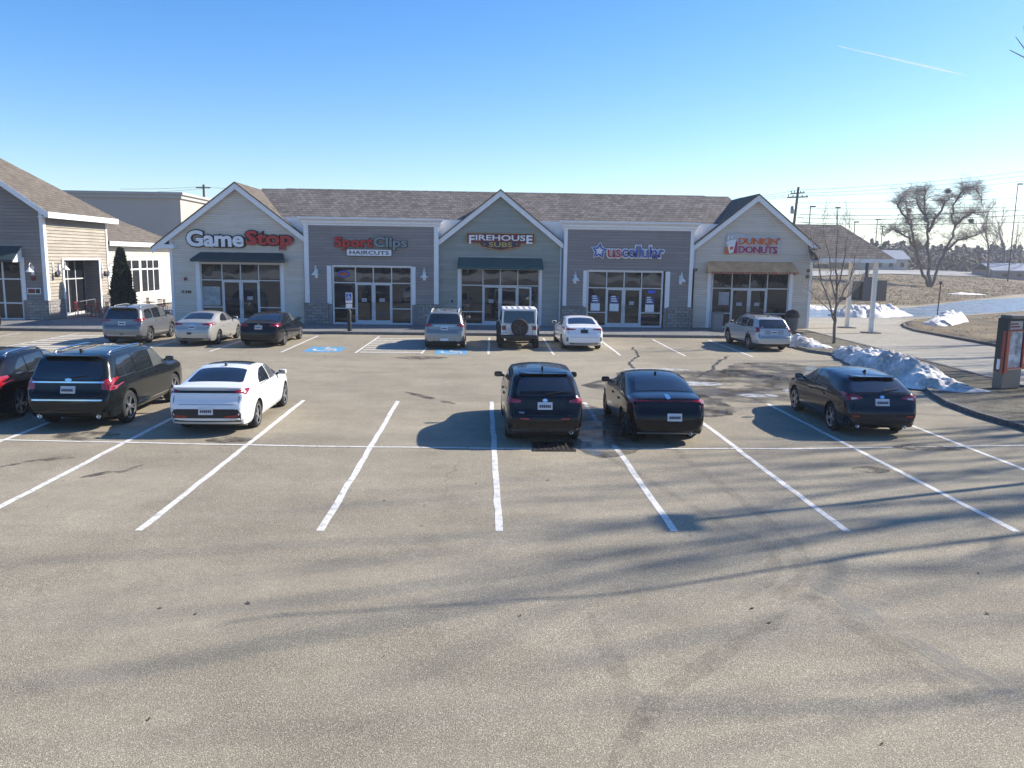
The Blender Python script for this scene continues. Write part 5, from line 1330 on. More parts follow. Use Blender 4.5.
    def skyroof(s, t0, t1, w_=.5, mat='carglass'):
        hw = s.W/2*w_; s.patch('sunroof', round_poly([(-hw, s.Y(t0)), (hw, s.Y(t0)), (hw, s.Y(t1)), (-hw, s.Y(t1))], .06), 'top', mat)
    def sill(s, z0, z1, mat='chrome', a=None, b=None):
        a = a if a is not None else s.wr+.08; b = b if b is not None else s.ax[1]-s.wr-.08
        for v in ('right', 'left'): s.patch('side_moulding', [(a, z0), (b, z0), (b, z1), (a, z1)], v, mat, off=.012, grid=.2)

BLK = paint('black_paint', (.004, .004, .005), 0, .2, .015); BLK2 = paint('graphite_black_paint', (.008, .010, .010), .2, .22, .03)
WHT = paint('white_paint', (.80, .80, .80), 0, .3, .07); GRY = paint('dark_grey_paint', (.018, .021, .028), .5, .25, .05)
SLV = paint('silver_paint', (.50, .50, .48), .35, .34, .08); CHM = paint('champagne_paint', (.45, .435, .40), .4, .34, .06); MGY = paint('mid_grey_paint', (.19, .195, .205), .5, .32, .08)
NVY = paint('black_blue_paint', (.005, .006, .008), .1, .2, .03)

# --- second row, the nearer cars
gA = 'cars parked in the middle row'
# black crossover, mid
c = Car('parked_crossover', 'black crossover over the storm drain, parked straight, seen square from behind', CROSS, 4.50, 1.73, 1.60, BLK, (1.40, 18.15), .3, gA, clad=.40, rim='dark', wheel=.345)
c.tails([(.60, .595), (.96, .585), (.975, .635), (.90, .66), (.60, .625)], side=[(.012, .585), (.09, .63), (.085, .655), (.012, .65)]); c.plate(.50); c.emblem(.625); c.wiper(.70); c.fin(.24); c.exhaust((.58,), .30)
c.rearpanel('bumper_trim', [(-.80, .205), (.80, .205), (.84, .235), (-.84, .235)], 'metal'); c.rearpanel('reflector', [(-.62, .375), (-.40, .37), (-.40, .39), (-.62, .395)], 'reflector', r=.005); c.rearpanel('reflector', [(.62, .375), (.40, .37), (.40, .39), (.62, .395)], 'reflector', r=.005)
c.rearpanel('lettering', [(-.66, .455), (-.52, .452), (-.52, .47), (-.66, .473)], 'metal', r=.002); c.spoiler(.150, .64, c.H*.945, .05, BLK)
# black sedan with full width tail bar
c = Car('parked_sedan', 'glossy black sedan with a full width red tail bar, right of the storm drain', SEDAN, 4.68, 1.77, 1.41, BLK, (4.14, 18.35), -.3, gA, rim='dark')
c.tails([(.60, .688), (.90, .678), (.955, .62), (.965, .70), (.90, .72), (.60, .708)], side=[(.012, .60), (.075, .70), (.06, .725), (.012, .70)]); c.rearpanel('light_bar', [(-.60, .690), (.60, .690), (.60, .706), (-.60, .706)], 'dkred'); c.emblem(.745); c.plate(.40, x=.12); c.fin(.36)
c.rearpanel('bumper_trim', [(-.70, .20), (.70, .20), (.66, .25), (-.66, .25)], 'plast'); c.rearpanel('bumper_edge', [(-.76, .185), (.76, .185), (.76, .20), (-.76, .20)], 'metal', .02, .004); c.exhaust((.5,), .27)
# dark grey hatchback
c = Car('parked_hatchback', 'dark blue grey hatchback standing alone before the long snow bank', HATCH, 4.46, 1.76, 1.44, GRY, (9.40, 19.15), -2.2, gA, rim='five')
c.tails([(.52, .635), (.88, .605), (.965, .615), (.965, .70), (.90, .715), (.52, .665)], clear=[(.66, .632), (.82, .62), (.82, .655), (.66, .65)], side=[(.012, .615), (.11, .69), (.10, .72), (.012, .70)]); c.plate(.525, mat='plate'); c.emblem(.665); c.wiper(.745); c.fin(.27)
c.rearpanel('bumper_trim', [(-.72, .20), (.72, .20), (.74, .27), (-.74, .27)], 'plast'); c.rearpanel('reflector', [(-.80, .35), (-.62, .35), (-.62, .375), (-.80, .38)], 'reflector', r=.004); c.rearpanel('reflector', [(.80, .35), (.62, .35), (.62, .375), (.80, .38)], 'reflector', r=.004); c.exhaust((-.55, .55), .27); c.spoiler(.168, .62, c.H*.94, .07, GRY)
# white sedan
c = Car('parked_sedan', 'white sedan with a black sunroof and a black lower bumper', SEDAN, 4.69, 1.825, 1.42, WHT, (-6.13, 19.1), .5, gA, rim='five')
c.tails([(.68, .685), (.86, .675), (.91, .64), (.93, .70), (.88, .725), (.68, .712)]); c.rearpanel('tail_recess', [(-.86, .675), (.86, .675), (.86, .69), (-.86, .69)], 'black', .004, .004)
c.rearpanel('light_bar', [(-.70, .69), (.70, .69), (.70, .712), (-.70, .712)], 'black'); c.spoiler(.045, .86, c.H*.757, .03, WHT, .035); c.fin(.35); c.skyroof(.40, .545, .56)
c.rearpanel('lower_bumper', [(-.80, .155), (.80, .155), (.83, .36), (.77, .43), (-.77, .43), (-.83, .36)], 'black'); c.plate(.345, x=.0); c.rearpanel('bumper_trim', [(-.70, .215), (.70, .215), (.70, .228), (-.70, .228)], 'metal', .012, .004)
for q in (-1, 1): c.rearpanel('reflector', [(q*.76, .31), (q*.45, .30), (q*.45, .325), (q*.75, .34)], 'reflector', .012, .004)
c.rearpanel('deck_seam', [(-.66, .50), (.66, .50), (.66, .506), (-.66, .506)], 'black', .003, .001)
# dark big SUV
c = Car('parked_suv', 'large blackish sport utility with chrome rails and tailgate strip left of the white sedan', SUV, 5.03, 2.0, 1.77, BLK2, (-9.38, 19.55), .2, gA, zb=.26, rim='five', wheel=.395)
c.tails([(.74, .535), (.97, .525), (.975, .66), (.88, .67), (.74, .645)], side=[(.012, .53), (.05, .53), (.06, .60), (.115, .655), (.11, .675), (.012, .66)]); c.rearpanel('chrome_strip', [(-.80, .615), (.80, .615), (.80, .635), (-.80, .635)], 'chrome', .022, .004); c.plate(.485); c.emblem(.655, .16, .07)
c.wiper(.68); c.fin(.17); c.rails(.15, .56); c.spoiler(.075, .66, c.H*.955, .05, BLK2); c.rearpanel('bumper_step', [(-.78, .395), (.78, .395), (.78, .412), (-.78, .412)], 'chrome', .015, .004); c.rearpanel('bumper_trim', [(-.74, .20), (.74, .20), (.78, .27), (-.78, .27)], 'plast'); c.exhaust((-.66, .66), .33, .05)
c.sill(.40, .425); c.skyroof(.36, .56, .5)
# two-tone crossover at the left edge
c = Car('parked_crossover', 'black crossover cut by the left edge of the picture, beside the large dark sport utility', CROSS, 4.75, 1.90, 1.62, BLK, (-12.2, 20.1), 0, gA, rim='five', wheel=.36)
c.tails([(.62, .60), (.88, .56), (.93, .50), (.97, .60), (.96, .68), (.62, .64)], side=[(.012, .56), (.05, .50), (.06, .60), (.13, .65), (.12, .68), (.012, .68)]); c.plate(.42); c.emblem(.65); c.wiper(.70); c.fin(.24); c.rails(.2, .55); c.exhaust((-.6, .6), .3)
for v in ('right', 'left'): c.patch('window_trim', [(c.Y(.20), .665*c.H), (c.Y(.70), .645*c.H), (c.Y(.70), .655*c.H), (c.Y(.20), .678*c.H)], v, 'chrome', .01, .3)
# --- front row along the shops
gB = 'cars parked along the shop walk'
c = Car('parked_crossover', 'grey crossover with roof bars, leftmost of the three before the games shop', SUV, 4.6, 1.85, 1.70, MGY, (-15.98, 37.6), .5, gB, clad=.42, rim='five', wheel=.355)
c.tails([(.55, .60), (.97, .60), (.975, .665), (.90, .69), (.55, .64)], side=[(.012, .60), (.10, .64), (.10, .68), (.012, .67)]); c.plate(.50); c.wiper(.67); c.fin(.17); c.rails(.15, .54, 'metal'); c.rearpanel('bumper_trim', [(-.7, .22), (.7, .22), (.7, .26), (-.7, .26)], 'metal'); c.spoiler(.075, .66, c.H*.955, .08, MGY)
c = Car('parked_sedan', 'champagne silver sedan in the middle of the three before the games shop', SEDAN, 4.65, 1.78, 1.45, CHM, (-12.72, 37.25), -1, gB, rim='five')
c.tails([(.48, .645), (.94, .63), (.965, .66), (.96, .70), (.88, .715), (.48, .68)], side=[(.012, .64), (.07, .69), (.07, .715), (.012, .70)]); c.rearpanel('chrome_strip', [(-.46, .675), (.46, .675), (.46, .69), (-.46, .69)], 'chrome', .012, .003); c.plate(.525); c.rearpanel('bumper_trim', [(-.5, .2), (.5, .2), (.5, .25), (-.5, .25)], 'black'); c.rearpanel('tow_cover', [(-.24, .36), (-.02, .36), (-.02, .42), (-.24, .42)], 'black', r=.01); c.emblem(.65)
c = Car('parked_sedan', 'black sedan right of the champagne silver one before the games shop', SEDAN, 4.9, 1.85, 1.46, NVY, (-9.74, 37.0), -1.5, gB, rim='five')
c.tails([(.52, .645), (.94, .63), (.965, .66), (.96, .71), (.88, .72), (.52, .70)], side=[(.012, .64), (.06, .69), (.06, .72), (.012, .71)]); c.plate(.55); c.emblem(.69, .12, .05, 'gold'); c.fin(.36)
c = Car('parked_crossover', 'silver crossover with roof rails and a dark rear window by the hatched aisle', SUV, 4.65, 1.84, 1.70, paint('warm_grey_paint', (.29, .285, .27), .5, .32, .08), (-1.62, 36.9), 0, gB, clad=.38, rim='five', wheel=.36)
c.tails([(.60, .60), (.97, .58), (.975, .66), (.92, .69), (.60, .645)], side=[(.012, .59), (.09, .64), (.09, .685), (.012, .67)]); c.rearpanel('chrome_strip', [(-.5, .60), (.5, .60), (.5, .618), (-.5, .618)], 'chrome', .014, .003); c.plate(.50); c.wiper(.67); c.fin(.17); c.rails(.13, .54, 'alu', .66); c.rearpanel('bumper_trim', [(-.74, .30), (.74, .30), (.74, .34), (-.74, .34)], 'metal'); c.rearpanel('bumper_plate', [(-.2, .23), (.2, .23), (.2, .29), (-.2, .29)], 'plate', .012, .01)
c = Car('parked_sedan', 'white sedan right of the white off-roader', SEDAN, 4.85, 1.83, 1.45, WHT, (4.57, 36.9), 1.5, gB, rim='five')
c.tails([(.42, .645), (.94, .63), (.965, .64), (.96, .69), (.90, .70), (.42, .675)], side=[(.012, .64), (.075, .67), (.075, .695), (.012, .69)]); c.plate(.545, mat='darkmetal'); c.emblem(.685); c.rearpanel('bumper_trim', [(-.68, .2), (.68, .2), (.7, .27), (-.7, .27)], 'black')
for q in (-1, 1): c.rearpanel('bumper_vent', [(q*.86, .30), (q*.78, .30), (q*.78, .42), (q*.86, .42)], 'black', .008, .01)
c = Car('parked_wagon', 'silver wagon with black roof bars before the doughnut shop', WAGON, 4.8, 1.77, 1.58, SLV, (13.3, 37.3), 2.5, gB, clad=.36, rim='small')
c.tails([(.76, .565), (.975, .56), (.97, .68), (.76, .69)], side=[(.012, .56), (.045, .56), (.05, .68), (.012, .69)]); c.plate(.50); c.wiper(.68); c.fin(.2); c.rails(.18, .52, 'metal', .66); c.rearpanel('bumper_step', [(-.8, .39), (.8, .39), (.8, .405), (-.8, .405)], 'plast'); c.rearpanel('plate_recess', [(-.5, .49), (.5, .49), (.5, .615), (-.5, .615)], 'metal', .004)
h = [c.bvh.ray_cast(Vector((0, c.Y(t), 5)), Vector((0, 0, -1)))[0] for t in (.26, .46)]
for q in h: MB().bar((-.62, q.y, q.z+.07), (.62, q.y, q.z+.07), .05, .03).build('roof_bar', MT['black'], c.root)
c = Car('parked_hatchback', 'dark grey car of which only a wheel shows at the left edge by the walk', HATCH, 4.4, 1.78, 1.45, GRY, (-25.35, 39.3), 0, gB, rim='five'); c.tails([(.6, .62), (.96, .61), (.96, .70), (.6, .67)]); c.plate(.5)

# --- white off-roader with a spare wheel
def offroader(pos, yaw, label):
    rt_ = empty('parked_off_roader', (pos[0], pos[1], 0), label, 'car', gB, R(yaw)); ORG[rt_.name] = Vector((0, 0, 0))
    B_ = lambda n, mb, m, par=None, **k: mb.build(n, MT[m] if isinstance(m, str) else m, par or rt_, **k)
    hw = .80; y0, y1 = -.75, 3.35
    b = MB(); b.prism([(-hw, y0, .62), (-hw, y0+.02, 1.16), (-hw, 1.75, 1.14), (-hw*1, 1.8, 1.14), (-hw, 1.8, .55), (-hw, .5, .52), (-hw, .5, .9), (-hw, -.5, .9), (-hw, -.5, .62)], (2*hw, 0, 0))
    B_('body', b, WHT, bevel=.035)
    bo = MB(); bo.prism([(-.70, 1.8, .55), (.70, 1.8, .55), (.62, y1, .60), (-.62, y1, .60)], (0, 0, .5)); bo.prism([(-.74, 1.79, 1.04), (.74, 1.79, 1.04), (.64, y1-.02, 1.0), (-.64, y1-.02, 1.0)], (0, 0, .12)); B_('hood', bo, WHT, bevel=.04)
    MB_ = MB().prism([(-hw+.02, y0+.02, 1.15), (-hw+.05, y0+.10, 1.74), (-hw+.05, 1.0, 1.76), (-hw+.02, 1.72, 1.15)], (2*hw-.04, 0, 0)); cab = B_('cab', MB_, WHT, bevel=.04)
    B_('roof', MB().prism([(-hw+.03, y0+.05, 1.73), (-hw+.06, y0+.10, 1.82), (-hw+.06, .92, 1.84), (-hw+.03, 1.06, 1.76)], (2*hw-.06, 0, 0)), plain('hard_top', (.66, .66, .66), .6), bevel=.03)
    rb = MB()
    for k in range(5): rb.box(-.56+k*.26, -.48+k*.26, y0+.14, .9, 1.80, 1.855)
    B_('roof_rib', rb, plain('hard_top_rib', (.42, .42, .43), .6), bevel=.015)
    B_('rear_window', MB().prism([(-.70, y0-.005, 1.18), (.70, y0-.005, 1.18), (.67, y0+.078, 1.71), (-.67, y0+.078, 1.71)], (0, -.014, 0)), 'carglass')
    for sg in (-1, 1):
        x = sg*(hw-.018)
        for a, b2, c_, d_ in ((-.55, .28, .24, -.52), (.36, 1.12, .98, .34), (1.18, 1.64, 1.10, 1.02)):
            B_('side_window', MB().prism([(x, a, 1.20), (x, b2, 1.20), (x-sg*.028, c_, 1.67), (x-sg*.028, d_, 1.67)], (sg*.012, 0, 0)), 'carglass')
        tl_ = B_('taillight', MB().box(sg*.62, sg*.77, y0-.05, y0+.01, .88, 1.06), 'black', bevel=.02); B_('lens', MB().box(sg*.645, sg*.745, y0-.056, y0-.049, .91, 1.03), 'tail', tl_)
        f_ = MB()
        for ay in (0, 2.46):
            P_ = [(ay-.56, .62), (ay-.46, .90), (ay-.30, .99), (ay+.30, .99), (ay+.46, .90), (ay+.58, .62)]
            for (ya, za), (yb_, zb2) in zip(P_[:-1], P_[1:]): f_.prism([(sg*.70, ya, za), (sg*.93, ya, za-.02), (sg*.93, yb_, zb2-.02), (sg*.70, yb_, zb2)], (0, 0, .05))
        B_('fender_flare', f_, 'plast', bevel=.015)
        B_('mirror', MB().box(sg*.86, sg*1.04, 1.50, 1.62, 1.16, 1.34), 'black', bevel=.03)
        B_('side_step', MB().box(sg*.74, sg*.88, .55, 1.92, .44, .50), 'black', bevel=.02)
        B_('headlight', MB().lathe((sg*.45, y1-.02, .86), [(.10, 0), (.10, .03), (.001, .05)], 16, 'y'), 'headl')
    B_('bumper', MB().box(-.84, .84, y0-.18, y0+.02, .50, .66), 'plast', bevel=.04); B_('bumper', MB().box(-.80, .80, y1, y1+.22, .52, .68), 'plast', bevel=.04)
    B_('underbody', MB().box(-.55, .55, y0+.1, y1-.3, .36, .62), 'black')
    pl = B_('license_plate', MB().box(-.74, -.44, y0-.19, y0-.175, .68, .83), 'plate'); m_ = MB()
    for k in range(5): m_.box(-.71+k*.05, -.68+k*.05, y0-.194, y0-.191, .73, .79)
    B_('characters', m_, 'navy', pl)
    tm, rm = wheel_meshes(.39, .26, 'five'); td, rd = wheel_meshes(.39, .26, 'dark')
    for ay in (0, 2.46):
        for sg in (-1, 1):
            wv = bpy.data.objects.new('wheel', tm); COL.objects.link(wv); wv.parent = rt_; wv.location = (sg*.79, ay, .39); wv.rotation_euler = (rnd.uniform(0, 6), 0, 0 if sg > 0 else pi)
            rv = bpy.data.objects.new('rim', rd); COL.objects.link(rv); rv.parent = wv
    wv = bpy.data.objects.new('spare_wheel', tm); COL.objects.link(wv); wv.parent = rt_; wv.location = (.02, y0-.20, 1.0); wv.rotation_euler = (0, 0, -pi/2)
    rv = bpy.data.objects.new('rim', rd); COL.objects.link(rv); rv.parent = wv
    B_('tailgate_seam', MB().box(-.60, -.585, y0-.004, y0+.01, .66, 1.13).box(.585, .60, y0-.004, y0+.01, .66, 1.13), 'black')
    B_('spare_carrier', MB().box(-.16, .20, y0-.08, y0+.01, .86, 1.12), 'black')
    B_('windscreen', MB().prism([(-.68, 1.735, 1.18), (.68, 1.735, 1.18), (.64, 1.06, 1.72), (-.64, 1.06, 1.72)], (0, .014, .010)), 'carglass')
    B_('grille', MB().box(-.30, .30, y1-.005, y1+.02, .70, 1.0), 'black')
offroader((1.70, 37.0), .5, 'white off-roader with a black spare wheel on its tailgate before the sandwich shop')

# storm drain
p = gp(553, 447); s = empty('storm_drain', (p.x, p.y, 0), 'dark iron storm drain grate behind the black crossover', 'drain grate')
MB().box(p.x-.40, p.x+.40, p.y-.36, p.y+.36, -.3, .007).build('pit', MT['void'], s)
m_ = MB(); m_.box(p.x-.46, p.x+.46, p.y-.42, p.y-.36, -.02, .022).box(p.x-.46, p.x+.46, p.y+.36, p.y+.42, -.02, .022).box(p.x-.46, p.x-.40, p.y-.36, p.y+.36, -.02, .022).box(p.x+.40, p.x+.46, p.y-.36, p.y+.36, -.02, .022)
for k in range(1, 8): m_.box(p.x-.40+k*.1-.02, p.x-.40+k*.1+.02, p.y-.36, p.y+.36, .0, .021)
for k in range(1, 4): m_.box(p.x-.40, p.x+.40, p.y-.36+k*.18-.02, p.y-.36+k*.18+.02, .0, .020)
m_.build('grate', plain('cast_iron', (.05, .042, .036), .7, .5, var=.4), s)
# ================================================================== trees and the far side
def branch_tree(base, h, r0, seed, limbs=4, up=.55, spread=.6, levels=4, kids=(5, 5, 4), droop=0., fork=.12, lean=(0, 0), trunks=1, ratio=.62, twigr=.006, first=.3, tspread=.35):
    """Bare tree: tapered wandering limbs; returns (trunk mesh, crown mesh)."""
    r = random.Random(seed); TR, CR = MB(), MB()
    def limb(p, d, L, rad, lev):
        n = 7 if lev == 0 else 5 if lev < 3 else 3; pts = [p.copy()]; q = p.copy(); dd = d.copy(); dirs = [dd.copy()]
        for i in range(n):
            wob = .10+.07*lev
            dd = (dd+Vector((r.gauss(0, wob), r.gauss(0, wob), r.gauss(0, wob*.6)+ (up*.10 if lev < 2 else up*.05) - droop*(i/n)*(.16+.1*lev)))).normalized()
            q = q+dd*L/n; pts.append(q.copy()); dirs.append(dd.copy())
        rs = [max(twigr*.6, rad*(1-.72*i/n)) for i in range(n+1)]
        (TR if lev < 2 else CR).tube(pts, rs, 9 if lev == 0 else 6 if lev == 1 else 4 if lev == 2 else 3, cap=lev < 2)
        if lev >= levels-1: return
        K = kids[min(lev, len(kids)-1)]
        for k in range(K):
            t = (first if lev == 0 else .22)+(1-(first if lev == 0 else .22))*(k+r.random())/K; t = min(t, .98)
            i = min(int(t*n), n-1); f = t*n-i; p0 = pts[i].lerp(pts[i+1], f); d0 = dirs[i+1]
            a = r.uniform(0, 2*pi); ax = d0.orthogonal().normalized(); ax = Matrix.Rotation(a, 3, d0) @ ax
            ang = spread*r.uniform(.6, 1.3)
            nd = (Matrix.Rotation(ang, 3, ax) @ d0); nd = (nd+Vector((0, 0, up*.35))).normalized()
            limb(p0, nd, L*ratio*r.uniform(.7, 1.15)*(1.1-.45*t), max(twigr, rs[i]*r.uniform(.45, .68)), lev+1)
    b = Vector(base)
    for k in range(trunks):
        a = 2*pi*k/max(1, trunks)+r.uniform(0, 1); s_ = tspread if trunks > 1 else 0
        limb(b+Vector((cos(a)*r0*.4*(trunks > 1), sin(a)*r0*.4*(trunks > 1), -.1)), Vector((lean[0]+cos(a)*s_, lean[1]+sin(a)*s_, 1)).normalized(), h*.72, r0*(1 if trunks == 1 else .72), 0)
    return TR, CR
def bare_tree(name, base, label, group=None, cat='tree', h=10, r0=.3, seed=1, **k):
    root = empty(name, base, label, cat, group); TR, CR = branch_tree(base, h, r0, seed, **k)
    TR.build('trunk', MT['bark'], root, smooth=True, fix=False)
    if CR.f: CR.build('crown', MT['twig'], root, smooth=True, fix=False)
    return root

# the big three stemmed tree on the bank
b0 = gt(930, 287.5); d0 = b0.y
tall = (287.5-187)/F*d0
r = random.Random(4)
root = empty('bare_tree', b0, 'large bare spreading tree with three stems and drooping twigs on the brown bank', 'tree'); TR, CR = MB(), MB()
def px3(x, y, dy=0): return at(x, y, d0+dy)
def limb2(pts, rad, dys, tip=.25):
    P_ = [px3(x, y, dy) for (x, y), dy in zip(pts, dys)]; q = []
    for a, c in zip(P_[:-1], P_[1:]):
        for k in range(3): q.append(a.lerp(c, k/3)+Vector((r.gauss(0, .12), r.gauss(0, .12), r.gauss(0, .10))))
    q.append(P_[-1]); q[0] = P_[0]; n = len(q)
    rs = [rad*(1-(1-tip)*i/(n-1)) for i in range(n)]; TR.tube(q, rs, 8); return q, rs
ub = d0/F
main = [limb2([(929, 288), (923, 275), (917, 258), (914, 240), (910, 222), (906, 205), (903, 198)], .24, (0, -.3, -.8, -1.5, -2.2, -2.5, -3)),
        limb2([(930, 288), (929, 265), (928, 240), (927, 215), (925, 195), (924, 187)], .26, (0, .2, .4, .3, .0, -.2)),
        limb2([(931, 287), (938, 268), (946, 250), (952, 238), (955, 228), (952, 215), (955, 203), (962, 193), (970, 189)], .23, (0, .4, 1.2, 2, 2.2, 2, 1.6, 1.2, .8)),
        limb2([(946, 250), (958, 240), (968, 238), (978, 234), (986, 229)], .2, (1.2, 1.6, 2, 2.6, 3)),
        limb2([(955, 226), (962, 219), (973, 214), (984, 216)], .17, (2.2, 1.6, 1.2, 1)),
        limb2([(955, 203), (963, 190), (970, 187), (977, 190), (981, 198), (983, 207)], .14, (1.6, .8, 0, -1, -1.4, -1.6)),
        limb2([(917, 250), (908, 238), (900, 232), (892, 231), (884, 237)], .18, (-.8, -1.6, -2, -2.6, -3)),
        limb2([(928, 232), (938, 214), (944, 203), (950, 197)], .24, (.4, 1, 1.8, 2.6)), limb2([(926, 222), (918, 205), (916, 193)], .2, (.3, 1.4, 2.2)),
        limb2([(912, 226), (902, 212), (897, 204), (904, 197)], .2, (-1.8, -2.8, -3.4, -3.8))]
def twigs(q, rs, lev, dn):
    n = len(q); K = (30, 9, 4)[lev]; fr = int(n*.25) if lev == 0 and dn else 0
    for k in range(K):
        i = r.randint(fr, n-2); p = q[i].lerp(q[i+1], r.random()); a = r.uniform(0, 2*pi)
        d = Vector((cos(a), sin(a), r.uniform(-.1, 1.5))).normalized(); L = (2.3, 1.3, .7)[lev]*r.uniform(.5, 1.3); m_ = 5; P_ = [p]; dd = d.copy()
        for j in range(m_):
            dd = (dd+Vector((r.gauss(0, .22), r.gauss(0, .22), r.gauss(0, .2)-.16*j/m_*2)) ).normalized(); P_.append(P_[-1]+dd*L/m_)
        rad = min(rs[i]*.5, (.045, .024, .014)[lev]); R_ = [max(.009, rad*(1-.7*j/m_)) for j in range(m_+1)]
        CR.tube(P_, R_, 4 if lev == 0 else 3, cap=False)
        if lev < 2: twigs(P_, R_, lev+1, False)
for k, (q, rs) in enumerate(main): twigs(q, rs, 0, k < 3)
TR.build('trunk', MT['bark'], root, smooth=True, fix=False); CR.build('crown', MT['twig'], root, smooth=True, fix=False)
for x, y in ((948, 191), (971, 221), (909, 211)):               # clumps (old nests) caught in it
    p = px3(x, y, 1); m_ = MB()
    for k in range(120):
        c_ = p+Vector((r.gauss(0, .16), r.gauss(0, .16), r.gauss(0, .13))); d = Vector((r.gauss(0, 1), r.gauss(0, 1), r.gauss(0, .5))).normalized()*.3; m_.tube([c_-d, c_+d], .02, 3, cap=False)
    tag(m_.build('nest', MT['bark'], fix=False), {948: 'dark nest clump at the top of the large bare tree', 971: 'dark nest clump low on the right of the large bare tree', 909: 'dark nest clump on the left of the large bare tree'}[x], 'nest')

# young tree on the island
p = gp(834, 343, .12)
root = empty('young_tree', (p.x, p.y, .1), 'slim bare young tree with forked upright limbs on the island before the canopy posts', 'tree'); TR2, CR2 = MB(), MB(); r = random.Random(44); yb_ = p.y
def stem(pts, r0, r1, dys):
    P_ = [at(x, y, yb_+d) for (x, y), d in zip(pts, dys)]; q = []
    for a, c_ in zip(P_[:-1], P_[1:]):
        for k in range(4): q.append(a.lerp(c_, k/4)+Vector((r.gauss(0, .02), r.gauss(0, .02), 0)))
    q.append(P_[-1]); n = len(q); rs = [r0+(r1-r0)*(i/(n-1)) for i in range(n)]; TR2.tube(q, rs, 7); return q, rs
ST = [stem([(834, 345), (834.5, 325), (836, 305), (837, 282), (836, 258), (838, 232), (836, 206)], .085, .008, (0, 0, 0, .1, .1, .2, .2)),
      stem([(834.5, 322), (829, 302), (822, 282), (818, 262), (812, 240), (808, 222)], .050, .007, (0, -.2, -.5, -.7, -.9, -1)),
      stem([(835, 312), (843, 294), (851, 276), (855, 258), (860, 240)], .048, .007, (0, .3, .5, .8, 1)),
      stem([(836, 300), (831, 278), (829, 256), (824, 232), (822, 212)], .04, .006, (0, .3, .5, .5, .6)),
      stem([(836.5, 290), (843, 268), (846, 248), (849, 228), (850, 214)], .04, .006, (0, -.3, -.5, -.6, -.7)),
      stem([(835, 316), (825, 306), (814, 296), (806, 284)], .03, .006, (0, .2, .3, .4)), stem([(836, 303), (848, 297), (858, 286), (866, 270)], .03, .006, (0, -.2, -.4, -.4))]
for q, rs in ST:
    for k in range(24):
        i = r.randint(int(len(q)*.25), len(q)-2); d = (q[i+1]-q[i]).normalized(); a = r.uniform(0, 2*pi)
        d = (d*1.1+Vector((cos(a), sin(a), r.uniform(.0, .5)))*.75).normalized(); L = r.uniform(.35, 1.15); b1 = q[i]+d*L*.5; b2 = b1+(d+Vector((r.gauss(0, .2), r.gauss(0, .2), .25))).normalized()*L*.5
        CR2.tube([q[i], b1, b2], [min(.012, rs[i]*.6), .008, .005], 4, cap=False)
        for m__ in range(2):
            e = b1+Vector((r.gauss(0, .2), r.gauss(0, .2), r.uniform(.1, .4))); CR2.tube([b1, e], [.006, .004], 3, cap=False)
TR2.build('trunk', MT['bark'], root, smooth=True, fix=False); CR2.build('crown', MT['twig'], root, smooth=True, fix=False)
# other bare trees beyond
for i, (x, y, D, h, sd_, lb) in enumerate(((988, 268, 175, 16, 31, 'bare pale tree behind the large tree, on its right'), (1004, 266, 190, 17, 33, 'tall bare tree near the right edge beyond the far car park'), (1030, 266, 185, 15, 35, 'bare tree cut by the right edge beyond the far car park'))):
    q = at(x, y, D); bare_tree('bare_tree', (q.x, q.y, H(q.x, q.y)), lb, 'bare trees beyond the far car park', h=h, r0=.34, seed=sd_, levels=4, kids=(8, 6, 4), up=.7, spread=.6, twigr=.045, first=.25)

# conifer by the patio
def needles(root, base, h, rad, n, seed, leaf=.10, fat=1.25):
    r2 = random.Random(seed); m_ = MB()
    for k in range(n):
        t = r2.random()**.85; z = t*h
        prof = rad*min(1, .62+1.6*t)*(1-max(0, t-.12)/.88)**.75
        a = r2.uniform(0, 2*pi); rr = prof*(1-.45*r2.random()**2)*(1+.16*sin(a*3+z*4+seed)+.1*sin(a*7-z*9))
        c_ = Vector((base[0]+rr*cos(a), base[1]+rr*sin(a), base[2]+.1+z)); d = Vector((cos(a)*.6+r2.gauss(0, .4), sin(a)*.6+r2.gauss(0, .4), 1+r2.gauss(0, .35))).normalized()
        s_ = d.cross(Vector((r2.gauss(0, 1), r2.gauss(0, 1), r2.gauss(0, 1)))).normalized(); L = leaf*r2.uniform(.7, 1.6)
        m_.add([c_-s_*L*.35, c_+s_*L*.35, c_+d*L*fat+s_*L*.12, c_+d*L*fat-s_*L*.12], [(0, 1, 2, 3)])
    m_.build('crown', MT['evergreen'], root, fix=False)
p = gp(124, 317.5, .15); hh = (317.5-254)/F*p.y
s = empty('cone_evergreen', (p.x, p.y, .15), 'dark narrow cone shaped evergreen standing by the red patio tables', 'evergreen')
MB().tube([(p.x, p.y, .1), (p.x, p.y, hh*.8)], [.09, .03], 8).build('trunk', MT['bark'], s); needles(s, (p.x, p.y, .15), hh, .68, 9000, 3, .13)

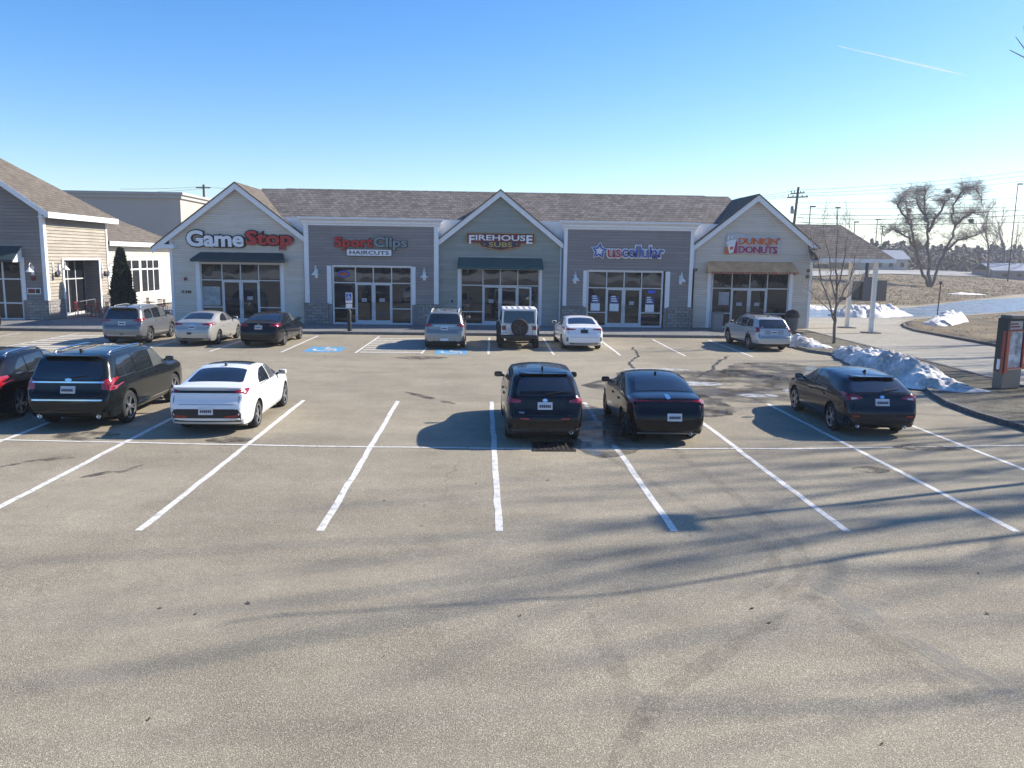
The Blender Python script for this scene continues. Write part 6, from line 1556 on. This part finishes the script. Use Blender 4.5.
# trees outside the frame on the right and behind (their shadows rake the lot)
gS = 'tall bare trees right of the lot'
r = random.Random(91); sh = []
for k in range(20):                      # a row well outside the frame, down sun of the asphalt it shades
    x = r.uniform(28, 44); y = (4+k*1.35 if k < 15 else 24+(k-15)*3.2)+r.uniform(-.6, .6)+(x-5)*.325
    y = min(y, x*1.05); sh.append((x, y, r.uniform(23, 30) if k < 11 else r.uniform(18, 24), r.uniform(.14, .26), k+51))
words = 'slim gnarled old thin straight leaning forked broad tall dark smooth rough wide young grey knotty lean stout pale sparse twiggy mossy bent low high crooked'.split()
for i, (x, y, h, r0, sd_) in enumerate(sh):
    bare_tree('bare_tree', (x, y, -.03), words[i]+' bare tree outside the right edge whose shadow streaks the asphalt', gS, h=h, r0=r0, seed=sd_, levels=3, kids=(9, 4), up=2.4, spread=.36, ratio=.58, twigr=.014, first=.25)
# the branch tip that reaches into the top right corner
tip = at(1018, 48, 12.0)
root = empty('bare_tree', (19.8, 15.2, 0), 'bare tree just outside the right edge with one twig reaching into the upper right corner', 'tree', gS)
TR, CR = MB(), MB(); r = random.Random(8)
TR.tube([(19.8, 15.2, -.1), (19.9, 15.3, 3), (19.7, 15.2, 6.2), (20.0, 15.4, 9.0), (20.3, 15.6, 11)], [.15, .13, .10, .06, .03], 9)
q = [Vector((19.75, 15.2, 5.6)), Vector((16.2, 14.2, 7.0)), Vector((12.6, 12.9, 7.6)), Vector((tip.x+.45, 12.1, tip.z-.1))]; TR.tube(q, [.06, .04, .025, .015], 6)
for dx, dz in ((-.05, .15), (-.12, -.03), (.05, .3)): CR.tube([q[-1], q[-1]+Vector((-.25, 0, dz*.5)), tip+Vector((dx, 0, dz))], [.014, .010, .006], 4)
for k in range(14):
    b_ = Vector((20, 15.4, r.uniform(5, 10.5))); a = r.uniform(-1.2, 1.2); CR.tube([b_, b_+Vector((cos(a)*.8, sin(a)*.8, .7)), b_+Vector((cos(a)*1.3, sin(a)*1.5, 1.8))], [.035, .02, .008], 5)
TR.build('trunk', MT['bark'], root, smooth=True, fix=False); CR.build('crown', MT['twig'], root, smooth=True, fix=False)

# lot lamp whose shadow lies across the stalls
tipg = gp(684, 522); hL = 8.6; dd = hL/math.tan(SUN_EL); bx, by = tipg.x+dd*sin(SUN_AZ), tipg.y+dd*cos(SUN_AZ)
s = empty('parking_lot_lamp', (bx, by, 0), 'tall square headed lot lamp outside the right edge whose shadow crosses the stalls', 'street lamp')
MB().lathe((bx, by, 0), [(.28, 0), (.28, .6), (.001, .61)], 16).build('base', MT['concrete'], s); MB().tube([(bx, by, .6), (bx, by, hL)], [.085, .06], 10).build('pole', MT['darkmetal'], s)
MB().box(bx-.26, bx+.26, by-.42, by+.42, hL-.02, hL+.16).build('lamp_head', MT['darkmetal'], s, bevel=.03)

# dumpster screen, thin post, sign, far lamps
p = gt(862, 300.5); q = at(874, 301, p.y+.1); e_ = at(886.5, 299, p.y+.6)
s = empty('dumpster_screen', p, 'grey boarded bin enclosure on the brown bank behind the canopy posts', 'enclosure')
zt_ = at(866, 277, p.y).z; zb_ = p.z-.2
m_ = MB(); n = 9
for k in range(n):
    a = p.lerp(q, k/n); c_ = p.lerp(q, (k+.93)/n); m_.prism([(a.x, a.y, zb_), (c_.x, c_.y, zb_), (c_.x, c_.y, zt_), (a.x, a.y, zt_)], (0, .05, 0))
m_.build('front_board', plain('weathered_board', (.16, .15, .145), .9, var=.2), s)
m_ = MB(); q2 = Vector((e_.x, q.y+.6, 0))
for k in range(n):
    a = q.lerp(q2, k/n); c_ = q.lerp(q2, (k+.93)/n); m_.prism([(a.x, a.y, zb_), (c_.x, c_.y, zb_), (c_.x, c_.y, zt_-.35), (a.x, a.y, zt_-.35)], (0, .05, 0))
m_.build('gate_board', plain('dark_board', (.085, .08, .078), .9, var=.2), s)
MB().box(p.x+.1, e_.x-.2, p.y+1, p.y+3, zb_, zt_-.5).build('container', MT['darkmetal'], s)
p = at(867.5, 262, gt(864, 300).y+2); tag(MB().tube([(p.x, p.y, H(p.x, p.y)-.1), (p.x, p.y, p.z+.2)], [.22, .18], 8).build('stub_post', MT['darkmetal']), 'short dark post rising behind the grey bin enclosure', 'post')
p = gp(936.5, 321.5, .2); z1 = at(938.5, 284.5, p.y).z
s = empty('delineator_post', p, 'thin rusty post with a small cap on the grass island by the snow heap', 'post')
MB().tube([p, (p.x+.05, p.y, z1)], .04, 6).build('post', plain('rusty_post', (.09, .07, .055), .8), s); MB().obox((p.x+.05, p.y, z1), .2, .06, .22).build('cap', plain('post_cap', (.16, .12, .09), .7), s)
p = gt(897.5, 268.5); z1 = at(897.5, 251, p.y).z
s = empty('yellow_sign', p, 'small faded yellow sign on a post at the edge of the far car park', 'road sign')
MB().tube([p, (p.x, p.y, z1)], .07, 6).build('post', MT['darkmetal'], s); MB().box(p.x-.55, p.x+.55, p.y-.1, p.y-.06, z1-.9, z1+.15).build('panel', plain('faded_yellow', (.42, .28, .09), .6), s)
p = gt(906, 268.5); z1 = at(906, 258, p.y).z; tag(MB().tube([p, (p.x, p.y, z1)], .10, 6).build('marker_post', MT['darkmetal']), 'short dark marker post right of the small yellow sign', 'post')
def far_lamp(x, yt, yb, D, label, arm=1):
    a = at(x, yt, D); zb2 = H(a.x, D); s = empty('far_lamp', (a.x, D, zb2), label, 'street lamp', 'lamps of the far car parks')
    MB().tube([(a.x, D, zb2), (a.x, D, a.z)], [.14, .09], 6).build('pole', MT['darkmetal'], s); MB().box(a.x-.45+arm*.55, a.x+.45+arm*.55, D-.3, D+.3, a.z-.12, a.z+.12).build('lamp_head', MT['darkmetal'], s)
for x, yt, D, lb, am in ((810.5, 206.5, 150, 'far lamp nearest the utility pole', .8), (838, 207.5, 170, 'far lamp with a wide double head above the canopy roof', 0), (877.5, 219.5, 190, 'low far lamp left of the large bare tree', .4), (882.5, 226.5, 200, 'lowest far lamp, close behind another beside the tree', 0), (855, 222, 165, 'far lamp just above the canopy roof end', .6), (1018, 184, 165, 'tall dark far lamp at the right edge', .9)):
    far_lamp(x, yt, 265, D, lb, am)
# utility pole and wires
D = 118; a = at(798.5, 187, D); bz = H(a.x, D)
s = empty('utility_pole', (a.x, D, bz), 'tall wooden utility pole with crossarms right of the doughnut shop gable', 'utility pole'); bb = at(793, 232, D)
dx = (bb.x-a.x)/(a.z-bb.z); ft = Vector((a.x+dx*(a.z-bz), D, bz)); tp_ = Vector((a.x, D, a.z)); MB().tube([ft, tp_], [.26, .17], 8).build('pole', MT['wood'], s)
arms = []
for y, wd in ((193.5, 1.0), (197.5, 1.5)):
    c_ = at(797, y, D); m_ = MB().bar((c_.x-wd, D-.2, c_.z-.05), (c_.x+wd, D-.2, c_.z+.1), .14, .16)
    m_.build('crossarm', MT['wood'], s)
    for k in (-.9, -.45, .45, .9): MB().lathe((c_.x+wd*k, D-.2, c_.z+.1), [(.07, 0), (.09, .12), (.05, .25), (.001, .28)], 8).build('insulator', MT['darkmetal'], s)
c_ = at(794.8, 209.5, D); MB().lathe((c_.x-.45, D-.3, c_.z-.6), [(.26, 0), (.28, .1), (.28, 1.0), (.001, 1.1)], 12).build('transformer', MT['metal'], s, smooth=True)
MB().box(bb.x-.9, bb.x-.2, D-.4, D, at(793, 224, D).z-.2, at(793, 224, D).z+.2).build('box', MT['darkmetal'], s)
a2 = at(203.5, 184.5, 130); s = empty('utility_pole', (a2.x, 130, 0), 'wooden utility pole top showing over the tall grey store', 'utility pole')
MB().tube([(a2.x, 130, -.1), (a2.x, 130, a2.z)], [.26, .17], 8).build('pole', MT['wood'], s); MB().bar((a2.x-1.1, 129.8, a2.z-.5), (a2.x+1.1, 129.8, a2.z-.5), .14, .16).build('crossarm', MT['wood'], s)
WN = ['topmost wire of the bundle crossing the sky', 'second wire from the top, right of the pole', 'third thin wire from the top, right of the pole', 'thin wire passing just above the canopy roof lamps', 'wire level with the far lamp heads', 'thick cable level with the large tree crown', 'lower thick cable through the large tree', 'lowest wire above the far wood']
wires = [((700, 197.5), (797, 190), (1060, 166.5)), ((640, 203), (797, 193.5), (1060, 171)), ((600, 206), (797, 196), (1060, 177)), ((797, 203), (900, 201.5), (1060, 197)), ((797, 208), (900, 208.5), (1060, 206)), ((797, 214), (900, 215), (1060, 208)), ((797, 217.5), (900, 219), (1060, 214)), ((797, 222), (900, 224.5), (1060, 221))]
for k, (ps, lb) in enumerate(zip(wires, WN)):
    Q = []
    P_ = [at(*ps[0], 125), at(*ps[1], D-.2), at(*ps[2], 108)] if k < 3 else [at(*ps[0], D-.3), at(*ps[1], 114), at(*ps[2], 108)]
    if k < 3:
        for a_, b_ in ((P_[0], P_[1]), (P_[1], P_[2])):
            for j in range(9): t = j/8; q_ = a_.lerp(b_, t); Q.append(q_-Vector((0, 0, .5*4*t*(1-t))))
    else:
        for j in range(17):
            t = j/16; q_ = (P_[0]*(1-t)**2+P_[1]*0+P_[2]*t*t)+(P_[1]*2-P_[0]*.5-P_[2]*.5)*2*t*(1-t)*.5*1.0
            q_ = P_[0]*(1-t)*(1-2*t)+P_[1]*4*t*(1-t)+P_[2]*t*(2*t-1); Q.append(q_)
    Q2 = [Q[0]]
    for q_ in Q[1:]:
        if (q_-Q2[-1]).length > .01: Q2.append(q_)
    tag(MB().tube(Q2, .022 if k < 5 else .036, 4).build('overhead_wire', MT['darkmetal'], fix=False), lb, 'wire', 'overhead wires')
for k, (pa, pb) in enumerate((((120, 189), (203.5, 186.5)), ((203.5, 186.5), (250, 189)), ((120, 193), (203.5, 188.5)))):
    A, B_ = at(*pa, 130), at(*pb, 130); tag(MB().tube([A.lerp(B_, t/8)-Vector((0, 0, .5*t/8*(1-t/8))) for t in range(9)], .02, 4).build('overhead_wire', MT['darkmetal'], fix=False), ('upper wire left of the pole over the grey store', 'wire right of the pole over the grey store', 'lower wire left of the pole over the grey store')[k], 'wire', 'overhead wires')

# far wood: one mass of conifers and grey brush on the rise
r = random.Random(12)
def mass(name, mat, x0, x1, D0, D1, n, hmin, hmax, per, leaf, shape, seed):
    r = random.Random(seed); m_ = MB()
    for k in range(n):
        D_ = r.uniform(D0, D1); x = x0+(x1-x0)*(k+r.random())/n; c_ = at(x, 262, D_); zb2 = H(c_.x, D_)-.3; h = r.uniform(hmin, hmax); rad = h*(.24 if shape == 'cone' else .40)
        for j in range(per):
            t = r.random(); a = r.uniform(0, 2*pi)
            rr = rad*((1-t)**.8+.04 if shape == 'cone' else math.sqrt(max(0.02, 1-(2*t-.9)**2*.8)))*r.uniform(.45, 1.1)
            q_ = Vector((c_.x+rr*cos(a), D_+rr*sin(a), zb2+h*t)); L = leaf*r.uniform(.5, 1.4)
            u = Vector((r.gauss(0, 1), r.gauss(0, 1), r.gauss(0, .6))).normalized(); v = u.orthogonal().normalized()
            m_.add([q_-u*L, q_+v*L*.6, q_+u*L, q_-v*L*.6], [(0, 1, 2, 3)])
    tag(m_.build(name, MT[mat], fix=False), kind='stuff')
mass('far_wood', 'pine', 770, 1130, 225, 260, 120, 5, 8.5, 260, .55, 'cone', 1)
mass('far_wood', 'pine', 825, 905, 205, 235, 30, 5.5, 8.5, 260, .5, 'cone', 8)
mass('far_brush', 'brush', 885, 1130, 195, 235, 110, 4.0, 7.0, 260, .42, 'round', 2)
mass('far_wood', 'pine', -250, 300, 250, 300, 110, 7, 10, 160, .7, 'cone', 3)
m_ = MB(); r = random.Random(31)
for k in range(70):
    cx_, cy_ = r.uniform(-110, 110), r.uniform(-75, -58); h = r.uniform(6, 13)
    for j in range(150):
        t = r.random(); a = r.uniform(0, 2*pi); rr = h*.3*((1-t)**.8+.05)*r.uniform(.5, 1.1); q_ = Vector((cx_+rr*cos(a), cy_+rr*sin(a), h*t)); u = Vector((r.gauss(0, 1), r.gauss(0, 1), r.gauss(0, .6))).normalized(); v = u.orthogonal()
        m_.add([q_-u*.7, q_+v*.4, q_+u*.7, q_-v*.4], [(0, 1, 2, 3)])
tag(m_.build('far_wood', MT['pine'], fix=False), kind='stuff')
mound('snow_pile', [(-60, -52, 1, .2), (-30, -53, 2, 1.3), (-14, -53, 2.2, .8), (6, -53, 2, 1.5), (30, -52, 2, 1.0), (50, -52, 1, .2)], 41, 'snow2', 'long snow bank at the rear edge of the lot behind the viewer', group=gr, z0=.0)
q = at(1013.5, 268, 215); s = empty('spruce', (q.x, 215, H(q.x, 215)), 'single pointed dark spruce at the right edge above the grey brush', 'spruce'); hh = at(1013.5, 219, 215).z-H(q.x, 215)
MB().tube([(q.x, 215, H(q.x, 215)), (q.x, 215, H(q.x, 215)+hh*.9)], [.3, .05], 6).build('trunk', MT['bark'], s)
m_ = MB()
for k in range(1600):
    t = r.random()**.8; a = r.uniform(0, 2*pi); rr = hh*.22*(1-t)*r.uniform(.4, 1.1); c_ = Vector((q.x+rr*cos(a), 215+rr*sin(a), H(q.x, 215)+.5+hh*.97*t)); d = Vector((cos(a), sin(a), -.35)); n_ = Vector((-sin(a), cos(a), 0)); L = .6*r.uniform(.5, 1.2)*(1.1-t)
    m_.add([c_-n_*L*.4, c_+n_*L*.4, c_+d*L+Vector((0, 0, .1))], [(0, 1, 2)])
m_.build('crown', MT['pine'], s, fix=False)
# houses beyond the trees
def far_house(x, y, D, w_, h, dp, lb, mat, roof):
    q_ = at(x, y, D); z = H(q_.x, D); s = empty('far_house', (q_.x, D, z), lb, 'house', 'low buildings beyond the far car park'); x0, x1 = q_.x-w_/2, q_.x+w_/2
    MB().box(x0, x1, D, D+dp, z-.3, z+h).build('wall', MT[mat], s); MB().prism([(x0-.5, D-.5, z+h), (x1+.5, D-.5, z+h), (x1+.5, D+dp/2, z+h*1.9), (x0-.5, D+dp/2, z+h*1.9)], (0, 0, .25)).prism([(x0-.5, D+dp+.5, z+h), (x0-.5, D+dp/2, z+h*1.9), (x1+.5, D+dp/2, z+h*1.9), (x1+.5, D+dp+.5, z+h)], (0, 0, .25)).build('roof', roof, s)
    for k in range(3): MB().box(x0+w_*(.2+.3*k), x0+w_*(.3+.3*k), D-.06, D-.004, z+h*.35, z+h*.75).build('window', MT['glass'], s)
rf = plain('pale_metal_roof', (.26, .28, .32), .5, var=.1)
far_house(889, 266, 190, 9, 2.4, 8, 'low pale house left of the yellow sign', 'eifs', rf); far_house(1018, 266, 178, 11, 1.8, 8, 'low building with a blue grey roof at the right edge', 'sid_grey', rf)

# grass tufts on the bank and the island
MT['tuft'] = plain('dry_tuft', (.27, .20, .11), .95, var=.4, scale=2)
m_ = MB(); r = random.Random(77)
for k in range(5200):
    if k < 3800:
        X_ = r.uniform(22, 110); Y_ = 79+max(0, X_-43)*33/32+r.uniform(.8, 34); z = H(X_, Y_)
    else:
        X_ = r.uniform(26.5, 50); Y_ = r.uniform(37, 68); z = .2
        if bank_d(X_, Y_) > -17 or (Y_ > 48+1.0*(X_-26.5)): continue
    n = 4
    for j in range(n):
        a = r.uniform(0, 2*pi); hgt = r.uniform(.06, .26)*(1 if k < 3800 else .5); p0 = Vector((X_+r.gauss(0, .15), Y_+r.gauss(0, .15), z-.02)); w_ = Vector((cos(a), sin(a), 0))*.035
        m_.add([p0-w_, p0+w_, p0+Vector((r.gauss(0, .1), r.gauss(0, .1), hgt))], [(0, 1, 2)])
tag(m_.build('grass', MT['tuft'], fix=False), kind='stuff')

# menu board at the right edge
p = gp(994.5, 388, .13); q = Vector((.93, .37, 0)); yw = atan2(q.y, q.x); n_ = Vector((q.y, -q.x, 0))
s = empty('menu_board', (p.x, p.y, .13), 'dark drive through menu board with a red frame at the right edge', 'menu board'); o_ = Vector((p.x, p.y, .13))
zt_ = at(996, 318, p.y).z; hB = zt_-.13
def bb_(mb, u0, u1, v0, v1, z0, z1):      # box in the board's own axes
    P_ = [o_+q*u+n_*v for u, v in ((u0, v0), (u1, v0), (u1, v1), (u0, v1))]; return mb.prism([(t.x, t.y, .13+z0) for t in P_], (0, 0, z1-z0))
MT['ped'] = plain('taupe_pedestal', (.16, .145, .125), .7)
for u in (.02, 1.6): bb_(MB(), u, u+.9, -.12, .2, 0, .62).build('pedestal', MT['ped'], s, bevel=.01)
W_ = 2.5
bb_(MB(), -.0, .12, -.12, .24, .55, hB).build('side_panel', MT['darkmetal'], s, bevel=.015)
bb_(MB(), .12, W_, .02, .12, .62, hB-.02).build('back_panel', MT['darkmetal'], s)
bb_(MB(), .10, W_, -.12, .26, hB-.02, hB+.10).build('cap', plain('cap_taupe', (.14, .13, .11), .6), s, bevel=.02)
m_ = MB(); zi0, zi1 = .66, hB-.42
for u in (.14, .92, 1.70): bb_(m_, u, u+.06, .13, .19, zi0, zi1)
bb_(m_, .14, W_, .131, .191, zi0-.06, zi0); bb_(m_, .14, W_, .131, .191, zi1, zi1+.06); m_.build('red_frame', plain('red_frame', (.34, .05, .03), .5), s)
# menu faces look toward the drive (away from the lot edge), glazed
m2 = MB()
for u in (.20, .98, 1.76): bb_(m2, u, u+.70, .121, .135, zi0, zi1)
s_ = NT('menu_face'); k_ = s_.noise(2.6, detail=3); s_.base(s_.ramp(k_, [(.34, (.20, .22, .21)), (.46, (.52, .52, .50)), (.58, (.80, .80, .78))])); s_.b.inputs['Roughness'].default_value = .08
m2.build('menu_face', s_.m, s)
m3 = MB()
for u in (.20, .98): bb_(m3, u, u+.62, .121, .15, hB-.36, hB-.10)
hd = m3.build('header_sign', plain('header_face', (.52, .46, .46), .4), s)
m4 = MB()
for u in (.26, 1.04):
    for k in range(2): bb_(m4, u, u+.44-.1*k, .151, .156, hB-.30+k*.09, hB-.25+k*.09)
m4.build('text_lines', MT['dkred'], hd)
m5 = MB(); bb_(m5, -.03, .0, .12, .22, .50, hB-.40); bb_(m5, .0, .12, .241, .27, .50, hB-.42); m5.build('edge_frame', plain('red_edge', (.36, .07, .04), .5), s)
bb_(MB(), -.05, -.0, .02, .12, .62, .95).build('speaker_box', MT['signwhite'], s)

# contrail: ice cloud high up
s_ = NT('contrail'); s_.b.inputs['Base Color'].default_value = (.9, .9, .92, 1); s_.b.inputs['Roughness'].default_value = 1
A, B_ = at(966, 75.5, 5200), at(838, 46, 6400); n = 40; Q = [A.lerp(B_, t/n) for t in range(n+1)]
m_ = MB()
df = s_.n('ShaderNodeBsdfDiffuse'); tl = s_.n('ShaderNodeBsdfTranslucent'); tp = s_.n('ShaderNodeBsdfTransparent'); ad = s_.n('ShaderNodeMixShader'); mx = s_.n('ShaderNodeMixShader'); nz = s_.noise(.01, detail=4)
s_.l(df.outputs[0], ad.inputs[1]); s_.l(tl.outputs[0], ad.inputs[2]); s_.l(s_.ramp(nz, [(.3, .08), (.7, .32)]), mx.inputs[0]); s_.l(tp.outputs[0], mx.inputs[1]); s_.l(ad.outputs[0], mx.inputs[2]); s_.l(mx.outputs[0], s_.o.inputs['Surface'])
m_.tube(Q, [3+8*min(1, t/8)*(1-t/n)**.8 for t in range(n+1)], 8)
tag(m_.build('cloud', s_.m, smooth=True), kind='stuff')

# the winter air over the whole place
hz = MB().box(-1600, 1600, -800, 1700, -1.2, 42).build('haze', (hm := bpy.data.materials.new('haze')))
hm.use_nodes = True; ht = hm.node_tree; ht.nodes.clear(); ho = ht.nodes.new('ShaderNodeOutputMaterial'); hv = ht.nodes.new('ShaderNodeVolumePrincipled')
hv.inputs['Color'].default_value = (.93, .95, 1, 1); hv.inputs['Density'].default_value = .0005; hv.inputs['Anisotropy'].default_value = .2
ht.links.new(hv.outputs[0], ho.inputs['Volume']); tag(hz, kind='stuff')
